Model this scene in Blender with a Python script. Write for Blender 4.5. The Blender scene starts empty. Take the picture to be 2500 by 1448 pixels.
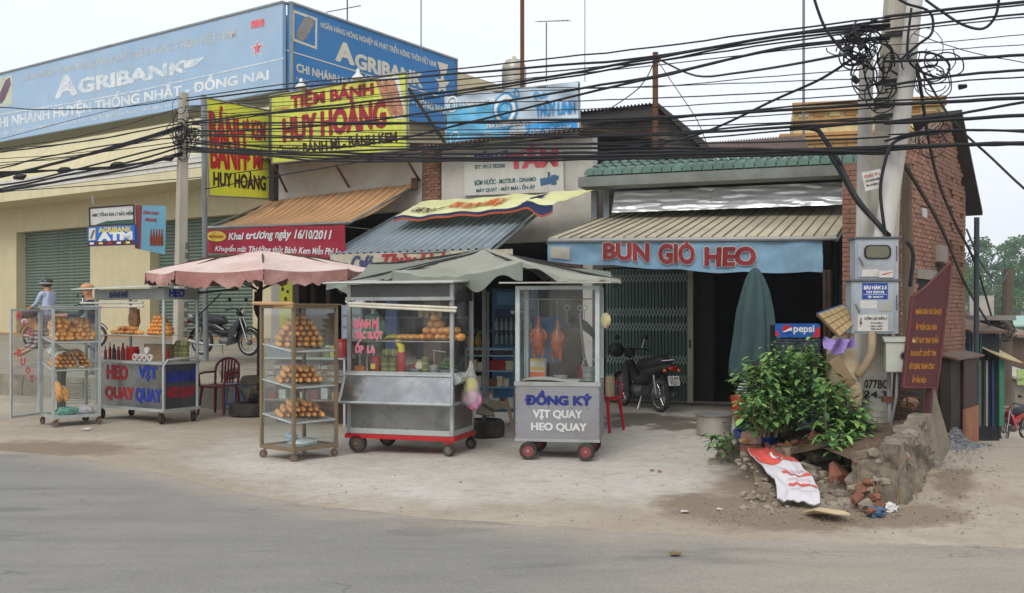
import bpy, bmesh, math, random
from mathutils import Vector, Matrix, noise
random.seed(7)
R = math.radians
SC = bpy.context.scene
COL = SC.collection
F = 2430.0; CX = 1250.0; HY = 765.0; EYE = 1.6

# ------------------------------------------------ camera, sky, sun, exposure
cam = bpy.data.cameras.new('camera'); camo = bpy.data.objects.new('camera', cam); COL.objects.link(camo)
camo.location = (0, 0, EYE); camo.rotation_euler = (R(90), 0, 0)
cam.sensor_width = 36; cam.lens = 36*F/2500; cam.shift_y = (HY-724)/2500
cam.clip_start = .05; cam.clip_end = 2000
SC.camera = camo
W = bpy.data.worlds.new('World'); SC.world = W; W.use_nodes = True
nt = W.node_tree; nt.nodes.clear()
wo = nt.nodes.new('ShaderNodeOutputWorld'); bg = nt.nodes.new('ShaderNodeBackground')
sky = nt.nodes.new('ShaderNodeTexSky'); sky.sky_type = 'NISHITA'; sky.sun_disc = False
SUN_EL, SUN_ROT = R(44), R(200)
sky.sun_elevation = SUN_EL; sky.sun_rotation = SUN_ROT; sky.air_density = 1.0; sky.dust_density = 4.0; sky.ozone_density = 1.0
mx = nt.nodes.new('ShaderNodeMix'); mx.data_type = 'RGBA'
cl = nt.nodes.new('ShaderNodeTexNoise'); cl.inputs['Scale'].default_value = 1.6; cl.inputs['Detail'].default_value = 4
tcw = nt.nodes.new('ShaderNodeTexCoord'); nt.links.new(tcw.outputs['Generated'], cl.inputs['Vector'])
rmp = nt.nodes.new('ShaderNodeMapRange'); rmp.inputs[1].default_value = .3; rmp.inputs[2].default_value = .7
rmp.inputs[3].default_value = .88; rmp.inputs[4].default_value = .97
nt.links.new(cl.outputs['Fac'], rmp.inputs[0]); nt.links.new(rmp.outputs[0], mx.inputs[0])
nt.links.new(sky.outputs[0], mx.inputs[6]); mx.inputs[7].default_value = (8.7, 9.05, 9.7, 1)
nt.links.new(mx.outputs[2], bg.inputs[0]); bg.inputs[1].default_value = .105
nt.links.new(bg.outputs[0], wo.inputs[0])
sun = bpy.data.lights.new('sun', 'SUN'); suno = bpy.data.objects.new('sun', sun); COL.objects.link(suno)
sun.energy = 1.35; sun.angle = R(25); sun.color = (1, .96, .9)
_d = Vector((math.sin(SUN_ROT)*math.cos(SUN_EL), math.cos(SUN_ROT)*math.cos(SUN_EL), math.sin(SUN_EL)))
suno.rotation_euler = _d.to_track_quat('Z', 'Y').to_euler(); suno.location = (0, 0, 30)
vs = SC.view_settings; vs.view_transform = 'Standard'; vs.look = 'None'; vs.exposure = 0.2; vs.gamma = 1
vs.use_curve_mapping = False
try:
    SC.cycles.transparent_max_bounces = 28; SC.cycles.max_bounces = 8; SC.cycles.sample_clamp_indirect = 4
except Exception: pass

# ------------------------------------------------ helpers
def P(px, py, Y): return Vector(((px-CX)/F*Y, Y, EYE+(HY-py)/F*Y))
def G(px, py, h=0.0): return P(px, py, F*(EYE-h)/(py-HY))
def ss(a, b, x):
    t = max(0, min(1, (x-a)/(b-a))); return t*t*(3-2*t)
def nz(x, y, z=0.0, s=1.0): return noise.noise(Vector((x*s, y*s, z*s)))
def tag(o, label=None, cat=None, group=None, kind=None):
    if label: o['label'] = label
    if cat: o['category'] = cat
    if group: o['group'] = group
    if kind: o['kind'] = kind
    return o
def empty(name, loc, label, cat, group=None):
    o = bpy.data.objects.new(name, None); COL.objects.link(o); o.location = loc; o.empty_display_size = .1
    return tag(o, label, cat, group)
def wloc(o):
    v = Vector((0, 0, 0))
    while o is not None: v = v+Vector(o.location); o = o.parent
    return v
class MB:
    def __init__(s, T=None): s.v = []; s.f = []; s.T = T; s.uv = None
    def av(s, p):
        p = Vector(p); s.v.append(s.T @ p if s.T else p); return len(s.v)-1
    def face(s, pts): s.f.append([s.av(p) for p in pts])
    def box(s, a, b):
        x0, y0, z0 = a; x1, y1, z1 = b
        i = [s.av(p) for p in ((x0,y0,z0),(x1,y0,z0),(x1,y1,z0),(x0,y1,z0),(x0,y0,z1),(x1,y0,z1),(x1,y1,z1),(x0,y1,z1))]
        for q in ((0,3,2,1),(4,5,6,7),(0,1,5,4),(1,2,6,5),(2,3,7,6),(3,0,4,7)): s.f.append([i[k] for k in q])
        return s
    def hexa(s, p):   # 8 points: bottom 4 ccw, top 4 ccw
        i = [s.av(q) for q in p]
        for q in ((0,3,2,1),(4,5,6,7),(0,1,5,4),(1,2,6,5),(2,3,7,6),(3,0,4,7)): s.f.append([i[k] for k in q])
        return s
    def prism(s, pts, ext):
        n = len(pts); e = Vector(ext); a = [s.av(p) for p in pts]; b = [s.av(Vector(p)+e) for p in pts]
        s.f.append(a[::-1]); s.f.append(b)
        for k in range(n): s.f.append([a[k], a[(k+1)%n], b[(k+1)%n], b[k]])
        return s
    def tube(s, path, r, n=8, cap=True):
        path = [Vector(p) for p in path]; m = len(path)
        rr = r if isinstance(r, (list, tuple)) else [r]*m
        up = None; rings = []
        for k, p in enumerate(path):
            t = (path[min(k+1, m-1)]-path[max(k-1, 0)])
            if t.length < 1e-9: t = Vector((0, 0, 1))
            t.normalize()
            if up is None: up = Vector((0, 0, 1)) if abs(t.z) < .9 else Vector((1, 0, 0))
            x = t.cross(up)
            if x.length < 1e-6: x = t.orthogonal()
            x.normalize(); y = x.cross(t).normalized(); up = y
            rings.append([s.av(p+(x*math.cos(2*math.pi*j/n)+y*math.sin(2*math.pi*j/n))*rr[k]) for j in range(n)])
        for k in range(m-1):
            for j in range(n): s.f.append([rings[k][j], rings[k][(j+1)%n], rings[k+1][(j+1)%n], rings[k+1][j]])
        if cap: s.f.append(rings[0][::-1]); s.f.append(rings[-1])
        return s
    def cyl(s, a, b, r, n=16, r2=None): return s.tube([a, b], [r, r if r2 is None else r2], n)
    def lathe(s, prof, o=(0,0,0), n=20, ax=None, sq=1.0, cap=True):
        o = Vector(o); ax = Vector(ax or (0,0,1)).normalized(); x = ax.orthogonal().normalized(); y = ax.cross(x)
        if abs(ax.z) > .99: x = Vector((1,0,0)); y = Vector((0,1,0))
        rings = [[s.av(o+ax*z+(x*math.cos(2*math.pi*j/n)+y*sq*math.sin(2*math.pi*j/n))*max(r, 1e-4)) for j in range(n)] for r, z in prof]
        for k in range(len(rings)-1):
            for j in range(n): s.f.append([rings[k][j], rings[k][(j+1)%n], rings[k+1][(j+1)%n], rings[k+1][j]])
        if cap: s.f.append(rings[0][::-1]); s.f.append(rings[-1])
        return s
    def ell(s, c, r, n=12, m=8, M=None, jit=0.0):
        c = Vector(c); rings = []
        for k in range(m+1):
            th = math.pi*k/m
            ring = []
            for j in range(n):
                ph = 2*math.pi*j/n
                q = Vector((r[0]*math.sin(th)*math.cos(ph), r[1]*math.sin(th)*math.sin(ph), r[2]*math.cos(th)))
                if jit: q *= 1+jit*nz(q.x+c.x*3, q.y+c.y*7, q.z, 4/max(r))
                if M: q = M @ q
                ring.append(s.av(c+q))
            rings.append(ring)
        for k in range(m):
            for j in range(n): s.f.append([rings[k][j], rings[k+1][j], rings[k+1][(j+1)%n], rings[k][(j+1)%n]])
        return s
    def grid(s, fn, nu, nv, th=None):
        I = [[s.av(fn(i/nu, j/nv)) for j in range(nv+1)] for i in range(nu+1)]
        for i in range(nu):
            for j in range(nv): s.f.append([I[i][j], I[i+1][j], I[i+1][j+1], I[i][j+1]])
        if th:
            th = Vector(th)
            K = [[s.av(Vector(fn(i/nu, j/nv))+th) for j in range(nv+1)] for i in range(nu+1)]
            for i in range(nu):
                for j in range(nv): s.f.append([K[i][j], K[i][j+1], K[i+1][j+1], K[i+1][j]])
            for i in range(nu):
                s.f.append([I[i][0], K[i][0], K[i+1][0], I[i+1][0]]); s.f.append([I[i+1][nv], K[i+1][nv], K[i][nv], I[i][nv]])
            for j in range(nv):
                s.f.append([I[0][j+1], K[0][j+1], K[0][j], I[0][j]]); s.f.append([I[nu][j], K[nu][j], K[nu][j+1], I[nu][j+1]])
        return s
    def mesh(s, name, m, off=Vector((0,0,0)), smooth=False):
        me = bpy.data.meshes.new(name); me.from_pydata([tuple(v-off) for v in s.v], [], s.f)
        if m is not None: me.materials.append(m)
        if smooth:
            me.polygons.foreach_set('use_smooth', [True]*len(me.polygons))
            try: me.set_sharp_from_angle(angle=R(40))
            except Exception: pass
        me.update(); return me
    def build(s, name, m, parent=None, smooth=False, loc=None, bevel=0):
        if parent is not None: off = wloc(parent)
        else:
            if loc is None:
                xs = [v.x for v in s.v]; ys = [v.y for v in s.v]; zs = [v.z for v in s.v]
                loc = Vector(((min(xs)+max(xs))/2, (min(ys)+max(ys))/2, min(zs)))
            off = Vector(loc)
        o = bpy.data.objects.new(name, s.mesh(name, m, off, smooth)); COL.objects.link(o)
        if parent is not None: o.parent = parent
        else: o.location = off
        if bevel:
            b = o.modifiers.new('bevel', 'BEVEL'); b.width = bevel; b.segments = 2; b.limit_method = 'ANGLE'
        return o
def inst(me, name, pos, parent=None, rot=None, scale=None):
    o = bpy.data.objects.new(name, me); COL.objects.link(o)
    if parent is not None: o.parent = parent; pos = Vector(pos)-wloc(parent)
    o.location = pos
    if rot is not None: o.rotation_euler = rot
    if scale is not None: o.scale = scale
    return o
def frame(o, yaw):   # local x to the right (nearer if yaw>0), y away, z up
    return Matrix.Translation(Vector(o)) @ Matrix.Rotation(-R(yaw), 4, 'Z')
class Plane:
    def __init__(s, p0, yaw, pitch=0):
        s.p0 = Vector((p0[0], p0[1], 0)); s.d = Vector((math.cos(R(yaw)), -math.sin(R(yaw)), 0)); s.n = Vector((-math.sin(R(yaw)), -math.cos(R(yaw)), 0)); s.yaw = yaw
    def hit(s, px, py, off=0.0):
        r = Vector(((px-CX)/F, 1, (HY-py)/F)); c = Vector((0, 0, EYE)); q = s.p0+s.n*off
        t = (q-c).dot(s.n)/r.dot(s.n); return c+r*t
    def sz(s, px, py, off=0.0):
        h = s.hit(px, py, off); return ((h-s.p0).dot(s.d), h.z)
    def pt(s, a, z, off=0.0): return s.p0+s.d*a+s.n*off+Vector((0, 0, z))
    def box(s, mb, s0, s1, z0, z1, o0, o1):
        o0, o1 = max(o0, o1), min(o0, o1)
        mb.hexa([s.pt(s0,z0,o0), s.pt(s1,z0,o0), s.pt(s1,z0,o1), s.pt(s0,z0,o1), s.pt(s0,z1,o0), s.pt(s1,z1,o0), s.pt(s1,z1,o1), s.pt(s0,z1,o1)]); return mb
    def board(s, mb, pxs, off=0.0, th=.03):
        pts = [s.hit(x, y, off) for x, y in pxs]; mb.prism(pts, -s.n*th); return pts
_M = {}
def lin(c): return tuple(((x/255)/12.92 if x/255 <= .04045 else ((x/255+.055)/1.055)**2.4) for x in c)
def mat(name, c, rough=.75, metal=0.0, var=.18, vs_=2.5, bump=.15, bs=35, dirt=None, dirt_amt=.35, dirt_s=1.2, streak=0.0, spec=.35, sub=0, wave=None, emis=0, rnd=0):
    if name in _M: return _M[name]
    m = bpy.data.materials.new(name); _M[name] = m; m.use_nodes = True; t = m.node_tree; N = t.nodes; L = t.links
    b = N['Principled BSDF']; c = lin(c)
    b.inputs['Roughness'].default_value = rough; b.inputs['Metallic'].default_value = metal
    b.inputs['Specular IOR Level'].default_value = spec
    tc = N.new('ShaderNodeTexCoord')
    oi = N.new('ShaderNodeObjectInfo')
    n1 = N.new('ShaderNodeTexNoise'); n1.inputs['Scale'].default_value = vs_; n1.inputs['Detail'].default_value = 6; n1.inputs['Roughness'].default_value = .65
    L.new(tc.outputs['Object'], n1.inputs['Vector'])
    mr = N.new('ShaderNodeMapRange'); mr.inputs[1].default_value = .3; mr.inputs[2].default_value = .7; mr.inputs[3].default_value = 1-var; mr.inputs[4].default_value = 1+var
    L.new(n1.outputs['Fac'], mr.inputs[0])
    v = N.new('ShaderNodeVectorMath'); v.operation = 'SCALE'; v.inputs[0].default_value = c[:3]; L.new(mr.outputs[0], v.inputs['Scale'])
    if rnd:
        m4 = N.new('ShaderNodeMapRange'); m4.inputs[3].default_value = 1-rnd; m4.inputs[4].default_value = 1+rnd; L.new(oi.outputs['Random'], m4.inputs[0]); m5 = N.new('ShaderNodeMath'); m5.operation = 'MULTIPLY'; L.new(mr.outputs[0], m5.inputs[0]); L.new(m4.outputs[0], m5.inputs[1]); L.new(m5.outputs[0], v.inputs['Scale'])
    out = v.outputs[0]
    if dirt is not None:
        n2 = N.new('ShaderNodeTexNoise'); n2.inputs['Scale'].default_value = dirt_s; n2.inputs['Detail'].default_value = 8; n2.inputs['Roughness'].default_value = .7
        mp = N.new('ShaderNodeMapping'); mp.inputs['Location'].default_value = (3.1, 7.7, 1.3)
        if streak: mp.inputs['Scale'].default_value = (6, 6, .35)
        L.new(tc.outputs['Object'], mp.inputs[0]); L.new(mp.outputs[0], n2.inputs['Vector'])
        r2 = N.new('ShaderNodeMapRange'); r2.inputs[1].default_value = .45; r2.inputs[2].default_value = .72; r2.inputs[3].default_value = 0; r2.inputs[4].default_value = dirt_amt; r2.clamp = True
        L.new(n2.outputs['Fac'], r2.inputs[0])
        mm = N.new('ShaderNodeMix'); mm.data_type = 'RGBA'; L.new(r2.outputs[0], mm.inputs[0]); L.new(out, mm.inputs[6]); mm.inputs[7].default_value = (*lin(dirt), 1)
        out = mm.outputs[2]
    L.new(out, b.inputs['Base Color'])
    if bump:
        n3 = N.new('ShaderNodeTexNoise'); n3.inputs['Scale'].default_value = bs; n3.inputs['Detail'].default_value = 5
        L.new(tc.outputs['Object'], n3.inputs['Vector'])
        bp = N.new('ShaderNodeBump'); bp.inputs['Strength'].default_value = bump; bp.inputs['Distance'].default_value = .02
        L.new(n3.outputs['Fac'], bp.inputs['Height']); L.new(bp.outputs[0], b.inputs['Normal'])
    if metal or rough < .5:
        mr3 = N.new('ShaderNodeMapRange'); mr3.inputs[1].default_value = .3; mr3.inputs[2].default_value = .7; mr3.inputs[3].default_value = max(.05, rough-.12); mr3.inputs[4].default_value = rough+.15
        L.new(n1.outputs['Fac'], mr3.inputs[0]); L.new(mr3.outputs[0], b.inputs['Roughness'])
    return m
def glass(name='glass_pane', tint=(246,250,249), gl=.10, dirty=.06):
    if name in _M: return _M[name]
    m = bpy.data.materials.new(name); _M[name] = m; m.use_nodes = True; t = m.node_tree; N = t.nodes; L = t.links; N.clear()
    o = N.new('ShaderNodeOutputMaterial'); tr = N.new('ShaderNodeBsdfTransparent'); tr.inputs[0].default_value = (*lin(tint), 1)
    g = N.new('ShaderNodeBsdfGlossy'); g.inputs['Roughness'].default_value = .03; df = N.new('ShaderNodeBsdfDiffuse'); df.inputs[0].default_value = (.6, .6, .57, 1)
    fr = N.new('ShaderNodeFresnel'); fr.inputs[0].default_value = 1.45
    mn = N.new('ShaderNodeMath'); mn.operation = 'MULTIPLY'; mn.inputs[1].default_value = .55; mn2 = N.new('ShaderNodeMath'); mn2.operation = 'MINIMUM'; mn2.inputs[1].default_value = .22; L.new(fr.outputs[0], mn.inputs[0]); L.new(mn.outputs[0], mn2.inputs[0])
    a = N.new('ShaderNodeMixShader'); L.new(mn2.outputs[0], a.inputs[0]); L.new(tr.outputs[0], a.inputs[1]); L.new(g.outputs[0], a.inputs[2])
    n1 = N.new('ShaderNodeTexNoise'); n1.inputs['Scale'].default_value = 5; n1.inputs['Detail'].default_value = 6
    tc = N.new('ShaderNodeTexCoord'); L.new(tc.outputs['Object'], n1.inputs['Vector'])
    mr = N.new('ShaderNodeMapRange'); mr.inputs[1].default_value = .35; mr.inputs[2].default_value = .75; mr.inputs[3].default_value = dirty*.3; mr.inputs[4].default_value = dirty*1.8
    L.new(n1.outputs['Fac'], mr.inputs[0])
    b2 = N.new('ShaderNodeMixShader'); L.new(mr.outputs[0], b2.inputs[0]); L.new(a.outputs[0], b2.inputs[1]); L.new(df.outputs[0], b2.inputs[2])
    L.new(b2.outputs[0], o.inputs[0]); return m
# ---- lettering: flat print turned into thin mesh laid on a surface
_TC = {}
def text_mesh(s, bold=.012, shear=0.0, space=1.0, sy=1.0, bottom=None):
    key = (s, bold, shear, space)
    if key in _TC: return _TC[key]
    cu = bpy.data.curves.new('lettering', 'FONT'); cu.body = s; cu.offset = bold; cu.shear = shear; cu.space_character = space
    cu.resolution_u = 3; cu.size = 1; cu.offset = min(bold, .008)
    ob = bpy.data.objects.new('tmp', cu); COL.objects.link(ob)
    dg = bpy.context.evaluated_depsgraph_get(); me = bpy.data.meshes.new_from_object(ob.evaluated_get(dg))
    vs_ = [Vector(v.co) for v in me.vertices]; fs = [list(p.vertices) for p in me.polygons]
    bpy.data.objects.remove(ob); bpy.data.curves.remove(cu); bpy.data.meshes.remove(me)
    _TC[key] = (vs_, fs); return _TC[key]
def lettering(parent, s, surf, m, name='lettering', bold=.012, shear=0, space=1.0, outline=None, ow=.03, eps=.004, n=None, base=None):
    """surf(u,v)->Vector, u right 0..1, v up 0..1 over the text's own box (cap box)"""
    vs_, fs = text_mesh(s, bold, shear, space)
    if not vs_: return None
    x0 = min(v.x for v in vs_); x1 = max(v.x for v in vs_); y0 = min(v.y for v in vs_); y1 = max(v.y for v in vs_)
    def mk(vv, ff, e, mm, nm, bo=bold):
        b = MB(); K = 1 if bo < .015 else (4 if bo < .04 else 8); r_ = bo if K > 1 else 0
        for k in range(K):
            dx, dy = r_*math.cos(2*math.pi*(k+.5)/K), r_*math.sin(2*math.pi*(k+.5)/K)
            o_ = len(b.v)
            for v in vv: b.v.append(surf((v.x+dx-x0)/(x1-x0), (v.y+dy*.8-y0)/(y1-y0))+n*(e+k*.0004))
            b.f += [[i+o_ for i in f] for f in ff]
        return b.build(nm, mm, parent)
    if outline is not None:
        mk(vs_, fs, eps, outline, name+'_outline', bold+ow)
        return mk(vs_, fs, eps+.006, m, name)
    return mk(vs_, fs, eps, m, name)
def quad(pl, tl, tr, br, bl, off=0.0):   # bilinear surface over four pixel corners on a plane
    a, b, c, d = (pl.hit(*q, off) for q in (tl, tr, br, bl))
    return lambda u, v: (d*(1-u)+c*u)*(1-v)+(a*(1-u)+b*u)*v
def quad3(tl, tr, br, bl):
    a, b, c, d = (Vector(q) for q in (tl, tr, br, bl))
    return lambda u, v: (d*(1-u)+c*u)*(1-v)+(a*(1-u)+b*u)*v
# ------------------------------------------------ ground, road, terrace
def gh(x, y):
    a = ss(.385, .44, x/max(y, 1e-3)) if y > 9 else 0
    yy = min(y, 28)
    h = -.116*max(0, yy-11.6)*a
    return h
def attr_mat(name, build):
    m = bpy.data.materials.new(name); m.use_nodes = True; build(m.node_tree); _M[name] = m; return m
def node_noise(t, scale, detail=6, rough=.6, loc=(0,0,0), sc=None):
    n = t.nodes.new('ShaderNodeTexNoise'); n.inputs['Scale'].default_value = scale; n.inputs['Detail'].default_value = detail; n.inputs['Roughness'].default_value = rough
    g = t.nodes.new('ShaderNodeNewGeometry'); mp = t.nodes.new('ShaderNodeMapping'); mp.inputs['Location'].default_value = loc
    if sc: mp.inputs['Scale'].default_value = sc
    t.links.new(g.outputs['Position'], mp.inputs[0]); t.links.new(mp.outputs[0], n.inputs['Vector']); return n.outputs['Fac']
def mapr(t, x, a, b, c, d):
    n = t.nodes.new('ShaderNodeMapRange'); n.clamp = True
    for i, q in enumerate((a, b, c, d)): n.inputs[i+1].default_value = q
    t.links.new(x, n.inputs[0]); return n.outputs[0]
def mth(t, op, a, b):
    n = t.nodes.new('ShaderNodeMath'); n.operation = op
    for i, q in enumerate((a, b)):
        if isinstance(q, (int, float)): n.inputs[i].default_value = q
        else: t.links.new(q, n.inputs[i])
    return n.outputs[0]
def mixc(t, f, a, b):
    n = t.nodes.new('ShaderNodeMix'); n.data_type = 'RGBA'
    if isinstance(f, (int, float)): n.inputs[0].default_value = f
    else: t.links.new(f, n.inputs[0])
    for i, q in ((6, a), (7, b)):
        if isinstance(q, tuple): n.inputs[i].default_value = (*lin(q), 1)
        else: t.links.new(q, n.inputs[i])
    return n.outputs[2]
def attr(t, nm):
    n = t.nodes.new('ShaderNodeAttribute'); n.attribute_name = nm; return n.outputs['Fac']
def finish(t, col, rough, bumpf, bs=.02, bstr=.5):
    b = t.nodes['Principled BSDF']; t.links.new(col, b.inputs['Base Color'])
    if isinstance(rough, float): b.inputs['Roughness'].default_value = rough
    else: t.links.new(rough, b.inputs['Roughness'])
    b.inputs['Specular IOR Level'].default_value = .3
    bp = t.nodes.new('ShaderNodeBump'); bp.inputs['Strength'].default_value = bstr; bp.inputs['Distance'].default_value = bs
    t.links.new(bumpf, bp.inputs['Height']); t.links.new(bp.outputs[0], b.inputs['Normal'])
def m_ground(t):
    big = node_noise(t, .5, 8); mid = node_noise(t, 3, 8, .7, (5,2,0)); fine = node_noise(t, 60, 4, .7); grit = node_noise(t, 220, 2)
    dirt = mixc(t, mapr(t, big, .35, .65, 0, 1), (158,146,128), (180,170,154))
    dirt = mixc(t, mapr(t, mid, .4, .7, 0, .6), dirt, (150,136,118))
    conc = mixc(t, mapr(t, mid, .35, .65, 0, 1), (196,191,182), (184,178,167))
    conc = mixc(t, mapr(t, node_noise(t, 1.3, 9, .75, (9,1,0)), .5, .62, 0, .65), conc, (172,162,148))
    f = mth(t, 'ADD', attr(t, 'apron'), mapr(t, node_noise(t, 2.2, 9, .7), .3, .7, -.35, .35))
    c = mixc(t, mapr(t, f, .2, .95, 0, 1), dirt, conc)
    w = mth(t, 'ADD', attr(t, 'soil'), mapr(t, node_noise(t, 3.5, 9, .75, (1,4,0)), .3, .7, -.4, .4))
    c = mixc(t, mapr(t, w, .3, .8, 0, .85), c, mixc(t, mapr(t, fine, .3, .7, 0, 1), (112,96,78), (134,118,96)))
    wt = mth(t, 'ADD', attr(t, 'wet'), mapr(t, node_noise(t, 4.5, 7, .7, (1,9,0)), .3, .7, -.5, .5))
    wf = mapr(t, wt, .4, .75, 0, .8)
    c = mixc(t, wf, c, (84,74,62))
    c = mixc(t, mapr(t, grit, .56, .7, 0, .5), c, (112,100,84))
    c = mixc(t, mapr(t, node_noise(t, 9, 6, .8, (3,3,0)), .5, .62, 0, .35), c, (128,114,96))
    c = mixc(t, mapr(t, fine, .58, .72, 0, .4), c, (208,203,194))
    finish(t, c, mapr(t, wf, 0, 1, .9, .45), mth(t, 'ADD', mth(t, 'MULTIPLY', fine, .6), mid), .02, .6)
def m_road(t):
    big = node_noise(t, .35, 7, .6, (2,8,0), (1,.35,1)); mid = node_noise(t, 2.0, 8, .7, (5,2,0), (.6,1.4,1)); fine = node_noise(t, 90, 3, .7); grit = node_noise(t, 300, 2)
    c = mixc(t, mapr(t, big, .35, .65, 0, 1), (130,128,123), (145,142,136))
    c = mixc(t, mapr(t, mid, .45, .7, 0, .6), c, (121,119,115))
    d = mth(t, 'ADD', attr(t, 'dust'), mapr(t, node_noise(t, 1.6, 9, .72, (7,1,0), (.5,1.3,1)), .3, .7, -.28, .28))
    c = mixc(t, mapr(t, d, .1, .9, 0, 1), c, mixc(t, mapr(t, mid, .3, .7, 0, 1), (168,158,143), (156,146,131)))
    st_ = mapr(t, node_noise(t, 1.1, 6, .7, (1,5,0), (.18,1.9,1)), .5, .68, 0, .45)
    c = mixc(t, st_, c, (110,108,104))
    pt = mapr(t, node_noise(t, .8, 5, .5, (3.4,1.7,0), (.7,2.2,1)), .6, .66, 0, .35)
    c = mixc(t, pt, c, (92,92,90))
    c = mixc(t, mapr(t, node_noise(t, 34, 4, .8), .5, .66, 0, .38), c, (98,97,94))
    c = mixc(t, mapr(t, grit, .5, .66, 0, .6), c, (84,83,80))
    c = mixc(t, mapr(t, fine, .56, .7, 0, .5), c, (176,172,163))
    vo = t.nodes.new('ShaderNodeTexVoronoi'); vo.feature = 'DISTANCE_TO_EDGE'; vo.inputs['Scale'].default_value = .55; gg = t.nodes.new('ShaderNodeNewGeometry'); ad = t.nodes.new('ShaderNodeVectorMath'); nn = t.nodes.new('ShaderNodeTexNoise'); nn.inputs['Scale'].default_value = 2.5; nn.inputs['Detail'].default_value = 6; t.links.new(gg.outputs['Position'], nn.inputs['Vector']); t.links.new(gg.outputs['Position'], ad.inputs[0]); t.links.new(nn.outputs['Color'], ad.inputs[1]); t.links.new(ad.outputs[0], vo.inputs['Vector'])
    cr = mth(t, 'MULTIPLY', mapr(t, vo.outputs['Distance'], 0, .012, .55, 0), mapr(t, node_noise(t, .7, 3), .5, .6, 0, 1))
    c = mixc(t, cr, c, (74,72,68))
    finish(t, c, .85, mth(t, 'ADD', fine, mth(t, 'MULTIPLY', grit, .6)), .006, .5)
attr_mat('ground_dirt', m_ground); attr_mat('asphalt', m_road)
# edge of the asphalt: pixels of its rim on flat ground
ROAD = [G(-900,1080), G(-300,1088), G(0,1100), G(150,1110), G(330,1141), G(480,1177), G(600,1202), G(720,1223), G(860,1243), G(1000,1258), G(1250,1276), G(1600,1300), G(2000,1318), G(2500,1332), G(3300,1350), G(4500, 1360)]
def road_y(x):
    for a, b in zip(ROAD, ROAD[1:]):
        if a.x <= x <= b.x: return a.y+(b.y-a.y)*(x-a.x)/(b.x-a.x)
    return ROAD[0].y if x < ROAD[0].x else ROAD[-1].y
def px_of(x, y, z=0): return CX+F*x/y, HY+F*(EYE-z)/y
def in_blob(px, py, blobs):
    v = 0
    for cx_, cy_, rx, ry in blobs: v = max(v, 1-math.hypot((px-cx_)/rx, (py-cy_)/ry))
    return max(0, v)
def add_attr(me, nm, vals):
    a = me.attributes.new(nm, 'FLOAT', 'POINT'); a.data.foreach_set('value', vals)
def ramp_xs(lst):
    out = []
    for a, b, n in lst:
        for i in range(n): out.append(a+(b-a)*i/n)
    out.append(lst[-1][1]); return out
xs = ramp_xs([(-900,-60,14),(-60,-12,24),(-12,9,150),(9,22,40),(22,60,14),(60,900,12)])
ys = ramp_xs([(-60,2,12),(2,6,12),(6,20,130),(20,40,40),(40,90,16),(90,1500,14)])
mb = MB(); nx = len(xs); ap = []; so = []; we = []
APR = [(1100,1150,650,110),(1300,1090,420,140),(1500,1130,400,130),(800,1120,420,80),(1650,1050,220,90)]
SOIL = [(1780,1240,230,60),(1950,1270,300,45),(2120,1262,170,45),(1700,1235,160,50),(1850,1180,160,60),(2330,1190,80,60),(130,1095,330,28),(2250,1260,180,40)]
WET = [(1560,1018,130,16),(1660,1040,120,16),(1600,1026,200,22),(1500,1035,90,12),(1420,1020,110,10)]
for y in ys:
    for x in xs:
        z = gh(x, y); yv = max(y, 2.0); px, py = px_of(x, yv)
        if 6 < y < 30: z += .018*nz(x, y, 0, .9)+.006*nz(x, y, 0, 4)
        z += .10*math.exp(-(((x-4.2)/1.1)**2+((y-9.2)/.8)**2))  # spoil heap foot
        if y < road_y(x)+.3: z = min(z, -.012 if y < road_y(x)-.1 else z)
        mb.v.append(Vector((x, y, z)))
        ap.append(min(1, 2.1*in_blob(px, py, APR)) if y > 3 else 0); so.append(min(1, 1.5*in_blob(px, py, SOIL)) if y > 3 else 0); we.append(min(1, 1.4*in_blob(px, py, WET)) if y > 3 else 0)
for j in range(len(ys)-1):
    for i in range(nx-1): k = j*nx+i; mb.f.append([k, k+1, k+nx+1, k+nx])
g = mb.build('ground', _M['ground_dirt'], smooth=True, loc=(0,0,0)); tag(g, 'dusty tan forecourt and ground with a pale worn concrete patch', kind='structure')
for nm, v in (('apron', ap), ('soil', so), ('wet', we)): add_attr(g.data, nm, v)
# asphalt sheet
mb = MB(); du = []; nu, nv = 600, 50
for i in range(nu+1):
    x = -30+60*i/nu
    ye = road_y(x)+.10*nz(x, 0, 3, 2.5)+.06*nz(x, 9, 3, 8)
    for j in range(nv+1):
        v = j/nv; y = -25+(ye+25)*(1-(1-v)**2)
        z = .004+.0*x
        if v > .96: z = .004-.02*((v-.96)/.04)
        mb.v.append(Vector((x, y, z)))
        px, py = px_of(x, max(y, 2.2))
        d = ss(900, 1900, px+(1330-py)*1.3) * ss(1480, 1300, py-0.0*px) if y > 2.2 else .3
        d = max(.85*ss(1000, 2100, px+(1400-py)*1.1), ss(.9, .0, ye-y)*1.0)
        du.append(min(1.15, d))
for i in range(nu):
    for j in range(nv): k = i*(nv+1)+j; mb.f.append([k, k+nv+1, k+nv+2, k+1])
rd = mb.build('road', _M['asphalt'], smooth=True, loc=(0,0,0)); tag(rd, 'grey asphalt road sweeping past the shops, dusty at its edge', kind='structure')
add_attr(rd.data, 'dust', du)
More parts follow.
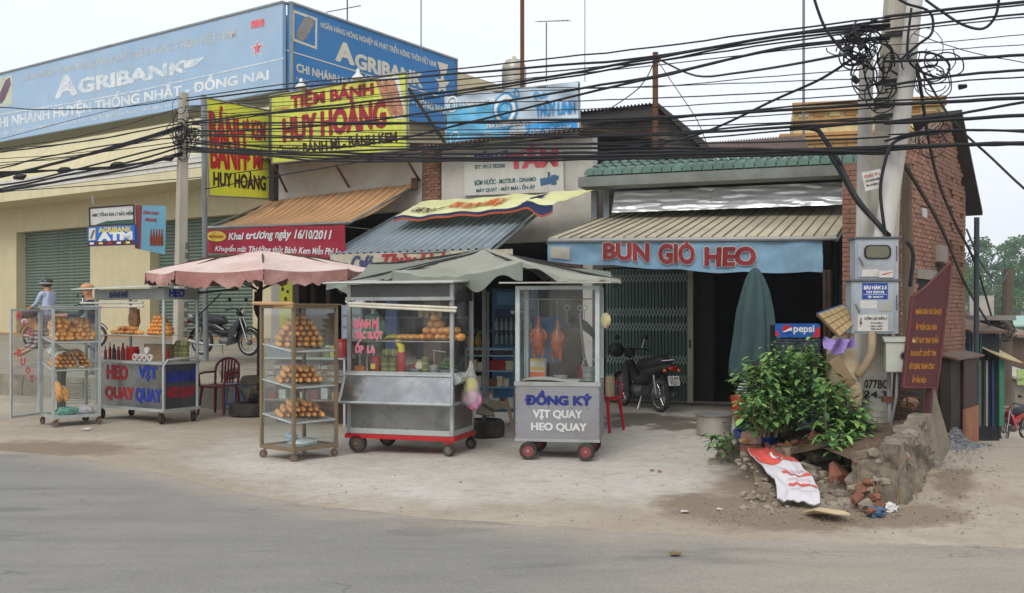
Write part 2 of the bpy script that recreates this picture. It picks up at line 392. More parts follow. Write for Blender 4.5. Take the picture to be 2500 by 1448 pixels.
# raised terrace on the left in front of the bank
mter = mat('terrace_concrete', (150,143,128), .9, var=.15, bump=.4, bs=25, dirt=(112,104,90), dirt_amt=.6)
E0 = Vector((-3.9, 16.2, 0)); ED = Vector((-.86, .51, 0)); EN = Vector((-.51, -.86, 0))
mb = MB()
def terr(u, v):
    p = E0+ED*(u*45)-EN*(v*12)
    return Vector((p.x, p.y, .38+.60*ss(0, .75, v)+.01*nz(p.x, p.y, 0, 1.5)))
mb.grid(terr, 60, 24, (0,0,-.9))
o = mb.build('terrace', mter, smooth=False, loc=(0,0,0)); tag(o, 'raised sloping concrete terrace before the bank shutters', kind='structure')
kerb_m = mat('kerb_stone', (138,132,118), .92, var=.2, bump=.6, bs=14, dirt=(92,88,74), dirt_amt=.7, dirt_s=3)
n = 22
for k in range(n):
    a = E0+ED*(k*.92+.01)+EN*.02; b = E0+ED*((k+1)*.92-.01)+EN*.02; q = MB(); h = .395+.012*nz(k, 3)
    q.hexa([a, b, b+EN*.14, a+EN*.14, a+Vector((0,0,h)), b+Vector((0,0,h)), b+EN*.12+Vector((0,0,h)), a+EN*.12+Vector((0,0,h))])
    q.build('kerb_stone', kerb_m, o)
# ------------------------------------------------ buildings
def wall_open(pl, mb, s0, s1, z0, z1, o0, o1, ops=()):
    xs_ = sorted({s0, s1, *[v for o in ops for v in o[:2]]}); zs_ = sorted({z0, z1, *[v for o in ops for v in o[2:]]})
    xs_ = [x for x in xs_ if s0 <= x <= s1]; zs_ = [z for z in zs_ if z0 <= z <= z1]
    for a, b in zip(xs_, xs_[1:]):
        run = None
        for c, d in zip(zs_, zs_[1:]):
            m_ = ((a+b)/2, (c+d)/2)
            if any(o[0] < m_[0] < o[1] and o[2] < m_[1] < o[3] for o in ops):
                if run: pl.box(mb, a, b, run[0], run[1], o0, o1); run = None
            else: run = (run[0], d) if run else (c, d)
        if run: pl.box(mb, a, b, run[0], run[1], o0, o1)
    return mb
cream = mat('cream_wall_paint', (196,185,150), .85, var=.07, bump=.15, bs=20, dirt=(140,128,96), dirt_amt=.16, dirt_s=1.0, streak=1)
cream2 = mat('cream_trim_paint', (205,196,160), .85, var=.07, bump=.1, dirt=(140,132,110), dirt_amt=.2, streak=1)
white_w = mat('whitewashed_wall', (196,192,184), .88, var=.08, bump=.2, bs=18, dirt=(132,120,104), dirt_amt=.45, dirt_s=1.1)
sh_m = mat('shutter_green_grey', (112,128,116), .55, metal=.15, var=.12, bump=.05, dirt=(80,82,70), dirt_amt=.5, streak=1)
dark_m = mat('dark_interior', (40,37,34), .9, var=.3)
darkwood = mat('dark_wood', (70,54,42), .85, var=.3, bump=.3)
steel = mat('galvanised_steel', (150,152,150), .42, metal=.75, var=.12, bump=.08, dirt=(95,85,72), dirt_amt=.5)
steel_paint = mat('grey_painted_steel', (128,136,138), .5, metal=.2, var=.12, bump=.05, dirt=(96,78,60), dirt_amt=.55, dirt_s=2.5)
rust = mat('rusty_iron', (104,72,52), .85, metal=.2, var=.3, bump=.4)
rustsheet = mat('rusty_corrugated_sheet', (104,92,82), .75, metal=.3, var=.3, bump=.2, dirt=(96,58,38), dirt_amt=.8, dirt_s=1.5)
black_m = mat('black_plastic', (28,28,30), .45, var=.2, bump=.05)
BK = Plane((-5.5, 24.3), 34.4)
BS = Plane((-5.5, 24.3), -55.6)
ST = Plane((1.4, 18.2), 31)      # row of shops
QT = Plane((3.2, 17.36), 20)     # noodle shop
# ---- bank
bank = empty('bank_building', BK.pt(-8, .8, -.6), 'cream bank building with grey-green roller shutters on the raised terrace', 'building')
ow = -.7
def S_(px, py, pl, off): return pl.sz(px, py, off)
s1a = S_(40, 700, BK, ow)[0]; s1b = S_(220, 700, BK, ow)[0]; s2a = S_(366, 700, BK, ow)[0]; s2b = S_(617, 700, BK, ow)[0]
zt1 = S_(130, 560, BK, ow)[1]; zb1 = S_(130, 816, BK, ow)[1]
s0a = s1a-(s2a-s1b)-(s1b-s1a)*1.0; s0b = s1a-(s2a-s1b)*.75
zeave = S_(250, 484, BK, ow)[1]; zboard = S_(350, 285, BK, ow)[1]
mb = MB(); ops = [(s1a, s1b, zb1, zt1), (s2a, s2b, zb1, zt1), (s0a, s0b, zb1, zt1)]
wall_open(BK, mb, -34, -.3, 0, zeave+.3, ow, ow-.35, ops)
BK.box(mb, -34, -.3, zeave+.28, 9.0, ow-.02, ow-.35)
mb.build('wall', cream, bank)
mb = MB(); BS.box(mb, .25, 9.5, .3, 9.0, -.3, -.6); BS.box(mb, 9.5, 9.8, .3, 6, -.3, -6); mb.build('side_wall', cream, bank)
mb = MB(); BK.box(mb, -34, -1.0, 8.8, 8.95, ow-.36, -9); mb.build('roof', mat('roof_concrete', (130,126,118)), bank)
mb = MB(); BK.box(mb, -34, -.35, -.2, zb1+.02, ow+.35, ow-.34); mb.build('plinth', mat('tan_tile_plinth', (160,122,86), .7, var=.12, dirt=(110,92,74), dirt_amt=.5), bank)
# eave: soffit band, cream fascia, white mouldings
mb = MB(); BK.box(mb, -34, -.3, zeave-.02, zeave+.26, .55, ow+.002); mb.build('eave', cream2, bank)
zm = S_(250, 430, BK, .3)[1]
for dz, o in ((0, .42), (.12, .46), (.26, .36)):
    mb = MB(); BK.box(mb, -34, -.31, zm-.12+dz, zm-.02+dz, o, ow); mb.build('moulding', mat('white_moulding', (200,198,192), .7, var=.06, dirt=(140,135,125), dirt_amt=.4, streak=1), bank)
mb = MB()
z0 = S_(250, 415, BK, .3)[1]; z1 = S_(250, 318, BK, .3)[1]
mb.prism([BK.pt(-34, z0, .34), BK.pt(-34, z0, ow), BK.pt(-34, z1, ow), BK.pt(-34, z1, -.1)], BK.d*33.6); mb.build('parapet', cream2, bank)
# shutters with slats
for (a, b) in ((s1a, s1b), (s2a, s2b), (s0a, s0b)):
    q = MB(); BK.box(q, a, b, zb1, zt1, ow-.34, ow-.36); sh = q.build('shutter', dark_m, bank)
    nsl = 34; hz_ = (zt1-zb1)/nsl; me = None
    for k in range(nsl):
        z = zb1+k*hz_
        if me is None:
            q = MB(); w = (b-a)/2-.01
            pr = [(0,0),(.02,hz_*.15),(.035,hz_*.5),(.02,hz_*.82),(0,hz_*.92)]
            pts = [Vector((0,0,0))-BK.d*w+BK.n*o_+Vector((0,0,zz)) for o_, zz in pr]
            q.prism(pts, BK.d*2*w); me = q.mesh('slat', sh_m)
        inst(me, 'slat', BK.pt((a+b)/2, z, ow-.325), sh)
# roof antennas, masts
thin = mat('antenna_metal', (120,120,120), .5, metal=.6)
def mast(px, ytop, ybot, Y, r, label, yagi=None, cat='antenna', m=thin, name='roof_antenna', grp=None):
    b = P(px, ybot, Y); o = empty(name, b, label, cat, grp)
    q = MB(); q.cyl(b, P(px, ytop, Y), r, 6); q.build('mast', m, o)
    if yagi:
        x0, x1, y = yagi[:3]; dy = yagi[3] if len(yagi) > 3 else 0
        q = MB(); q.cyl(P(x0, y+dy, Y), P(x1, y, Y), r*.7, 5); q.build('boom', m, o)
        n_ = 9
        for k in range(n_):
            t = k/(n_-1); c = P(x0+(x1-x0)*t, y+dy*(1-t), Y); L_ = .28-.12*t
            q = MB(); q.cyl(c+Vector((-.2*L_, L_, .1*L_+.05)), c-Vector((-.2*L_, L_, .1*L_+.05)), r*.4, 4); q.build('rod', m, o)
    return o
mast(848, -40, 60, 27, .022, 'tall tv antenna with a long comb of rods above the bank roof', (797, 880, 14, 16))
mast(1028, -40, 125, 27, .018, 'thin bare mast left of the water tank above the bank billboard', None)
mast(1334, 55, 200, 24, .018, 'short tv antenna with level rods right of the water tank', (1312, 1390, 50, 3))
mast(1428, -40, 200, 26, .012, 'very thin bare mast right of the short tv antenna')
mast(1962, -60, 340, 22, .030, 'leaning tall steel mast left of the concrete poles', name='roof_antenna')
# water tank and iron pole
tk = empty('water_tank', P(1255, 225, 27), 'upright stainless steel water tank on the roof behind the blue tea banner', 'water tank')
c = P(1255, 225, 27); q = MB(); rt = .33
prof = [(rt*.9, -.6)]
for k in range(9): prof += [(rt, -.55+k*.14), (rt*1.02, -.51+k*.14), (rt, -.47+k*.14)]
prof += [(rt*.95, .72), (rt*.7, .85), (rt*.2, .9), (.03, .98)]
q.lathe(prof, c); q.build('tank', mat('stainless_tank', (176,170,156), .45, metal=.5, dirt=(150,120,80), dirt_amt=.5), tk, smooth=True)
q = MB(); q.cyl(P(1275, -60, 26), P(1275, 215, 26), .055, 8); o = q.build('iron_pole', rust); tag(o, 'dark iron pole standing in front of the water tank', 'pole')
q = MB(); q.cyl(P(1600, 128, 17.5), P(1600, 365, 17.5), .05, 8); o = q.build('iron_pole', rust); tag(o, 'brown iron pole with wires rising from the grey gable roof', 'pole')
# ---- shops of the left row
def corr(mb, a, b, c, d, n, amp, nv=6, sag=0.0):   # corrugated sheet over corner points a(back left) b(back right) c(front right) d(front left)
    a, b, c, d = map(Vector, (a, b, c, d))
    nn = (b-a).cross(d-a).normalized();
    if nn.z < 0: nn = -nn
    def fn(u, v):
        p = (a*(1-u)+b*u)*(1-v)+(d*(1-u)+c*u)*v
        return p+nn*(amp*math.cos(u*n*2*math.pi))-Vector((0,0,sag*math.sin(math.pi*v)))
    mb.grid(fn, n*6, nv, (0,0,-.012)); return mb
shopA = empty('bakery_shop', ST.pt(-5.5, 0, 0), 'whitewashed bakery shophouse behind the brown awning and yellow signs', 'building')
sa0 = ST.sz(662, 480, 0)[0]; sa1 = ST.sz(1030, 480, 0)[0]; sb1 = ST.sz(1447, 480, 0)[0]; sbr = ST.sz(1078, 480, 0)[0]
zA = 4.05; zr = ST.sz(850, 385, 0)[1]
mb = MB(); ST.box(mb, sa0, sa1, zA-.35, zr, 0, -.2); ST.box(mb, sa0, sa0+.2, 0, zA-.35, 0, -.25)
ST.box(mb, sa0, sa0+.62, .0, zA-.35, 0.002, -.22)
mb.build('wall', white_w, shopA)
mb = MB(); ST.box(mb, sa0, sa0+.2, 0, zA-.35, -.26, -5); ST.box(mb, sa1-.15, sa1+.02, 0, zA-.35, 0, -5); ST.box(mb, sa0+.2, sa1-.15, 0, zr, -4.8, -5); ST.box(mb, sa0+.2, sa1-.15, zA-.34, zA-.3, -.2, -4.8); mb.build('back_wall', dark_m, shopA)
mb = MB(); corr(mb, ST.pt(sa0-.2, zr+.5, -5), ST.pt(sa1+.1, zr+.5, -5), ST.pt(sa1+.1, zr+.03, .7), ST.pt(sa0-.2, zr+.03, .7), 34, .02); mb.build('roof', rustsheet, shopA)
mb = MB(); ST.box(mb, sa0+.2, sa1-.2, .25, .35, .1, -4.8); mb.build('floor', mat('worn_tile', (120,112,100)), shopA)
# brick strip between shops
brk = mat('red_brick', (146,108,90), .9, var=.25, rnd=.24, vs_=1.1, bump=.5, bs=30, dirt=(96,62,50), dirt_amt=.6, dirt_s=1.3)
mort = mat('brick_mortar', (112,92,78), .95, var=.2, bump=.5)
def brickwall(pl, parent, s0, s1, z0, z1, off, L=.21, H=.065, thick=.05, ok=None, limit=300, near=None, name='brick', jit=.004, m=brk):
    rows = []
    nr = int((z1-z0)/H)
    for r in range(nr):
        x = s0-(L/2 if r % 2 else 0)
        while x < s1:
            a = max(x+.005, s0); b = min(x+L-.005, s1)
            if b-a > .05 and (ok is None or ok((a+b)/2, z0+(r+.5)*H)): rows.append((a, b, z0+r*H+.004, z0+(r+1)*H-.004))
            x += L
    if near: rows.sort(key=near)
    q0 = MB(); hw = (L-.01)/2; hh = (H-.008)/2
    q0.hexa([pl.d*sx*hw+pl.n*o_+Vector((0,0,sz*hh)) for sz in (-1,1) for sx, o_ in ((-1,0),(1,0),(1,-thick),(-1,-thick))])
    me = q0.mesh(name, m); stuff = MB(); cnt = 0
    for a, b, c_, d_ in rows:
        j = random.uniform(-jit, jit*1.5)
        if cnt < limit and b-a > .9*(L-.01):
            inst(me, name, pl.pt((a+b)/2, (c_+d_)/2, off+j), parent, rot=(0, 0, random.uniform(-.008, .008))); cnt += 1
        else: pl.box(stuff, a, b, c_, d_, off+j, off+j-thick)
    if stuff.v:
        o = stuff.build('brickwork', m, parent); o['kind'] = 'stuff'
mb = MB(); ST.box(mb, sa1+.04, sbr-.02, 0, zr+.1, 0.0, -.3); pil = mb.build('brick_pillar', mort); tag(pil, 'exposed brick pillar between the white bakery wall and the pump shop wall', 'pillar')
brickwall(ST, pil, sa1+.04, sbr-.02, 2.4, zr+.08, .025, L=.19, H=.062, thick=.024, limit=200)
shopB = empty('repair_shop', ST.pt(-2, 0, 0), 'whitewashed shophouse behind the blue grey awning, cafe below', 'building')
zrB = ST.sz(1260, 350, 0)[1]
mb = MB(); ST.box(mb, sbr, sb1, 2.95, zrB, 0, -.2); ST.box(mb, sb1-.2, sb1, 0, 2.95, 0, -.2); mb.build('wall', white_w, shopB); mb = MB(); ST.box(mb, sb1-.9, sb1-.2, 0, 2.95, -.002, -.2); mb.build('low_wall', mat('low_wall_dark', (66,60,54), .9, var=.3), shopB)  # wall below the brick panel is dark throughout
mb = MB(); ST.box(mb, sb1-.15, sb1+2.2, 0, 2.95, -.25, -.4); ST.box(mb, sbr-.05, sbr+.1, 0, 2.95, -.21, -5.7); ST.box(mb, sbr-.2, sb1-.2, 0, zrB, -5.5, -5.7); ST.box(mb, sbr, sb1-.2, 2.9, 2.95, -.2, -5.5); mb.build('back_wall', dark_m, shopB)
mb = MB(); corr(mb, ST.pt(sbr-.15, zrB+.55, -5), ST.pt(sb1+.1, zrB+.55, -5), ST.pt(sb1+.1, zrB+.03, .55), ST.pt(sbr-.15, zrB+.03, .55), 36, .02); mb.build('roof', rustsheet, shopB)
mb = MB(); ST.box(mb, sb1-.88, sb1-.22, 2.3, 2.9, .03, -.0); bw = mb.build('brick_panel', mort, shopB)
brickwall(ST, bw, sb1-.88, sb1-.22, 2.3, 2.9, .05, L=.19, H=.062, thick=.02, limit=200)
# ---- noodle shop
shopC = empty('noodle_shop', QT.pt(0, 0, 0), 'noodle shop with green tiled roof, folding gate and dark open doorway', 'building')
sc0 = QT.sz(1448, 600, 0)[0]; scg = QT.sz(1690, 800, 0)[0]; sco = QT.sz(2012, 800, 0)[0]; sc1 = QT.sz(2105, 600, 0)[0]
zgt = QT.sz(1590, 655, 0)[1]; zfb = QT.sz(1780, 518, 0)[1]
mb = MB(); QT.box(mb, sc0, sc1, zgt+.02, 4.0, -.02, -.2); QT.box(mb, sc0-.02, sc0+.18, 0, zgt+.02, -.02, -.3); QT.box(mb, sc1-.2, sc1, 0, zgt+.02, -.02, -.3); mb.build('wall', mat('grimy_render', (92,88,82), .9, var=.2, bump=.3, dirt=(50,46,40), dirt_amt=.6), shopC)
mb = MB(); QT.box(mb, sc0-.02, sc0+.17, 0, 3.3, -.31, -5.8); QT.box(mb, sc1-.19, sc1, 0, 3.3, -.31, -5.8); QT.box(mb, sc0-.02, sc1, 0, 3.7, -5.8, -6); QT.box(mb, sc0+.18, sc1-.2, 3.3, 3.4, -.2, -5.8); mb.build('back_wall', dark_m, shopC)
mb = MB(); QT.box(mb, sc0, sc1, -.2, .05, .02, -5.8); mb.build('floor', mat('worn_tile', (120,112,100)), shopC)
mb = MB(); QT.box(mb, sco, sc1, 0, zgt, .0, -.15); mb.build('door_post', darkwood, shopC)
# side panel of dark green corrugated sheet right of the doorway
mb = MB(); corr(mb, QT.pt(sco+.12, 3.0, .12), QT.pt(sc1+.6, 3.0, .12), QT.pt(sc1+.6, .1, .14), QT.pt(sco+.12, .1, .14), 14, .018, nv=1); mb.build('side_sheet', mat('dark_green_sheet', (52,66,58), .6, metal=.3, dirt=(60,48,38), dirt_amt=.6), shopC)
# roof tiles
tile_m = mat('green_roof_tile', (96,124,112), .6, rnd=.15, var=.15, bump=.15, dirt=(62,76,66), dirt_amt=.7, dirt_s=2.5)
zt = QT.sz(1760, 414, 1.55)[1]; sl = QT.sz(1425, 414, 1.55)[0]; sr = QT.sz(2140, 400, 1.55)[0]
nt_ = 28; wt = (sr-sl)/nt_; q = MB()
for k in range(3):
    y0 = -k*.42; y1 = -(k+1)*.42-.03
    z0 = k*.42*.27+.03; z1 = z0+.42*.27-.01
    A = []; B = []
    for j in range(9):
        th = math.pi*j/8; r = wt*.47
        A.append(QT.d*(-math.cos(th)*r)+QT.n*y0+Vector((0,0,z0+math.sin(th)*r*1.35))); B.append(QT.d*(-math.cos(th)*r*.9)+QT.n*y1+Vector((0,0,z1+math.sin(th)*r*1.15)))
    ia = [q.av(p) for p in A]; ib = [q.av(p) for p in B]
    for j in range(8): q.f.append([ia[j], ia[j+1], ib[j+1], ib[j]])
    if k == 0: q.f.append(ia)
    for t in (.2, .4, .6, .8):   # raised ribs across the tile
        def rp(j, t, up):
            th = math.pi*j/8; r = wt*(.47-.047*t)+up
            return QT.d*(-math.cos(th)*r)+QT.n*(y0+(y1-y0)*t)+Vector((0,0,z0+(z1-z0)*t+math.sin(th)*r*1.27))
        for j in range(1, 7):
            q.face([rp(j, t-.05, .012), rp(j+1, t-.05, .012), rp(j+1, t+.05, .012), rp(j, t+.05, .012)])
            q.face([rp(j, t-.05, -.01), rp(j+1, t-.05, -.01), rp(j+1, t-.05, .012), rp(j, t-.05, .012)])
tm = q.mesh('roof_tile', tile_m)
mb = MB(); mb.hexa([QT.pt(sl, zt-.05, 1.5), QT.pt(sr, zt-.05, 1.5), QT.pt(sr, zt+.3, -.2), QT.pt(sl, zt+.3, -.2), QT.pt(sl, zt+.0, 1.5), QT.pt(sr, zt+.0, 1.5), QT.pt(sr, zt+.4, -.2), QT.pt(sl, zt+.4, -.2)])
rf = mb.build('roof', tile_m, shopC)
for k in range(nt_): inst(tm, 'roof_tile', QT.pt(sl+(k+.5)*wt, zt-.02+.006*nz(k, 2), 1.55), rf)
gut = mat('gutter_paint', (122,126,120), .7, var=.15, dirt=(70,62,54), dirt_amt=.7, dirt_s=.8)
mb = MB(); QT.box(mb, sl-.06, sr+.02, zt-.17, zt-.03, 1.68, 1.56); QT.box(mb, sl-.06, sr+.02, zt-.19, zt-.168, 1.68, 1.2); mb.build('gutter', gut, shopC)
mb = MB(); QT.box(mb, sl+.1, sr-.1, zfb+.35, zt-.2, .25, -.0); mb.build('gap_shade_strip', mat('gap_shade_grey', (62,62,62), .9, var=.3), shopC)  # dark strip stands in for the shade in the gap between gutter and foil
for px_ in (1450, 1480):
    s_ = QT.sz(px_, 500, 1.2)[0]; mb = MB(); QT.box(mb, s_-.05, s_+.05, 2.5, zt-.2, 1.2, 1.1); mb.build('post', steel_paint, shopC)
# crinkled foil band
foil = mat('crinkled_foil', (244,246,248), .3, metal=.5, var=.04, bump=.3, bs=7)
fa = QT.sz(1500, 500, 1.15)[0]; fb = QT.sz(2088, 480, 1.15)[0]; fz0 = QT.sz(1780, 512, 1.15)[1]; fz1 = QT.sz(1780, 456, 1.15)[1]
mb = MB(); mb.grid(lambda u, v: QT.pt(fa+(fb-fa)*u, fz0+(fz1-fz0)*v, 1.15+.01*nz(u*7, v*3, 0, 1.5)+.022*nz(u*9, v*7+u*2, 3)+.006*nz(u*34, v*16, 5)+.17*(1-v)), 110, 22)
o = mb.build('foil_sheet', foil, smooth=True); tag(o, 'crinkled silver foil sheet along the wall above the noodle shop awning', 'sheet')
# ---- folding gate
gate = empty('folding_gate', QT.pt((sc0+scg)/2, .06, .05), 'green folding lattice gate closed across the left half of the noodle shop', 'gate')
gr = mat('gate_green', (76,98,88), .5, metal=.3, var=.15, dirt=(60,56,46), dirt_amt=.5)
grl = mat('gate_lattice', (150,162,156), .5, metal=.3, var=.1)
ga = QT.sz(1482, 800, .05)[0]; gb = scg-.08; nb = 24
gme = None
for k in range(nb+1):
    s_ = ga+(gb-ga)*k/nb
    if gme is None:
        q = MB(); hw = .022
        q.hexa([QT.d*a_*hw+QT.n*o_+Vector((0,0,z_)) for z_ in (0, zgt-.08) for a_, o_ in ((-1,.03),(1,.03),(1,0),(-1,0))]); gme = q.mesh('bar', gr)
    inst(gme, 'bar', QT.pt(s_, .07, .03), gate)
q = MB(); QT.box(q, ga, gb, .07, zgt, -.05, -.06); q.build('backing_sheet', mat('gate_back_sheet', (40,56,50), .7), gate)
for zc in (.45, .78, 1.36, 1.62, 2.22):
    q = MB(); w = (gb-ga)/nb; hh = .075
    for k in range(nb):
        for dz in (0,):
            a = ga+k*w
            for (za, zb) in ((zc-hh, zc+hh), (zc+hh, zc-hh)):
                q.tube([QT.pt(a, za, .075), QT.pt(a+w, zb, .075)], .0085, 4)
    q.build('lattice_band', grl, gate)
q = MB(); QT.box(q, scg-.06, scg+.03, .05, zgt, .12, .0); q.build('end_post', mat('cream_post', (172,166,142), .6, dirt=(90,80,60), dirt_amt=.5), gate)
q = MB(); QT.box(q, scg-.035, scg-.005, 1.0, 1.14, .13, .12); q.build('lock_plate', black_m, gate)
q = MB(); QT.box(q, ga, sco, .05, .07, .1, -.05); q.build('threshold_rail', steel, gate)
# ---- grey gabled house behind
gh_ = empty('gabled_house', P(1560, 500, 21), 'grey gabled house with dark corrugated roof behind the shops', 'building')
HP = Plane((P(1560, 0, 21).x, 21), 12)
q = MB(); pts = [HP.hit(*p) for p in ((1405,420),(1405,292),(1600,262),(1700,350),(1735,420))]; q.prism(pts, -HP.n*4); q.build('wall', mat('mud_render', (120,112,100), .9, var=.25, bump=.3, dirt=(70,62,52), dirt_amt=.7, streak=1), gh_)
q = MB(); HP.board(q, [(1440,330),(1585,318),(1585,362),(1440,370)], .03, .04); q.build('wall_panel', mat('faded_red_panel', (100,62,56), .8, var=.2), gh_)
q = MB(); a, b = HP.hit(1410, 272, .5), HP.hit(1604, 250, .5); corr(q, a-HP.n*3.5+Vector((0,0,.1)), b-HP.n*3.5+Vector((0,0,.1)), b, a, 22, .02); q.build('roof', mat('dark_roof_sheet', (62,58,56), .8, var=.25), gh_)
q = MB(); pts = [HP.hit(*p, .45) for p in ((1594,250),(1606,250),(1730,352),(1722,368),(1690,340))]; q.prism(pts, -HP.n*3.6); q.build('roof_slope', mat('dark_roof_sheet', (62,58,56)), gh_)
q = MB(); pts = [HP.hit(*p, .4) for p in ((1415,276),(1600,254),(1600,290),(1415,304))]; q.prism(pts, -HP.n*.05); q.build('fascia_board', mat('dark_roof_sheet', (62,58,56)), gh_)
# low roof sheet further right behind tiles
q = MB(); corr(q, P(1700, 350, 24), P(1960, 330, 24), P(1980, 372, 20), P(1690, 372, 20), 40, .02); o = q.build('roof_sheet', mat('brown_sheet', (104,84,74), .8, var=.2)); tag(o, 'low brown corrugated roof sheet between the grey gable and the ochre block', 'roof')
# ---- ochre moulded block
oc = empty('ochre_house', P(2110, 500, 25), 'ochre and cream moulded upper storey of a house behind the concrete poles', 'building')
OP = Plane((P(2110, 0, 25).x, 25), 14)
ochre = mat('ochre_paint', (178,136,82), .8, var=.1, dirt=(110,84,58), dirt_amt=.5, streak=1); pale = mat('pale_yellow_paint', (206,188,138), .8, var=.08, dirt=(140,120,86), dirt_amt=.4, streak=1)
sL = OP.sz(1937, 300)[0]; sR = OP.sz(2307, 300)[0]; zT = OP.sz(2120, 246)[1]; zB = zT-3.2
q = MB(); OP.box(q, sL, sR, zB, zT-.02, 0, -3); q.build('wall', pale, oc)
H = zT-OP.sz(2120, 370)[1]
for f0, f1, o_, m_ in ((0,.05,.2,ochre),(.07,.12,.15,pale),(.13,.17,.17,ochre),(.31,.35,.1,ochre),(.38,.41,.07,ochre),(.60,.66,.14,ochre),(.70,.74,.18,ochre),(.78,.81,.1,ochre)):
    q = MB(); OP.box(q, sL-(.35 if f0 > .58 else .03), sR+.02, zT-H*f1, zT-H*f0, o_, .0); q.build('moulding', m_, oc)
for k in range(9):
    s_ = sL+.12+k*(sR-sL-.2)/9; q = MB(); OP.box(q, s_, s_+.26, zT-H*.27, zT-H*.19, .05, 0); q.build('panel', ochre if k % 2 else pale, oc)
for k in range(10):
    s_ = sL-.2+k*(sR-sL)/9.5; q = MB(); OP.box(q, s_, s_+.3, zT-H*.98, zT-H*.84, .05, 0); q.build('panel', ochre, oc)
# ---- brick house on the alley
KW = Plane((P(2198, 0, 13.5).x, 13.5), -53)
kb = empty('brick_house', KW.pt(1.5, -.2, 0), 'tall raw brick house side wall on the alley behind the poles', 'building')
ks1 = KW.sz(2352, 600, 0)[0]
zl = KW.sz(2215, 388)[1]; zp = KW.sz(2316, 292)[1]; sp = KW.sz(2316, 292)[0]; zrr = KW.sz(2352, 470)[1]
def ktop(s_): return zl+(zp-zl)*min(1, s_/sp) if s_ < sp else zp+(zrr-zp)*(s_-sp)/(ks1-sp)
q = MB(); q.prism([KW.pt(0, -.8), KW.pt(ks1, -.8), KW.pt(ks1, zrr), KW.pt(sp, zp), KW.pt(0, zl)], -KW.n*.25); kwall = q.build('wall', mort, kb)
win = (*[KW.sz(x, 690)[0] for x in (2236, 2276)], *[KW.sz(2255, y)[1] for y in (716, 682)])
vent = (*[KW.sz(x, 520)[0] for x in (2247, 2257)], *[KW.sz(2252, y)[1] for y in (531, 509)])
nic = [(KW.sz(2279, 600)[0], KW.sz(2300, 600)[0], KW.sz(2290, 690)[1], KW.sz(2290, 640)[1])]
slots = [(KW.sz(x, 600)[0], KW.sz(x, 600)[0]+.1) for x in (2316, 2340)]
def okb(s_, z):
    if z > ktop(s_)-.03: return False
    for a in (win, vent, nic[0]):
        if a[0] < s_ < a[1] and a[2] < z < a[3]: return False
    for a in slots:
        if a[0]-.03 < s_ < a[1]+.03 and 2.2 < z < 3.9 and int(z/.13) % 2 == 0: return False
    return True
brickwall(KW, kwall, 0.0, ks1, .9, zp, .03, L=.2, H=.066, thick=.03, ok=okb, limit=300, near=lambda r: r[0]+abs(r[2]-3)*.05, jit=.006)
q = MB(); KW.box(q, win[0], win[1], win[2], win[3], .012, -.0); wd = q.build('window', mat('window_dark', (18,17,16), .8), kb)
q = MB(); KW.box(q, win[0]-.08, win[1]+.08, win[3], win[3]+.14, .05, 0); q.build('lintel', mat('grey_lintel', (140,132,124), .9), kb)
q = MB(); KW.box(q, vent[0], vent[1], vent[2], vent[3], .04, 0); q.build('vent', mat('white_vent', (190,190,186), .7), kb)
q = MB(); KW.box(q, nic[0][0], nic[0][1], nic[0][2], nic[0][3], .012, 0); q.build('opening', mat('window_dark', (18,17,16), .8), kb)
q = MB(); KW.box(q, nic[0][0], nic[0][1], nic[0][3], nic[0][3]+.25, .08, 0); q.build('sill_block', mat('grey_lintel', (140,132,124), .9), kb)
q = MB()
for a, b in (((sp-.02, zp+.06), (ks1+.45, zrr-.35)),):
    p0, p1 = KW.pt(a[0], a[1], .2), KW.pt(b[0], b[1], .2)
    q.hexa([p0, p1, p1-KW.n*.75, p0-KW.n*.75, p0+Vector((0,0,.07)), p1+Vector((0,0,.07)), p1-KW.n*.75+Vector((0,0,.07)), p0-KW.n*.75+Vector((0,0,.07))])
q.build('roof', mat('dark_roof_sheet', (62,58,56)), kb)
q = MB(); q.cyl(KW.pt(ks1+.25, zrr-.4, .15), KW.pt(ks1+.2, -.5, .15), .045, 8); q.build('downpipe', mat('dark_pipe', (52,60,66), .6), kb)
# front wall of the brick house behind the poles
FW = Plane((KW.p0.x, KW.p0.y), 25)
q = MB(); FW.box(q, -.75, -.02, .0, zl-.05, 0, -.2); fwb = q.build('front_wall', mort, kb)
brickwall(FW, fwb, -.75, -.02, .4, zl-.1, .03, L=.2, H=.066, thick=.03, limit=0)
# ---- sheds down the alley
def shed(name, px0, px1, yt, yb, Y, depth, m, label, cat='building'):
    o = empty(name, P((px0+px1)/2, yb, Y), label, cat)
    q = MB(); a = P(px0, yb, Y); b = P(px1, yt, Y); q.box((a.x, Y, a.z), (b.x, Y+depth, b.z)); q.build('wall', m, o); return o
tin = mat('weathered_tin', (128,128,122), .6, metal=.4, var=.2, bump=.2, dirt=(104,70,48), dirt_amt=.6)
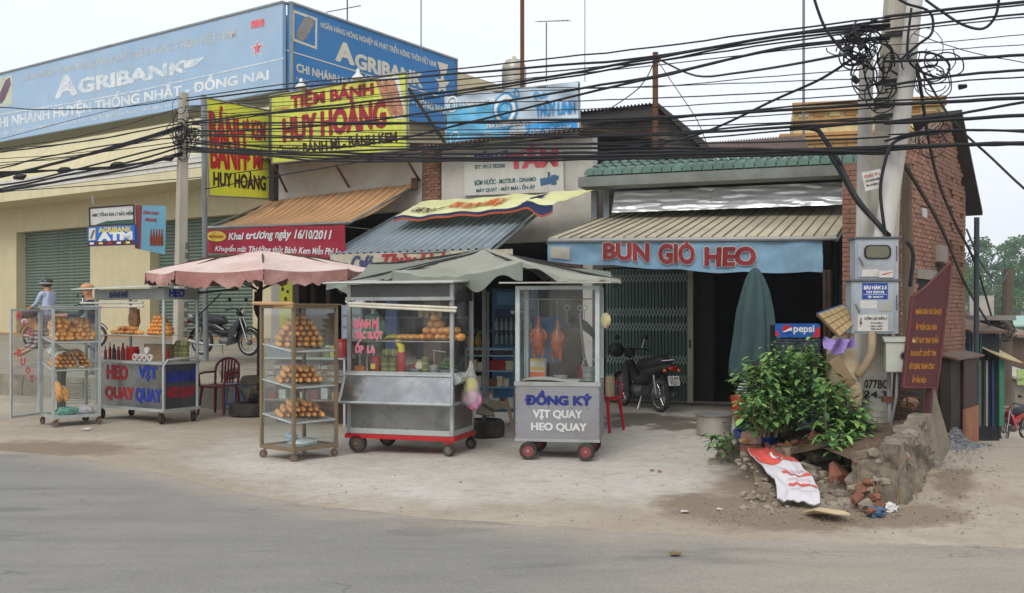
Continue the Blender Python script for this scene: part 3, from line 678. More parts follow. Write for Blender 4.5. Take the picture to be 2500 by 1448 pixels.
# tin lean-to and door at the foot of the brick house
lean = empty('tin_lean_to', KW.pt(2.6, -.4, .5), 'dark tin lean-to with a rusty brown panel at the foot of the brick house', 'shed')
q = MB(); KW.box(q, 1.9, ks1-.05, -.9, KW.sz(2300, 872)[1], .2, .05); q.build('wall', mat('dark_boards', (52,44,40), .9, var=.3, bump=.3), lean)  # wall is one dark brown tone with random variation
q = MB(); q.hexa([KW.pt(1.8, .90, .32), KW.pt(ks1, .90, .32), KW.pt(ks1, .97, .0), KW.pt(1.8, .97, .0), KW.pt(1.8, .93, .32), KW.pt(ks1, .93, .32), KW.pt(ks1, 1.0, .0), KW.pt(1.8, 1.0, .0)]); q.build('roof', rustsheet, lean)
q = MB(); KW.box(q, 2.5, 3.4, -1.0, .12, .27, .23); q.build('rusty_panel', mat('rusty_panel', (150,98,72), .85, var=.2, bump=.2, dirt=(96,66,50), dirt_amt=.6, streak=1), lean)
q = MB(); KW.box(q, 2.5, 3.35, .13, .88, .25, .22); q.build('door', mat('dark_red_door', (58,34,32), .7, var=.2), lean)
sh1 = empty('market_shed', P(2400, 1060, 22), 'dark timber and tin shed with tan canvas awning down the alley', 'shed')
q = MB(); a = P(2352, 1080, 21); b = P(2440, 770, 21); q.box((a.x, 21, a.z), (b.x, 25, b.z)); q.build('wall', mat('dark_shed_wall', (46,50,54), .85, var=.4, vs_=5), sh1)
for px_, w_, m_ in ((2385, 8, (96,104,96)), (2437, 12, (60,120,100)), (2405, 4, (150,150,150)), (2368, 5, (70,80,96)), (2420, 3, (40,70,120))):
    q = MB(); a = P(px_, 1040, 20.8); b = P(px_+w_, 880, 20.8); q.box((a.x, 20.75, a.z), (b.x, 20.85, b.z)); q.build('post', mat('shed_post_%d' % px_, m_, .7, var=.2), sh1)
q = MB(); q.grid(lambda u, v: P(2373+(2498-2373)*u, 832+52*u+8*math.sin(u*3)+(0 if v == 0 else 0), 20.5-0)+Vector((0, 1.2*v, .0+.28*v)), 12, 3, (0,0,-.02)); q.build('canvas_awning', mat('tan_canvas', (176,160,118), .85, dirt=(120,104,76), dirt_amt=.4), sh1)
q = MB(); a = P(2355, 770, 21); q.box((a.x-.1, 20.4, a.z-.1), (P(2445, 770, 21).x, 22, a.z)); q.build('roof', tin, sh1)
for px0, py0, px1, py1, Y, m_, lb in ((2368,722,2427,775,27,(176,172,164),'pale square signboard above the sheds down the alley'),):
    q = MB(); a = P(px0, py1, Y); b = P(px1, py0, Y); q.box((a.x, Y, a.z), (b.x, Y+.06, b.z)); o = q.build('signboard', mat('pale_board', m_, .7, dirt=(130,120,104), dirt_amt=.5)); tag(o, lb, 'sign')
for px0, py0, px1, py1, Y, m_, lb in ((2440,800,2520,860,34,(120,100,84),'brown roofed shed behind the alley pole'),(2470,775,2560,840,48,(150,178,166),'pale green roofed shed at the far end of the alley'),(2478,905,2540,955,31,(168,164,150),'cream stall wall beyond the red motorbike')):
    o = empty('alley_shed', P((px0+px1)/2, py1+60, Y), lb, 'shed')
    q = MB(); a = P(px0, py1+70, Y); b = P(px1, py0+25, Y); q.box((a.x, Y, a.z), (b.x, Y+3, b.z)); q.build('wall', mat('shed_wall_%d' % px0, tuple(int(c*.75) for c in m_), .8, var=.3), o)
    q = MB(); a = P(px0-8, py0+22, Y); b = P(px1, py0+22, Y); c = P(px1, py0, Y); d_ = P(px0, py0, Y)
    q.hexa([a+Vector((0,-.4,0)), b+Vector((0,-.4,0)), c+Vector((0,2,0)), d_+Vector((0,2,0)), a+Vector((0,-.4,.08)), b+Vector((0,-.4,.08)), c+Vector((0,2,.08)), d_+Vector((0,2,.08))]); q.build('roof', mat('shed_roof_%d' % px0, m_, .7, var=.15), o)
q = MB(); a = P(2484, 940, 26); b = P(2516, 925, 26); q.box((a.x, 26, a.z), (b.x, 26.04, b.z+.25)); o = q.build('haircut_sign', mat('green_sign', (160,184,120), .6)); tag(o, 'small green and white haircut signboard beside the alley road', 'sign')
lettering(o, 'HỚT TÓC', quad3(P(2486,922,25.98), P(2514,922,25.98), P(2514,930,25.98), P(2486,930,25.98)), mat('print_black', (30,30,32), .6), n=Vector((0,-1,0)))
for px0, px1, py0, py1, Y, c_, lb in ((2448,2500,868,990,36,(66,62,60),'dark stall front with a blue sheet, right of the alley pole'),(2404,2436,800,880,26,(110,84,62),'brown timber loft above the tan canvas awning'),(2362,2398,800,862,19.6,(70,92,96),'blue green tin box front over the lean-to roof')):
    o = empty('alley_stall', P((px0+px1)/2, py1, Y), lb, 'stall'); a = P(px0, py1, Y); b = P(px1, py0, Y)
    q = MB(); q.box((a.x, Y, a.z), (b.x, Y+2, b.z)); q.build('wall', mat('stall_%d' % px0, c_, .85, var=.35, vs_=4), o)
    for k in range(4):
        x = px0+(px1-px0)*(k+.3)/4; q = MB(); u = P(x, py1, Y-.08); v = P(x+(px1-px0)*.12, py0+8, Y-.08); q.box((u.x, Y-.1, u.z), (v.x, Y-.04, v.z)); q.build('upright_board', mat('stall_board_%d' % (k % 4), ((52,76,120),(150,146,138),(96,70,50),(60,110,100))[k], .8, var=.3), o)
    q = MB(); q.hexa([Vector((a.x-.2,Y-.6,b.z-.1)), Vector((b.x+.2,Y-.6,b.z-.1)), Vector((b.x+.2,Y+2,b.z+.25)), Vector((a.x-.2,Y+2,b.z+.25)), Vector((a.x-.2,Y-.6,b.z-.05)), Vector((b.x+.2,Y-.6,b.z-.05)), Vector((b.x+.2,Y+2,b.z+.3)), Vector((a.x-.2,Y+2,b.z+.3))]); q.build('roof', rustsheet, o)
# alley pole
q = MB(); q.cyl(P(2452, 990, 25), P(2463, 657, 25), .16, 10, .12); o = q.build('alley_pole', mat('weathered_pole', (92,82,72), .9, bump=.4)); tag(o, 'brown weathered utility pole down the alley, lower than the trees', 'pole')
HAZE = True
# hill and far terrain
mb = MB()
def hill(u, v):
    x = -150+700*u; y = 130+260*v
    return Vector((x, y, -8+22*ss(0, .5, v)*(0.6+.4*math.sin(u*6+1))))
mb.grid(hill, 40, 16); o = mb.build('hill', mat('hill_soil', (84,96,66), .95, var=.2)); tag(o, 'wooded hill beyond the alley', kind='structure')
# ------------------------------------------------ signs, awnings, banners
pr_white = mat('print_white', (214,216,216), .6, var=.05, bump=0)
pr_red = mat('print_red', (176,32,36), .6, var=.1, bump=0); pr_maroon = mat('print_maroon', (150,36,52), .6, var=.08, bump=0)
pr_black = mat('print_black', (30,30,32), .6, bump=0); pr_brown = mat('print_dark_brown', (66,36,22), .6, bump=0)
pr_blue = mat('print_blue', (32,48,140), .6, var=.08, bump=0); pr_teal = mat('print_teal', (34,92,96), .6, bump=0)
def disc(mb, c, x, y, r, n=20, r0=0):
    if r0: 
        for k in range(n):
            a, b = 2*math.pi*k/n, 2*math.pi*(k+1)/n
            mb.face([c+x*math.cos(a)*r0+y*math.sin(a)*r0, c+x*math.cos(b)*r0+y*math.sin(b)*r0, c+x*math.cos(b)*r+y*math.sin(b)*r, c+x*math.cos(a)*r+y*math.sin(a)*r])
    else: mb.face([c+x*math.cos(2*math.pi*k/n)*r+y*math.sin(2*math.pi*k/n)*r for k in range(n)])
def star(mb, c, x, y, r, r2=.42):
    pts = [c+(x*math.sin(math.pi*k/5)+y*math.cos(math.pi*k/5))*(r if k % 2 == 0 else r*r2) for k in range(10)]
    o = mb.av(c); ii = [mb.av(p) for p in pts]
    for k in range(10): mb.f.append([o, ii[k], ii[(k+1) % 10]])
Z = Vector((0, 0, 1))
def signframe(parent, pts, n, w, m, name='frame', th=.05):
    mb = MB()
    for a, b in zip(pts, pts[1:]+pts[:1]): mb.tube([Vector(a)+n*.012, Vector(b)+n*.012], w, 4)
    return mb.build(name, m, parent)
# bank billboards -------------------------------------------------
bl_faded = mat('billboard_faded_blue', (156,184,210), .7, var=.09, vs_=.7, bump=.05, dirt=(166,176,182), dirt_amt=.55, dirt_s=.55)
bl_deep = mat('billboard_blue', (50,118,176), .65, var=.08, vs_=.7, bump=.05, dirt=(90,140,180), dirt_amt=.35, dirt_s=.8)
fade_w = mat('faded_letters', (214,220,222), .7, var=.12, vs_=6, bump=0, dirt=(128,158,186), dirt_amt=.8, dirt_s=4)
fade_g = mat('peeling_grey_letters', (190,190,184), .7, var=.18, vs_=8, bump=0, dirt=(132,166,198), dirt_amt=.9, dirt_s=3)
cream_l = mat('cream_letters', (206,202,184), .7, var=.05, bump=0)
zt0 = BK.sz(700, 10)[1]; zb0 = BK.sz(697, 222)[1]
b1 = empty('billboard', BK.pt(-12, zb0), 'long faded pale blue bank billboard with peeling white letters, left of the corner', 'billboard')
q = MB(); BK.box(q, -34, -.02, zb0, zt0, .12, 0); q.build('panel', bl_faded, b1)
q = MB(); BK.box(q, -34, .0, zt0, zt0+.05, .15, -.05); q.build('frame', steel, b1)
def lt(parent, pl, s, tl, tr, br, bl, m, off=.0, **k): return lettering(parent, s, quad(pl, tl, tr, br, bl, off), m, n=pl.n, **k)
lt(b1, BK, 'NGÂN HÀNG NÔNG NGHIỆP VÀ PHÁT TRIỂN NÔNG THÔN VIỆT NAM', (48,178), (577,60), (577,97), (50,204), fade_g, off=.12, bold=.02)
lt(b1, BK, 'A', (137,190), (187,180), (187,230), (137,240), fade_w, off=.12, bold=.045)
lt(b1, BK, 'GRIBANK', (193,193), (457,146), (457,176), (193,229), fade_w, off=.12, bold=.045)
lt(b1, BK, 'CHI NHÁNH HUYỆN THỐNG NHẤT - ĐỒNG NAI', (-18,278), (656,158), (656,200), (-18,322), mat('white_faded_letters', (222,226,226), .7, var=.1, vs_=5, bump=0, dirt=(150,176,198), dirt_amt=.7, dirt_s=1.4), off=.12, bold=.035)
lt(b1, BK, 'ĐT: 061.770652 - 770653   Quốc Lộ 1A - ấp Trần Cao Vân - Xã Bàu Hàm 2 - Huyện Thống Nhất', (-16,322), (622,216), (622,227), (-16,337), fade_w, off=.12)
q = MB()
for a, b in (((-40,284),(200,246)), ((200,246),(330,222)), ((330,222),(693,141))):
    q.face([BK.hit(*a, .126), BK.hit(*b, .126), BK.hit(b[0], b[1]+3, .126), BK.hit(a[0], a[1]+3, .126)])
q.face([BK.hit(448,150,.126), BK.hit(500,138,.126), BK.hit(480,160,.126), BK.hit(450,170,.126)])
q.build('swoosh_stripe', fade_w, b1)
q = MB(); q.face([BK.hit(x, y, .126) for x, y in ((613,51),(645,45),(645,64),(613,70))]); star(q, BK.hit(628,118,.126), BK.d, Z, .19); q.build('red_emblem', mat('faded_red_print', (206,84,96), .6, dirt=(206,190,190), dirt_amt=.6, dirt_s=8), b1)
q = MB(); star(q, BK.hit(628,118,.122), BK.d, Z, .24); q.build('emblem_border', pr_white, b1)
q = MB(); q.face([BK.hit(x, y, .124) for x, y in ((-30,196),(30,183),(31,255),(-30,266))]); q.build('logo_back', mat('logo_cream', (190,196,178), .7), b1)
q = MB(); q.face([BK.hit(x, y, .128) for x, y in ((2,255),(-6,240),(14,196),(24,188),(26,206),(12,242))]); q.build('logo_mark', mat('logo_plum', (112,88,104), .7), b1)
b2 = empty('billboard', BS.pt(3, zb0), 'deep blue bank billboard with cream letters and square emblem, right of the corner', 'billboard')
e2 = BS.sz(1106, 200)[0]
q = MB(); BS.box(q, .02, e2, zb0, zt0, .12, 0); q.build('panel', bl_deep, b2)
q = MB(); BS.box(q, 0, e2+.03, zt0, zt0+.05, .15, -.05); BS.box(q, e2, e2+.05, zb0, zt0+.05, .15, -.05); BS.box(q, -.02, .06, zb0-.5, zt0, .16, .12); q.build('frame', steel, b2)
lt(b2, BS, 'NGÂN HÀNG NÔNG NGHIỆP VÀ PHÁT TRIỂN NÔNG THÔN VIỆT NAM', (783,46), (1064,143), (1064,168), (783,70), cream_l, off=.12, bold=.02)
lt(b2, BS, 'A', (821,100), (863,112), (863,158), (821,147), cream_l, off=.12, bold=.045)
lt(b2, BS, 'GRIBANK', (868,130), (1030,180), (1030,214), (868,165), cream_l, off=.12, bold=.045)
lt(b2, BS, 'CHI NHÁNH HUYỆN THỐNG NHẤT - ĐỒNG NAI', (724,143), (1085,252), (1085,282), (724,180), cream_l, off=.12, bold=.035)
lt(b2, BS, 'Địa chỉ: Quốc Lộ 1A - ấp Trần Cao Vân - Xã Bàu Hàm 2 - Huyện Thống Nhất', (722,186), (900,236), (900,244), (722,194), cream_l, off=.12)
q = MB(); q.face([BS.hit(*p, .127) for p in ((700,121),(1078,236),(1078,239),(700,124))]); star(q, BS.hit(1080,205,.127), BS.d, Z, .36)
q.face([BS.hit(*p, .127) for p in ((1068,150),(1094,158),(1090,178),(1085,186),(1077,184),(1074,172))]); q.build('swoosh_stripe', cream_l, b2)
q = MB(); q.face([BS.hit(*p, .126) for p in ((714,23),(775,45),(774,121),(714,99))]); q.build('emblem_border', cream_l, b2)
q = MB(); q.face([BS.hit(*p, .130) for p in ((719,31),(770,50),(769,113),(719,94))]); q.build('emblem_field', bl_deep, b2)
q = MB(); q.face([BS.hit(*p, .134) for p in ((723,82),(742,44),(752,40),(765,46),(767,58),(748,94),(737,100),(726,96))]); q.build('emblem_mark', mat('emblem_grey', (140,138,132), .7), b2)
lt(b2, BS, 'V B', (722,34), (738,40), (738,52), (722,46), cream_l, off=.124); lt(b2, BS, 'A R D', (748,96), (768,103), (768,110), (748,103), cream_l, off=.124)
# pointed floodlights on the big yellow sign
ylw = mat('sign_yellow_green', (206,212,84), .55, var=.05, bump=.03, dirt=(140,146,84), dirt_amt=.6, dirt_s=1.5, streak=1)
ylw2 = mat('sign_bright_yellow', (222,226,62), .5, var=.06, bump=.03, dirt=(160,164,80), dirt_amt=.4, streak=1)
# big yellow sign
OFFY = .85
ys = empty('shop_signboard', ST.hit(830, 400, OFFY), 'big wide yellow-green bakery signboard with red letters and bread picture', 'sign')
cor = [(661,235),(993,177),(996,366),(665,400)]
q = MB(); P4 = ST.board(q, cor, OFFY, .05); q.build('panel', ylw, ys); signframe(ys, P4, ST.n, .02, steel)
lt(ys, ST, 'TIỆM BÁNH', (711,226), (910,194), (912,237), (712,272), pr_maroon, off=OFFY, bold=.045, outline=mat('print_orange', (214,150,60), .6), ow=.012)
lt(ys, ST, 'HUY HOÀNG', (691,278), (940,230), (942,308), (693,346), pr_maroon, off=OFFY, bold=.05, outline=mat('print_orange', (214,150,60), .6), ow=.012)
lt(ys, ST, 'BÁNH MÌ - BÁNH KEM', (739,344), (968,315), (970,346), (741,374), pr_brown, off=OFFY, bold=.04)
lt(ys, ST, 'Chuyên:', (676,357), (732,351), (733,372), (677,382), pr_brown, off=OFFY, shear=.3)
lt(ys, ST, 'HUY HOÀNG', (672,262), (706,258), (706,266), (672,270), pr_red, off=OFFY)
q = MB(); q.face([ST.hit(*p, OFFY+.006) for p in ((914,196),(936,186),(954,190),(964,184),(974,188),(989,270),(984,291),(966,290),(958,284))]); q.build('bread_picture_border', pr_white, ys)
for k, (xa, xb) in enumerate(((917,962),(934,972),(950,984))):
    q = MB(); q.face([ST.hit(*p, OFFY+.010+.003*k) for p in ((xa,200),(xa+6,192),(xa+13,194),(xa+17,204),(xb+2,272),(xb-2,283),(xb-8,284),(xb-13,276))]); q.build('bread_picture', mat('print_bread_%d' % k, ((166,112,84),(150,98,72),(172,120,92))[k], .6, dirt=(214,178,140), dirt_amt=.7, dirt_s=14), ys)
# brace bars behind/below the yellow sign
def bar(name, pts, r, m, label, cat, n=6):
    q = MB(); q.tube(pts, r, n); o = q.build(name, m); return tag(o, label, cat)
q = MB()
for a, b in (((820,402),(852,456)),((995,392),(1024,440)),((668,400),(700,468))):
    q2 = MB(); q2.tube([ST.hit(*a, OFFY-.08), ST.hit(*b, .04)], .028, 5); q2.build('brace', rust, ys)
q2 = MB(); q2.tube([ST.hit(997,215,OFFY-.05), ST.hit(1088,352,.3)], .035, 5); q2.build('brace', mat('dark_iron', (52,50,50), .7), ys)
for px_, py_ in ((735,205),(874,182)):
    lp = empty('flood_lamp', ST.hit(px_, py_+8, OFFY+.05), 'white cone lamp over the left part of the yellow signboard' if px_ < 800 else 'white cone lamp over the middle of the yellow signboard, in front of the blue billboard', 'lamp')
    c = ST.hit(px_, py_, OFFY+.15); q = MB(); q.lathe([(.13,-.09),(.12,-.06),(.04,.03),(.035,.1),(.01,.12)], c, 14); q.build('shade', mat('white_enamel', (205,205,200), .4), lp, smooth=True)
    q = MB(); q.tube([c+Z*.05, c+Z*.05-ST.n*.25, ST.hit(px_+14, py_+28, OFFY)], .012, 5); q.build('arm', steel, lp)
# vertical yellow sign and steel post
VP = Plane((P(503,0,20.2).x, 20.2), -59)
vsn = empty('hanging_signboard', VP.hit(580, 482), 'tall bright yellow signboard on a grey steel post, red and brown letters', 'sign')
q = MB(); P4 = VP.board(q, [(502,238),(657,270),(656,486),(509,478)], 0, .12); q.build('panel', ylw2, vsn); signframe(vsn, P4, VP.n, .018, steel)
gl = mat('glow_orange', (226,120,40), .6, bump=0)
lt(vsn, VP, 'BÁNH', (510,252), (596,283), (598,352), (512,350), pr_red, bold=.04, outline=gl, ow=.012)
lt(vsn, VP, 'BÁNH', (512,318), (598,328), (600,414), (515,408), pr_red, bold=.04, outline=gl, ow=.012)
lt(vsn, VP, '* KEM', (600,290), (647,297), (647,342), (600,337), pr_red, bold=.04, outline=gl, ow=.01)
lt(vsn, VP, '* MÌ', (600,362), (640,365), (640,413), (600,409), pr_red, bold=.04, outline=gl, ow=.01)
lt(vsn, VP, 'HUY HOÀNG', (521,412), (648,422), (648,465), (521,452), pr_brown, bold=.045)
q = MB(); q.cyl(P(503, 880, 20.15), P(497, 232, 20.15), .055, 12); o = q.build('steel_post', steel_paint); tag(o, 'slim grey steel post carrying the tall yellow signboard by the black motorbike', 'post')
q = MB(); ST.box(q, ST.sz(657,300,.6)[0], ST.sz(668,300,.6)[0], ST.sz(660,490,.6)[1], ST.sz(660,262,.6)[1], .6, .45); o = q.build('sign_bracket', mat('dark_iron', (52,50,50), .7)); tag(o, 'dark iron bracket column between the two yellow signboards', 'bracket')
# brown awning ----------------------------------------------------
def striped(parent, name, fn, nu, nv, mats, cyc, th=(0,0,-.01), smooth=True):
    q = MB(); q.grid(fn, nu, nv, th); o = q.build(name, mats[0], parent, smooth=smooth)
    for m_ in mats[1:]: o.data.materials.append(m_)
    tot = nu*nv
    for i, p in enumerate(o.data.polygons):
        k = (i % tot)//nv if i < 2*tot else 0
        p.material_index = cyc[k % len(cyc)]
    return o
aw = empty('awning', ST.hit(680, 560, 1.9), 'faded brown striped fabric awning over the bakery front', 'awning')
aA = ST.hit(655, 491, .08); aB = ST.hit(1012, 448, .08); aC = ST.hit(852, 545, 1.9); aD = ST.hit(505, 556, 1.9)
def af(u, v):
    p = (aA*(1-u)+aB*u)*(1-v)+(aD*(1-u)+aC*u)*v
    return p-Z*(.10*math.sin(math.pi*v)+.03*v*math.sin(u*math.pi)+.02*nz(u*6, v*3, 1))
aw1 = mat('awning_brown', (176,134,92), .85, var=.1, dirt=(120,92,66), dirt_amt=.5, dirt_s=1.2); aw2 = mat('awning_tan', (206,174,132), .85, var=.08, dirt=(130,100,70), dirt_amt=.4)
striped(aw, 'fabric', af, 108, 10, [aw1, aw2, mat('awning_red_brown', (148,96,62), .85)], [0,0,0,1,0,2,0,0,1,0,0,0])
q = MB(); q.tube([aD, aC], .03, 8); q.build('front_bar', steel, aw)
q = MB(); q.tube([aB-Z*.05, aC], .022, 6); q.build('arm', steel, aw); q = MB(); q.tube([aA-Z*.05, aD], .022, 6); q.build('arm', steel, aw)
q = MB(); q.box(aB-Vector((.06,.1,.12)), aB+Vector((.06,.05,.1))); q.build('bracket', rust, aw)
# red banner
rb = empty('banner', ST.hit(670, 630, 1.95), 'red cloth banner with white lettering and yellow oval hanging from the brown awning', 'banner')
redc = mat('red_banner_cloth', (158,36,58), .75, var=.14, bump=.15, dirt=(180,80,90), dirt_amt=.35)
def rbf(u, v):
    a = ST.hit(505+337*u, 560-13*u+3*math.sin(u*9), 1.98); b = ST.hit(505+337*u, 618+14*u, 1.98)
    return b*(1-v)+a*v+ST.n*(.025*math.sin(u*23+v*2)*(1-v*.5)+.02*math.sin(u*9))
q = MB(); q.grid(rbf, 70, 10, -ST.n*.006); q.build('cloth', redc, rb, smooth=True)
def sub(f, u0, v0, u1, v1, sk=0.0): return lambda u, v: f(u0+(u1-u0)*u, v0+(v1-v0)*v+sk*u)
lettering(rb, 'Khai trương ngày 16/10/2011', sub(rbf, .16, .50, .91, .86), pr_white, n=ST.n, bold=.03, shear=.25, eps=.01)
lettering(rb, 'Khuyến mãi: Thưởng thức Bánh Kem Miễn Phí !', sub(rbf, .07, .04, .95, .38), pr_white, n=ST.n, bold=.02, shear=.25, eps=.01)
q = MB(); q.face([rbf(.075+.07*math.cos(t*math.pi/10), .72+.22*math.sin(t*math.pi/10))+ST.n*.012 for t in range(20)]); q.build('oval', mat('print_yellow', (214,190,70), .6), rb)
lettering(rb, 'HUY HOÀNG', sub(rbf, .025, .64, .125, .80), pr_red, n=ST.n, bold=.02, eps=.018)
q = MB(); q.tube([ST.hit(505,557,1.96), ST.hit(842,545,1.96)], .018, 6); q.build('hanging_rod', steel, rb)
# blue tea banner on the roof of the repair shop ------------------
tb_o = .3
tb = empty('tea_banner', ST.hit(1250, 350, tb_o), 'wide crumpled pale blue tea banner on the roof of the repair shop', 'banner')
def tbf(u, v):
    tl, tr, br, bl = (1086,236), (1411,200), (1415,328), (1090,357)
    px = (tl[0]*(1-u)+tr[0]*u)*v+(bl[0]*(1-u)+br[0]*u)*(1-v); py = (tl[1]*(1-u)+tr[1]*u)*v+(bl[1]*(1-u)+br[1]*u)*(1-v)
    return ST.hit(px, py, tb_o)+ST.n*(.045*nz(u*9, v*5, 2)+.025*math.sin(u*20+v*9))
q = MB(); q.grid(tbf, 60, 24, -ST.n*.01); q.build('cloth', mat('tea_banner_grey', (176,192,204), .6, var=.08, vs_=1.5, bump=.1), tb, smooth=True)
def patch(parent, f, u0, v0, u1, v1, nm, m, n, e=.008, nu=12, nv=6):
    q = MB(); q.grid(lambda u, v: f(u0+(u1-u0)*u, v0+(v1-v0)*v)+n*e, nu, nv); return q.build(nm, m, parent, smooth=True)
cy = mat('print_cyan', (86,168,206), .6, var=.1, vs_=4, bump=0, dirt=(150,196,216), dirt_amt=.8, dirt_s=3)
cy2 = mat('print_mid_blue', (52,140,196), .6, var=.08, bump=0)
patch(tb, tbf, .01, .02, .47, .80, 'printed_field', cy, ST.n, e=.016, nu=30, nv=16)
patch(tb, tbf, .60, .03, .99, .28, 'printed_field', cy2, ST.n, e=.016, nu=24, nv=6)
def ring(parent, f, cu, cv, ru, rv, m, n, e, w=.25, nm='ring'):
    q = MB(); K = 24
    for k in range(K):
        a, b = 2*math.pi*k/K, 2*math.pi*(k+1)/K
        q.face([f(cu+ru*s_*math.cos(t), cv+rv*s_*math.sin(t))+n*e for s_, t in ((1,a),(1,b),(1-w,b),(1-w,a))])
    return q.build(nm, m, parent)
for cu, cv, ru, rv, m_, e, w in ((.455,.60,.09,.36,cy2,.03,.12),(.455,.60,.078,.31,pr_white,.034,.3),(.455,.60,.052,.21,cy2,.038,.3),(.545,.90,.022,.09,cy2,.03,.35),(.06,.83,.04,.17,pr_white,.03,.2),(.06,.80,.025,.1,pr_white,.034,.4),(.07,.14,.035,.14,pr_white,.03,.2)):
    ring(tb, tbf, cu, cv, ru, rv, m_, ST.n, e, w)
lettering(tb, 'Trà Xanh Nguyên Chất', sub(tbf, .11, .74, .38, .90), pr_white, n=ST.n, bold=.04, eps=.03)
lettering(tb, 'TRÀ XANH KHÔNG ĐỘ', sub(tbf, .31, .26, .63, .38), pr_white, n=ST.n, bold=.035, outline=mat('print_navy', (24,40,66), .6), ow=.05, eps=.03)
lettering(tb, 'GIẢI NHIỆT CUỘC SỐNG', sub(tbf, .30, .10, .62, .20), pr_white, n=ST.n, bold=.03, eps=.03)
lettering(tb, 'Quán', sub(tbf, .67, .74, .77, .90), cy2, n=ST.n, bold=.03, eps=.03)
lettering(tb, 'THÙY LINH', sub(tbf, .68, .42, .97, .70), cy2, n=ST.n, bold=.05, eps=.03)
lettering(tb, 'CÀ PHÊ - NƯỚC GIẢI KHÁT', sub(tbf, .64, .08, .95, .20), pr_white, n=ST.n, bold=.02, eps=.03)
signframe(tb, [tbf(0,0)-ST.n*.04, tbf(1,0)-ST.n*.04, tbf(1,1)-ST.n*.04, tbf(0,1)-ST.n*.04], ST.n, .02, steel)
# pump shop sign on the white wall
ps = empty('pump_shop_sign', ST.hit(1255, 470, .06), 'off-white pump repair sign with green text and a pump picture', 'sign')
q = MB(); P4 = ST.board(q, [(1132,378),(1374,366),(1376,468),(1134,478)], .06, .04); q.build('panel', mat('sign_offwhite', (200,198,190), .6, var=.05, dirt=(160,150,134), dirt_amt=.4, streak=1), ps)
lt(ps, ST, 'ĐIỆN CƠ', (1158,372), (1238,364), (1238,390), (1158,398), pr_blue, off=.06, bold=.05)
lt(ps, ST, 'TÂM', (1243,366), (1360,350), (1360,404), (1244,412), mat('print_pink_red', (196,84,92), .6, bump=0), off=.06, bold=.06)
lt(ps, ST, 'ĐT: 0913.782586', (1160,403), (1233,399), (1233,409), (1160,413), pr_teal, off=.06, bold=.02)
lt(ps, ST, 'BƠM NƯỚC - MOTEUR - DINAMO', (1159,437), (1309,429), (1309,442), (1159,453), pr_teal, off=.06, bold=.035)
lt(ps, ST, 'MÁY QUẠT - MÁY MÀI - ỔN ÁP', (1163,457), (1306,447), (1306,463), (1163,472), pr_teal, off=.06, bold=.035)
q = MB()
for pts in (((1318,436),(1345,432),(1347,448),(1320,454)), ((1345,428),(1358,426),(1359,450),(1346,452)), ((1337,420),(1343,420),(1343,434),(1337,434)), ((1357,430),(1364,428),(1364,438),(1358,440))): q.face([ST.hit(*p, .067+.002*random.random()) for p in pts])
q.build('pump_picture', mat('print_steel_blue', (62,96,124), .6, bump=0), ps)
# folded yellow banner lying over the blue grey awning
fb_ = empty('folded_banner', ST.hit(1180, 520, 1.0), 'folded yellow banner with dark blue underside draped on top of the blue grey awning', 'banner')
bA = ST.hit(1030, 492, .5); bB = ST.hit(1452, 462, .5); bC = ST.hit(1350, 500, 1.25); bD = ST.hit(962, 531, 1.25)
def fbf(u, v):
    p = (bA*(1-u)+bB*u)*(1-v)+(bD*(1-u)+bC*u)*v
    return p+Z*(.05*nz(u*8, v*4, 5)+.10*math.exp(-((u-.86)/.05)**2)*v)
q = MB(); q.grid(fbf, 60, 12, (0,0,-.012)); q.build('cloth', mat('banner_yellow', (208,210,150), .6, var=.08, bump=.1, dirt=(214,210,190), dirt_amt=.7, dirt_s=2.5), fb_, smooth=True)
lettering(fb_, 'KHAI TRƯƠNG GIẢM GIÁ', sub(fbf, .3, .75, .62, .30), mat('print_orange_red', (204,96,40), .6), n=Z, bold=.04, eps=.03)
lettering(fb_, 'CAFE THÙY LINH', sub(fbf, .08, .85, .28, .55), pr_brown, n=Z, bold=.03, eps=.03)
lettering(fb_, 'KM', sub(fbf, .78, .85, .84, .4), pr_blue, n=Z, bold=.05, eps=.03)
def ff(u, v): return fbf(u, 1)+ST.n*.02-Z*v*(.05+.13*math.exp(-((u-.93)/.08)**2))+ST.n*.03*nz(u*9, v)
q = MB(); q.grid(ff, 60, 3, -ST.n*.008); q.build('underside_fold', mat('banner_navy', (40,52,92), .6, bump=.1), fb_, smooth=True)
def ff2(u, v): return ff(u, 1)-Z*(.035*v)+ST.n*.004
q = MB(); q.grid(ff2, 60, 1, -ST.n*.008); q.build('orange_hem', mat('banner_orange', (176,84,50), .6), fb_, smooth=True)
# blue grey corrugated awning
ca = empty('awning', ST.hit(1000, 600, 2.1), 'blue grey corrugated metal awning with pale ribs over the cafe', 'awning')
cA = ST.hit(980, 520, .3); cB = ST.hit(1330, 500, .3); cC = ST.hit(1201, 607, 2.05); cD = ST.hit(805, 621, 2.05)
cg1 = mat('sheet_blue_grey', (132,148,158), .5, metal=.35, var=.1, dirt=(120,116,104), dirt_amt=.5, dirt_s=1.2, streak=0); cg2 = mat('sheet_pale', (176,178,172), .5, metal=.3, dirt=(130,124,108), dirt_amt=.4)
def cf(u, v):
    p = (cA*(1-u)+cB*u)*(1-v)+(cD*(1-u)+cC*u)*v
    k = (u*22) % 1; return p+Z*(.03 if k < .17 or k > .95 else 0)
striped(ca, 'sheet', cf, 132, 4, [cg1, cg2], [1,0,0,0,0,0], smooth=False)
q = MB(); q.tube([cD-Z*.03, cC-Z*.03], .025, 6); q.build('front_bar', steel, ca)
q = MB(); q.tube([cB-Z*.06, cC-Z*.05], .03, 6); q.build('side_bar', steel_paint, ca)
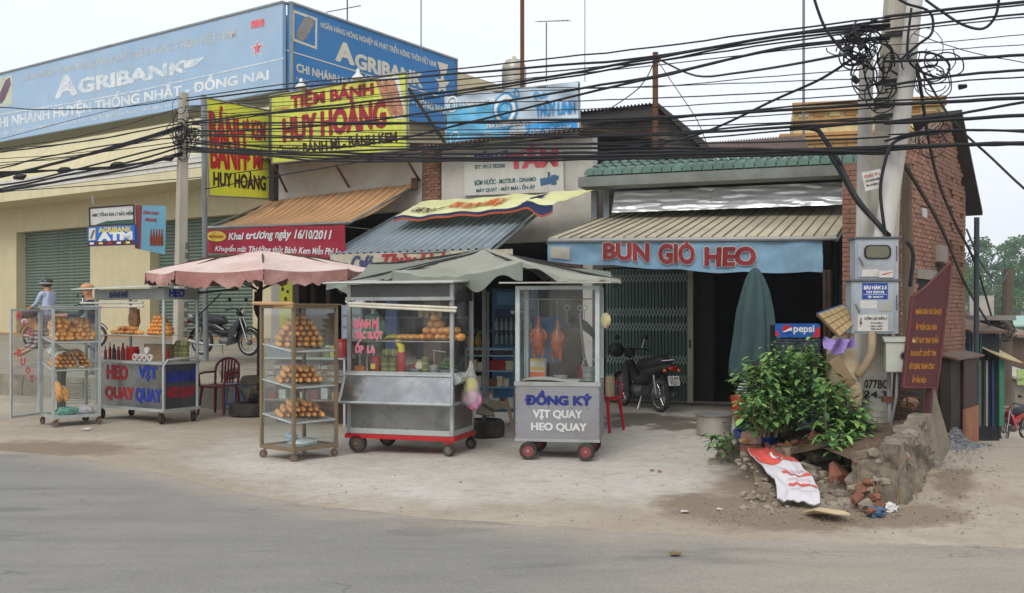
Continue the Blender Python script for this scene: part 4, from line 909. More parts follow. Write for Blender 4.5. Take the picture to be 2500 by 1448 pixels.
# cafe valance
cv = empty('cafe_valance', ST.hit(950, 660, 2.08), 'cream cloth valance with blue and red script hanging below the blue grey awning', 'banner')
def cvf(u, v):
    a = ST.hit(806+446*u, 622-14*u, 2.08); return a-Z*(.34*(1-v))+ST.n*(.02*math.sin(u*30)*(1-v)+.02*math.sin(u*9))
q = MB(); q.grid(cvf, 70, 6, -ST.n*.006); q.build('cloth', mat('valance_cream', (198,190,166), .8, var=.08, bump=.1, dirt=(140,128,104), dirt_amt=.6, streak=1), cv, smooth=True)
lettering(cv, 'Café', sub(cvf, .12, .12, .24, .88), mat('print_slate', (70,80,124), .6), n=ST.n, bold=.04, shear=.35, eps=.012)
lettering(cv, 'Thùy Linh', sub(cvf, .29, .10, .64, .92), mat('print_brick', (172,54,50), .6), n=ST.n, bold=.04, shear=.35, eps=.012)
lettering(cv, 'GIẢI KHÁT', sub(cvf, .02, .3, .10, .6), pr_teal, n=ST.n, eps=.012)
# noodle shop awning
na = empty('awning', P(1690, 600, 14.6), 'wide tan panelled metal awning over the noodle shop', 'awning')
nA = P(1497, 523, 17.25); nB = P(2095, 500, 16.1); nC = P(2042, 577, 14.3); nD = P(1338, 583, 14.8)
tanp = mat('tan_sheet', (184,174,148), .65, metal=.1, var=.1, vs_=1.2, dirt=(130,122,108), dirt_amt=.6, dirt_s=1.0)
NP = 26
for k in range(NP):
    u0, u1 = (k+.03)/NP, (k+.97)/NP
    def pp(u, v): return (nA*(1-u)+nB*u)*(1-v)+(nD*(1-u)+nC*u)*v
    q = MB(); c = [pp(u0,0), pp(u1,0), pp(u1,1), pp(u0,1)]; dz = Z*.004*random.uniform(-1,1)
    q.hexa([c[0]-Z*.01+dz, c[1]-Z*.01+dz, c[2]-Z*.01+dz, c[3]-Z*.01+dz, c[0]+Z*.012+dz, c[1]+Z*.012+dz, c[2]+Z*.012+dz, c[3]+Z*.012+dz]); q.build('panel', tanp, na)
    q = MB(); a, b = pp(k/NP, 0), pp(k/NP, 1); q.tube([a+Z*.014, b+Z*.014], .014, 4); q.build('seam', mat('seam_dark', (104,98,86), .7), na)
q = MB(); q.hexa([nA-Z*.04, nB-Z*.04, nC-Z*.04, nD-Z*.04, nA-Z*.02, nB-Z*.02, nC-Z*.02, nD-Z*.02]); q.build('backing', mat('sheet_underside', (110,108,100), .7), na)
q = MB(); q.tube([nD-Z*.03, nC-Z*.03], .032, 8); q.build('front_bar', mat('bar_grey', (150,152,148), .5, metal=.3), na)
for a, b in ((nA, nD), (nB, nC)): q = MB(); q.tube([a-Z*.05, b-Z*.06], .025, 6); q.build('side_bar', steel_paint, na)
nv_ = empty('cloth_valance', P(1670, 650, 14.5), 'pale blue tarpaulin valance with big red noodle shop letters', 'banner')
def nvf(u, v):
    Yl, Yr = 14.82, 14.35; Y = Yl+(Yr-Yl)*u; px = 1337+671*u
    yb = 637+26*min(1, u*1.6)+4*abs(math.sin(u*math.pi*4.2))
    t = P(px, 586-5*u, Y); b = P(px, yb, Y)
    return b*(1-v)+t*v+Vector((0,-1,0))*(.03*math.sin(u*26+v)*(1-v)+.035*nz(u*9, v*2, 4))
q = MB(); q.grid(nvf, 110, 10, (0,.008,0)); q.build('cloth', mat('blue_tarpaulin', (128,164,188), .6, var=.1, vs_=2, bump=.12, bs=10, dirt=(96,112,120), dirt_amt=.55, dirt_s=2.2), nv_, smooth=True)
nn_ = Vector((0,-1,0))
oc_ = mat('print_cream', (206,200,186), .6, bump=0); brr = mat('print_brick_red', (134,44,50), .6, var=.12, bump=0)
lettering(nv_, 'BÚN', sub(nvf, .204, .24, .366, 1.0), brr, n=nn_, bold=.05, outline=oc_, ow=.03, eps=.03)
lettering(nv_, 'GIÒ', sub(nvf, .405, .20, .530, .98), brr, n=nn_, bold=.05, outline=oc_, ow=.03, eps=.03)
lettering(nv_, 'HEO', sub(nvf, .572, .20, .752, .73), brr, n=nn_, bold=.05, outline=oc_, ow=.03, eps=.03)
patch(nv_, nvf, .01, .15, .08, .68, 'patch', mat('patch_beige', (176,172,156), .7), nn_, e=.03)
# ATM sign group
AP = Plane((P(270,0,24.5).x, 24.5), 14)
a1 = empty('agency_sign', AP.hit(272, 548), 'white insurance agency sign above the blue ATM sign', 'sign')
q = MB(); P4 = AP.board(q, [(219,508),(327,500),(328,547),(220,552)], 0, .12); q.build('panel', mat('sign_white', (192,192,188), .6, dirt=(150,146,136), dirt_amt=.4), a1); signframe(a1, P4, AP.n, .02, mat('dark_frame', (62,44,40), .6))
lt(a1, AP, 'ABIC TỔNG ĐẠI LÝ BẢO HIỂM', (225,518), (325,513), (325,527), (225,531), pr_black, bold=.03)
q = MB(); q.face([AP.hit(*p, .008) for p in ((232,549),(260,540),(326,535),(327,546))]); q.build('swoosh_stripe', mat('dark_green_print', (50,84,76), .6), a1)
q = MB(); q.tube([AP.hit(228,500), AP.hit(226,478,.0)], .03, 6); q.build('hanger', steel, a1)
a2 = empty('atm_sign', AP.hit(272, 600), 'blue bank ATM sign with card emblems along its foot', 'sign')
q = MB(); P4 = AP.board(q, [(214,555),(328,549),(329,597),(214,601)], .02, .12); q.build('panel', mat('atm_blue', (38,104,190), .5), a2)
q = MB(); q.face([AP.hit(*p, .028) for p in ((214,590),(329,586),(329,597),(214,601))]); q.build('foot_band', mat('plum_band', (70,40,60), .6), a2)
lt(a2, AP, 'AGRIBANK', (241,556), (321,553), (321,565), (241,568), mat('print_gold', (206,190,90), .6, bump=0), off=.02, bold=.04)
lt(a2, AP, 'ATM', (242,569), (321,566), (321,584), (242,588), pr_white, off=.02, bold=.07)
q = MB(); q.face([AP.hit(*p, .03) for p in ((217,558),(233,557),(233,586),(217,587))]); q.build('emblem', cream_l, a2)
q = MB(); q.face([AP.hit(*p, .034) for p in ((219,583),(227,562),(232,561),(224,583))]); q.build('emblem_mark', mat('logo_plum', (112,88,104)), a2)
for k in range(5):
    x = 219+k*22; q = MB(); q.face([AP.hit(*p, .034) for p in ((x,592-k*.6),(x+10,592-k*.6),(x+10,597-k*.6),(x,597-k*.6))]); q.build('card_emblem', (pr_white, mat('print_gold', (206,190,90)), pr_red, pr_white, mat('print_gold', (206,190,90)))[k], a2)
DPn = Plane((P(330,0,24.4).x, 24.4), -38)
d1 = empty('drink_banner', DPn.hit(368, 612), 'pale blue drink banner with a row of brown bottles, right of the ATM sign', 'banner')
q = MB(); P4 = DPn.board(q, [(330,501),(406,503),(403,622),(330,606)], 0, .03); q.build('panel', mat('banner_sky', (120,178,206), .55, var=.08), d1)
q = MB(); q.face([DPn.hit(*p, .006) for p in ((330,501),(347,501.6),(343,608),(330,606))]); q.build('side_band', mat('print_dusty_red', (140,66,80), .6), d1)
for k in range(5):
    x = 369+k*6.6; q = MB(); q.face([DPn.hit(*p, .009) for p in ((x-2,572),(x-1,559),(x+1,559),(x+2,572),(x+3,580),(x+3,600),(x-3,599),(x-3,580))]); q.build('bottle_picture', mat('print_cola', (140,64,36), .6), d1)
lt(d1, DPn, 'UỐNG NGAY', (349,512), (388,514), (388,524), (349,522), pr_red, off=.004, bold=.04); lt(d1, DPn, 'SẢNG KHOÁI', (354,530), (382,532), (382,541), (354,539), pr_red, off=.004, bold=.04)
# small yellow menu sign in the bakery doorway, behind the umbrella pole
mn = empty('menu_sign', ST.hit(697, 745, .1), 'narrow yellow sign with dish photos beside the bakery door', 'sign')
q = MB(); ST.board(q, [(682,640),(714,638),(713,800),(682,800)], .1, .03); q.build('panel', ylw2, mn)
for x, y, r in ((696,690,7),(690,706,5),(702,712,4.5),(697,730,6)):
    q = MB(); c = ST.hit(x, y, .108); disc(q, c, ST.d, Z, r*21/F, 14); q.build('dish_photo', mat('dish_%d' % x, (96,72,50) if x % 2 else (60,60,52), .6), mn)
# drape door frames
for px_ in (735, 762, 800, 1010):
    q = MB(); s_ = ST.sz(px_, 700, -.3)[0]; ST.box(q, s_-.05, s_+.05, .3, 3.0, -.3, -.4); q.build('door_frame', darkwood, shopA)
# ------------------------------------------------ poles, boxes, planter side
conc_p = mat('pole_concrete', (176,170,156), .9, var=.1, bump=.3, bs=18, dirt=(128,120,104), dirt_amt=.55, streak=1)
conc_l = mat('light_pole_concrete', (198,196,190), .85, var=.07, bump=.2, dirt=(150,144,132), dirt_amt=.5, streak=1)
YP = 10.3
def pole(pts, rs, m, label, Y=None, n=18):
    q = MB(); q.tube([P(x, y, d) for x, y, d in pts], rs, n); o = q.build('utility_pole', m, smooth=True, loc=P(*pts[-1])); return tag(o, label, 'pole', 'concrete utility poles')
p1 = pole([(2195,-60,10.4),(2165,400,10.4),(2128,1075,10.4)], [.135,.15,.175], conc_p, 'thick central concrete pole with stencilled white number plate above the bush')
p2 = pole([(2115,140,10.75),(2108,600,10.7),(2104,1060,10.7)], [.075,.082,.09], conc_l, 'slim white pole on the left of the three, ending below the cable tangle')
p3 = pole([(2240,-60,10.15),(2200,300,10.15),(2155,590,10.15)], [.075,.09,.10], conc_l, 'leaning white pole on the right of the three, running off the top of the view')
q = MB(); q.tube([P(449,228,19), P(437,880,19)], [.10,.135], 4); p4 = q.build('utility_pole', conc_p, loc=P(437,880,19)); tag(p4, 'square concrete pole in front of the bank shutters, draped with cables', 'pole', 'concrete utility poles')
for k in range(12):
    y = 600+k*24; q = MB(); c = P(457-k*.6, y, 18.86); q.box(c-Vector((.03,.01,.06)), c+Vector((.03,.03,.06))); q.build('recess', mat('recess_dark', (84,80,72), .95), p4)
# third dark post right behind the cabinets
q = MB(); q.tube([P(2212,400,11.6), P(2222,1020,11.6)], [.06,.075], 8); o = q.build('timber_post', mat('weathered_timber', (112,98,82), .9, var=.25, bump=.5, dirt=(70,58,48), dirt_amt=.6, streak=1)); tag(o, 'weathered timber post between the meter cabinets and the brick wall', 'post')
# number plate painted on the pole
q = MB()
def polept(th, z, e): # around p1 axis
    t = (765-((z-1.6)/YP*-F+765)); py = 765-(z-1.6)*F/10.4; px = 2165+(py-400)*(-37/675); r = .15+.025*max(0, (py-400)/675); c = P(px, py, 10.4)
    return c+Vector((math.sin(th)*(r+e), -math.cos(th)*(r+e), 0))
zpl0 = EYE+(765-1000)/F*10.4; zpl1 = EYE+(765-905)/F*10.4
q.grid(lambda u, v: polept(-1.3+2.6*u, zpl0+(zpl1-zpl0)*v, .004), 16, 2); q.build('painted_plate', mat('plate_paint', (176,174,166), .8, dirt=(110,104,96), dirt_amt=.6, dirt_s=6), p1, smooth=True)
for s_, a, b in (('077BC', 925, 945), ('24.3', 952, 968)):
    z1_, z0_ = EYE+(765-a)/F*10.4, EYE+(765-b)/F*10.4
    lettering(p1, s_, lambda u, v: polept(-.95+1.35*u, z0_+(z1_-z0_)*v, .008), mat('stencil_black', (40,40,42), .8), n=Vector((0,-1,0)), bold=.02, eps=.002)
# cabinets
cab = mat('cabinet_grey_paint', (158,166,172), .5, metal=.15, var=.06, bump=.03, dirt=(110,100,90), dirt_amt=.45, dirt_s=2.2, streak=0)
def cabinet(px0, px1, py0, py1, Y, dep, yaw, label):
    a = P(px0, py1, Y); w = (px1-px0)/F*Y; h = (py1-py0)/F*Y; T = frame(a, yaw); o = empty('meter_cabinet', a, label, 'cabinet', 'grey electric cabinets on the pole')
    q = MB(T); q.box((0,0,0), (w,dep,h)); q.build('body', cab, o, bevel=.006)
    q = MB(T); q.box((.02,-.012,.02), (w*.90,-.001,h-.03)); q.build('door', cab, o, bevel=.004)
    q = MB(T); q.box((-.02,-.02,h+.001), (w+.02,dep+.02,h+.018)); q.build('cap', mat('cabinet_top', (92,94,96), .6), o)
    for k in range(7): q = MB(T); q.box((w*.955-.006,-.004,h*.45+k*.022), (w*.955+.006,-.001,h*.45+k*.022+.014)); q.build('vent_slot', black_m, o)
    return o, T, w, h
cb1, T1, w1, h1 = cabinet(2088, 2190, 583, 683, 9.95, .26, 7, 'upper grey metal cabinet with a dark rounded window high on the poles')
cb2, T2, w2, h2 = cabinet(2079, 2190, 687, 815, 9.93, .28, 7, 'lower grey metal cabinet with blue plate and danger notice, below the windowed one')
def rr(x0, z0, x1, z1, r, n=5):
    pts = []
    for cx_, cz_, a0 in ((x1-r, z0+r, -90), (x1-r, z1-r, 0), (x0+r, z1-r, 90), (x0+r, z0+r, 180)):
        for k in range(n+1): t = R(a0+90*k/n); pts.append((cx_+r*math.cos(t), 0, cz_+r*math.sin(t)))
    return pts
q = MB(T1); q.prism([(x,-.020,z) for x, y, z in rr(.08,h1*.50,.34,h1*.84,.05)], (0,-.006,0)); wf = q.build('window_frame', mat('rubber_black', (36,36,36), .6), cb1)
q = MB(T1); q.prism([(x,-.027,z) for x, y, z in rr(.10,h1*.53,.32,h1*.81,.04)], (0,-.003,0)); q.build('window', mat('dusty_pane', (104,100,84), .25), cb1)
Tn = lambda T: (T.to_3x3() @ Vector((0,-1,0)))
def tl(parent, T, s_, x0, x1, z0, z1, m_, y=-.014, **k): return lettering(parent, s_, lambda u, v: T @ Vector((x0+(x1-x0)*u, y, z0+(z1-z0)*v)), m_, n=Tn(T), eps=.001, **k)
def plate(parent, T, x0, z0, x1, z1, m_, nm, y=-.013, t=.003): q = MB(T); q.box((x0,y-t,z0), (x1,y,z1)); return q.build(nm, m_, parent)
papw = mat('notice_white', (196,194,188), .7, var=.06, dirt=(150,140,128), dirt_amt=.5, dirt_s=9)
for T, o, zz in ((T1, cb1, h1*.36), (T2, cb2, h2*.42)):
    q = MB(T); q.tube([(.035,-.03,zz+.08), (.075,-.035,zz-.0)], .011, 6); q.build('handle', steel, o)
plate(cb1, T1, .06, h1*.08, .22, h1*.25, papw, 'torn_sticker'); plate(cb1, T1, .225, h1*.05, .36, h1*.22, papw, 'torn_sticker', y=-.0135)
q = MB(T1); q.face([(.26,-.018,h1*.10),(.35,-.018,h1*.17),(.355,-.018,h1*.19),(.255,-.018,h1*.13)]); q.build('torn_mark', pr_red, cb1)
plate(cb2, T2, .10, h2*.66, .345, h2*.965, mat('enamel_blue', (34,62,140), .4), 'number_plate')
tl(cb2, T2, 'BÀU HÀM 2-3', .115, .33, h2*.845, h2*.93, pr_white, y=-.018, bold=.045)
tl(cb2, T2, 'NH 020106', .14, .31, h2*.77, h2*.82, pr_white, y=-.018, bold=.03)
q = MB(T2); q.box((.11,-.018,h2*.745), (.335,-.0165,h2*.752)); q.build('plate_line', pr_white, cb2)
tl(cb2, T2, '☎ 868537', .15, .30, h2*.68, h2*.725, pr_white, y=-.018, bold=.03)
plate(cb2, T2, .08, h2*.48, .24, h2*.63, papw, 'paper'); plate(cb2, T2, .26, h2*.43, .385, h2*.58, mat('notice_grey', (160,158,150), .7), 'paper')
plate(cb2, T2, .055, h2*.05, .345, h2*.365, papw, 'danger_notice')
tl(cb2, T2, 'CẤM LẠI GẦN !', .12, .335, h2*.26, h2*.34, pr_black, y=-.018, bold=.03)
for k, s_ in enumerate(('CÓ ĐIỆN', 'NGUY HIỂM', 'CHẾT NGƯỜI')): tl(cb2, T2, s_, .18, .29, h2*(.19-.055*k), h2*(.225-.055*k), pr_black, y=-.018, bold=.03)
q = MB(T2); q.face([(.085,-.018,h2*.30),(.095,-.018,h2*.31),(.088,-.018,h2*.22),(.10,-.018,h2*.22),(.08,-.018,h2*.11),(.084,-.018,h2*.19),(.075,-.018,h2*.20)]); q.build('lightning_mark', pr_black, cb2)
for zc in (.3, .62): q = MB(T2); q.box((w2+.001,.06,h2*zc), (w2+.006,.1,h2*zc+.09)); q.build('side_label', papw, cb2)
# meter box
mbx = P(2163, 909, 9.75); Tm = frame(mbx, 14); mo = empty('meter_box', mbx, 'pale grey meter box with a round dark eye right of the pole', 'meter box')
wm, hm = 62/F*9.75, 74/F*9.75
q = MB(Tm); q.box((0,0,0), (wm,.16,hm)); q.build('body', mat('meter_plastic', (178,180,170), .5, var=.05, dirt=(120,114,100), dirt_amt=.4), mo, bevel=.01)
q = MB(Tm); q.hexa([(-.015,-.02,hm+.001),(wm+.015,-.02,hm+.001),(wm+.015,.17,hm+.012),(-.015,.17,hm+.012),(-.015,-.02,hm+.02),(wm+.015,-.02,hm+.02),(wm+.015,.17,hm+.05),(-.015,.17,hm+.05)]); q.build('lid', mat('meter_plastic', (178,180,170)), mo)
q = MB(Tm); q.lathe([(.045,0),(.043,.008),(.034,.009)], (wm*.68,-.001,hm*.55), 18, ax=(0,-1,0)); q.build('eye_rim', mat('meter_rim', (120,122,118), .5), mo)
q = MB(Tm); q.lathe([(.033,0),(.033,.003)], (wm*.68,-.0105,hm*.55), 18, ax=(0,-1,0)); q.build('eye_glass', mat('meter_glass', (34,40,44), .15), mo)
q = MB(Tm); q.tube([(wm*.45,.05,0), (wm*.4,.05,-.25), (wm*.2,.1,-.55)], .014, 6); q.build('conduit', steel_paint, mo)
# elbow pipe, iron pipe and clamp
pe = [P(2128,806,9.95), P(2129,838,9.85), P(2126,866,9.85), P(2112,893,9.85), P(2096,915,9.9)]
q = MB(); q.tube(pe, [.042,.042,.042,.042,.043], 12); o = q.build('elbow_pipe', mat('beige_pipe', (150,132,106), .7, var=.15, dirt=(96,80,60), dirt_amt=.5), smooth=True); tag(o, 'beige elbow pipe coming out under the lower cabinet', 'pipe')
q = MB(); q.tube([P(2172,815,10.0), P(2170,960,10.0), P(2172,1050,10.0)], .022, 8); o = q.build('conduit_pipe', mat('grey_pvc', (140,140,138), .6)); tag(o, 'thin grey conduit pipe clamped down the central pole', 'pipe')
q = MB(); q.box(P(2160,982,9.98)-Vector((.02,.02,0)), P(2184,968,9.98)+Vector((0,.04,0))); q.build('clamp', rust, o)
# warning placard on the slim pole
wp = P(2128, 440, 10.0); Tw = frame(P(2112,462,10.0), 4) @ Matrix.Rotation(R(-12), 4, 'Y')
o = empty('warning_placard', P(2112,462,10.0), 'small tilted white placard with red heading on the slim pole', 'sign')
q = MB(Tw); q.box((0,0,-.02), (.19,.012,.17)); q.build('plate', papw, o)
for s_, z, m_ in (('CHÚ Ý !', .11, pr_red), ('COI CHỪNG ĐIỆN', .06, pr_black), ('ĐI CHẬM LẠI', .015, pr_black)): tl(o, Tw, s_, .02, .17, z, z+.032, m_, y=-.002, bold=.03)
# straw mat, sack, purple cloth, boards
strm = mat('woven_straw', (166,142,104), .9, var=.15, bump=.4, bs=60)
sm = empty('straw_mat', P(2050, 800, 9.95), 'square woven straw mat tilted against the grey cabinets', 'mat')
c4 = [P(1995,766,9.75), P(2058,744,10.1), P(2090,786,10.0), P(2050,822,9.7)]
nm = (c4[1]-c4[0]).cross(c4[3]-c4[0]).normalized()
if nm.y > 0: nm = -nm
q = MB(); q.prism(c4, -nm*.02); q.build('backing', mat('straw_shadow', (112,92,64), .95), sm)
for i in range(5):
    for j in range(4):
        f = lambda u, v: (c4[0]*(1-u)+c4[1]*u)*(1-v)+(c4[3]*(1-u)+c4[2]*u)*v
        u0, u1, v0, v1 = (i+.06)/5, (i+.94)/5, (j+.06)/4, (j+.94)/4
        q = MB(); q.prism([f(u0,v0)+nm*.001, f(u1,v0)+nm*.001, f(u1,v1)+nm*.001, f(u0,v1)+nm*.001], nm*.008); q.build('weave_panel', strm, sm)
q = MB(); q.tube([c4[0], c4[1]], .012, 5); q.build('blue_edge', mat('edge_blue', (54,84,130), .7), sm)
def blobby(name, pts, w, m, label, cat, yd=.18, n=12, amp=.04):
    """soft bag: stacked rings along pixel column (px,py,Y,halfwidth m)"""
    q = MB(); rings = []
    for i, (px, py, Y, hw) in enumerate(pts):
        c = P(px, py, Y); rings.append([q.av(c+Vector((math.cos(2*math.pi*j/n)*hw*(1+amp*3*nz(j*1.3, i*1.1, 5)), math.sin(2*math.pi*j/n)*hw*yd/.18*.6, .3*amp*nz(j, i, 2)))) for j in range(n)])
    for a, b in zip(rings, rings[1:]):
        for j in range(n): q.f.append([a[j], a[(j+1)%n], b[(j+1)%n], b[j]])
    q.f.append(rings[0]); q.f.append(rings[-1][::-1])
    o = q.build(name, m, smooth=True); return tag(o, label, cat)
blobby('sack', [(2050,820,10.0,.06),(2050,836,10.0,.12),(2056,870,10.0,.16),(2062,920,10.0,.17),(2072,960,10.0,.14),(2080,1000,10.0,.09)], 0, mat('sack_cream', (184,168,140), .9, var=.12, bump=.5, bs=14, dirt=(136,112,84), dirt_amt=.6, dirt_s=3), 'cream cloth sack hanging beneath the straw mat by the poles', 'sack')
q = MB(); q.grid(lambda u, v: P(2013+74*u, 822+12*u*(1-u)*2+v*(38-24*abs(u-.35)), 9.8)+Vector((0,.05*math.sin(u*14+v*3),.02*nz(u*6,v*5))), 20, 10, (0,.01,0)); o = q.build('purple_cloth', mat('purple_plastic', (150,128,186), .6, var=.12, bump=.2), smooth=True); tag(o, 'crumpled purple plastic bag over the cream sack', 'bag')
q = MB(); c = [P(2024,885,9.7), P(2048,868,9.7), P(2092,935,9.75), P(2070,950,9.75)]; q.prism(c, (0,.02,0)); o = q.build('cardboard_sheet', mat('cardboard', (140,118,92), .9, bump=.2)); tag(o, 'bent brown cardboard sheet leaning on the sack above the bush', 'cardboard')
q = MB(); c = [P(2011,590,15.5), P(2080,700,15.4), P(2082,712,15.4), P(2011,604,15.5)]; 
for i, (xa, xb, y0) in enumerate(((2013,2019,0),(2024,2030,14))):
    q = MB(); q.tube([P(xa, 660, 14.2), P(xb-2, 1005, 14.6)], .035, 5); o = q.build('timber_post', darkwood); tag(o, ('left' if i == 0 else 'right')+' of the two thin dark timber posts standing right of the doorway', 'post')
# maroon slogan board: pointed top
BP_ = Plane((P(2205, 0, 9.6).x, 9.6), -32)
sb = empty('slogan_board', BP_.hit(2258, 1130), 'tall maroon slogan board with slanted pointed top and yellow Vietnamese lines on a steel leg', 'sign')
marm = mat('maroon_paint', (80,34,38), .6, var=.12, bump=.05, dirt=(70,44,40), dirt_amt=.4)
bpts = [(2205,946),(2228,726),(2262,700),(2290,672),(2322,640),(2318,690),(2288,946)]
q = MB(); pts = [BP_.hit(*p) for p in bpts]; q.prism(pts, -BP_.n*.03); q.build('panel', marm, sb)
q = MB()
for a, b in zip(pts, pts[1:]+pts[:1]): q.tube([a, b], .012, 5)
q.build('edge_rail', mat('maroon_edge', (94,44,44), .5), sb)
gold = mat('slogan_gold', (176,120,44), .7, bump=0, var=.15)
for i, (s_, xa, xb, y) in enumerate((('NHÂN DÂN VÀ CÁN BỘ',2234,2297,750),('ẤP TRẦN CAO VÂN',2235,2286,785),('PHÁT HUY TINH THẦN',2226,2290,817),('ĐOÀN KẾT QUYẾT TÂM',2222,2284,850),('XÂY DỰNG THÀNH CÔNG',2218,2280,884),('ẤP VĂN HÓA',2226,2260,914))):
    lettering(sb, s_, quad(BP_, (xa+1,y), (xb+1,y+1), (xb-1,y+21), (xa-1,y+21)), gold, n=BP_.n, bold=.035)
q = MB(); q.tube([BP_.hit(2270,946,-.04), BP_.hit(2256,1122,-.04)], .04, 4); q.build('leg', marm, sb)
# concrete slab leaning behind the board, ladder-like rebar frame
q = MB(); q.prism([P(2262,945,10.0), P(2276,930,10.0), P(2322,1090,10.3), P(2300,1130,10.3), P(2262,1120,10.0)], (.0,.08,0)); o = q.build('leaning_slab', mat('old_slab', (140,132,116), .9, var=.2, bump=.4, dirt=(90,82,68), dirt_amt=.6)); tag(o, 'old grey concrete slab leaning behind the leg of the slogan board', 'slab')
rg = empty('wire_rack', P(2215, 1045, 10.6), 'rusty wire rack leaning between the pole and the slogan board', 'rack')
for a, b in (((2183,930),(2196,1050)), ((2208,920),(2222,1048)), ((2190,920),(2180,1050))):
    q = MB(); q.tube([P(*a,10.4), P(*b,10.35)], .008, 5); q.build('upright', rust, rg)
for k in range(8):
    y = 935+k*14; q = MB(); q.tube([P(2180,y,10.45), P(2250,y+10,10.6)], .005, 4); q.build('rung', rust, rg)
# dark junk heap behind, clay pot
q = MB(); q.ell(P(2222,985,10.9), (.09,.09,.07), 12, 8, jit=.3); o = q.build('clay_pot', mat('clay', (140,104,80), .85)); tag(o, 'small round clay pot wedged behind the wire rack', 'pot')
q = MB(); q.box(P(2145,1060,11.3), P(2250,900,11.5)); o = q.build('dark_board', mat('dark_boards', (52,44,40), .9)); tag(o, 'dark boards stacked behind the wire rack', 'board')  # plain dark box closing the view behind the rack
# ------------------------------------------------ planter wall, soil, rubble
plw = mat('planter_stone', (128,118,102), .95, var=.35, vs_=7, bump=1.0, bs=12, dirt=(66,60,46), dirt_amt=.9, dirt_s=4.5)
plan = empty('planter_wall', P(2040, 1180, 9.4), 'broken old masonry wall round the raised bed at the street corner', 'wall')
GZ = lambda px, py, h=0: G(px, py, h)
# footprint points on the ground and top heights
foot = [(1765,1118,.30),(1800,1135,.30),(1850,1158,.26),(1930,1170,.30),(2010,1190,.42),(2080,1220,.40),(2195,1236,.50),(2235,1196,.56),(2262,1160,.60)]
def seg(k, thick=.16):
    (xa, ya, ha), (xb, yb, hb) = foot[k], foot[k+1]; a = G(xa, ya); b = G(xb, yb)
    d = (b-a); L = d.length; d.normalize(); n = Vector((d.y, -d.x, 0))
    if n.y > 0 and n.x < 0: n = -n
    q = MB(); 
    def f(u, v):
        p = a+d*L*u; h = ha+(hb-ha)*u
        r = .05*nz(p.x*3, p.y*3, v*h*4)+.035*nz(p.x*9, p.y*9, v*h*9)+.03*nz(p.x*23, p.y*23, v*h*23)
        return Vector((p.x, p.y, -.05+(h+.05+.03*nz(p.x*5, p.y*5, 2))*v))+n*(r+.06*(1-v))
    q.grid(f, max(4, int(L*30)), 20, (-n.x*thick, -n.y*thick, 0)); return q.build('wall_block', plw, plan, smooth=True)
for k in (0,1,2,5,6,7): seg(k)
def sY(py): return 9.95-1.85*(py-1105)/145
def slp(u, v):
    px = 1835+(2100-1835)*u+(1-v)*15; py = (1100+12*u)*v+(1232+26*math.sin(math.pi*min(1,u*1.1)))*(1-v); p = P(px, py, sY(py)+.05)
    return p+Z*(.05*nz(p.x*4, p.y*4, 3)*v+.03*nz(p.x*11, p.y*11, 3)*min(1, v*3))
q = MB(); q.grid(slp, 44, 30, (0,.05,-.06)); q.build('rubble_slope', mat('slope_soil', (122,108,90), .95, var=.3, vs_=5, bump=1.0, bs=14, dirt=(76,62,50), dirt_amt=.7, dirt_s=3), plan, smooth=True)
soil = mat('bed_soil', (92,74,56), .95, var=.3, bump=.8, bs=18)
pts = [G(x, y) for x, y, h in foot]+[Vector((5.1,12.6,0)), Vector((3.2,12.9,0)), Vector((2.5,12.3,0))]
cen = sum(pts, Vector())/len(pts); q = MB(); ci = q.av(cen+Z*.42); ii = [q.av(p+Z*(foot[k][2]-.06 if k < len(foot) else (.28 if k < len(foot)+1 else -.05))) for k, p in enumerate(pts)]
for k in range(len(ii)): q.f.append([ci, ii[k], ii[(k+1) % len(ii)]])
q.build('soil', soil, plan)
random.seed(11)
def rock(mbx_, c, r, fl=.6):
    M = Matrix.Rotation(random.uniform(0, 6), 3, 'Z') @ Matrix.Rotation(random.uniform(-.4, .4), 3, 'X')
    pts = []
    bm = bmesh.new(); 
    for k in range(14):
        v = Vector((random.gauss(0,1), random.gauss(0,1), random.gauss(0,1))).normalized(); bm.verts.new(M @ Vector((v.x*r, v.y*r*.8, v.z*r*fl)))
    bmesh.ops.convex_hull(bm, input=bm.verts); bm.verts.ensure_lookup_table()
    used = [v for v in bm.verts if v.link_faces]; ix = {v: mbx_.av(c+v.co) for v in used}
    for f in bm.faces: mbx_.f.append([ix[v] for v in f.verts])
    bm.free()
stone = mat('field_stone', (146,136,120), .95, var=.25, bump=.6, bs=16, dirt=(98,86,70), dirt_amt=.6, dirt_s=4)
brickred = mat('broken_brick', (134,86,68), .95, rnd=.2, var=.25, bump=.6, bs=22, dirt=(120,104,90), dirt_amt=.5, dirt_s=5)
def stonething(px, py, Y, r, m, label, fl=.6, name='stone'):
    q = MB(); rock(q, P(px, py, Y)+Z*0, r, fl); o = q.build(name, m); return tag(o, label, 'stone' if name == 'stone' else 'brick')
stonething(2003,1112,sY(1125)-.05,.21, stone, 'big flat pale slab of stone balanced on the bed edge beside the red sack', .35)
stonething(1968,1150,sY(1150),.15, stone, 'angular grey stone just right of the red and white sack', .7)
stonething(1800,1085,10.2,.10, stone, 'grey stone left of the stacked round bricks', .8)
stonething(1940,1112,9.8,.12, stone, 'flat dark stone behind the top of the red and white sack', .4)
stonething(1992,1168,sY(1168),.08, stone, 'small pale stone in the hollow under the big slab', .8)
stonething(2052,1165,sY(1175),.15, brickred, 'upright broken masonry lump right of the hollow', 1.1)
stonething(1745,1128,10.55,.12, stone, 'low stone at the left foot of the raised bed', .3)
stonething(1985,1205,sY(1205),.14, stone, 'low grey stone at the foot of the bed beside the sack edge', .4)
stonething(1990,1068,9.7,.09, brickred, 'round brown stone on the soil under the bush', .8)
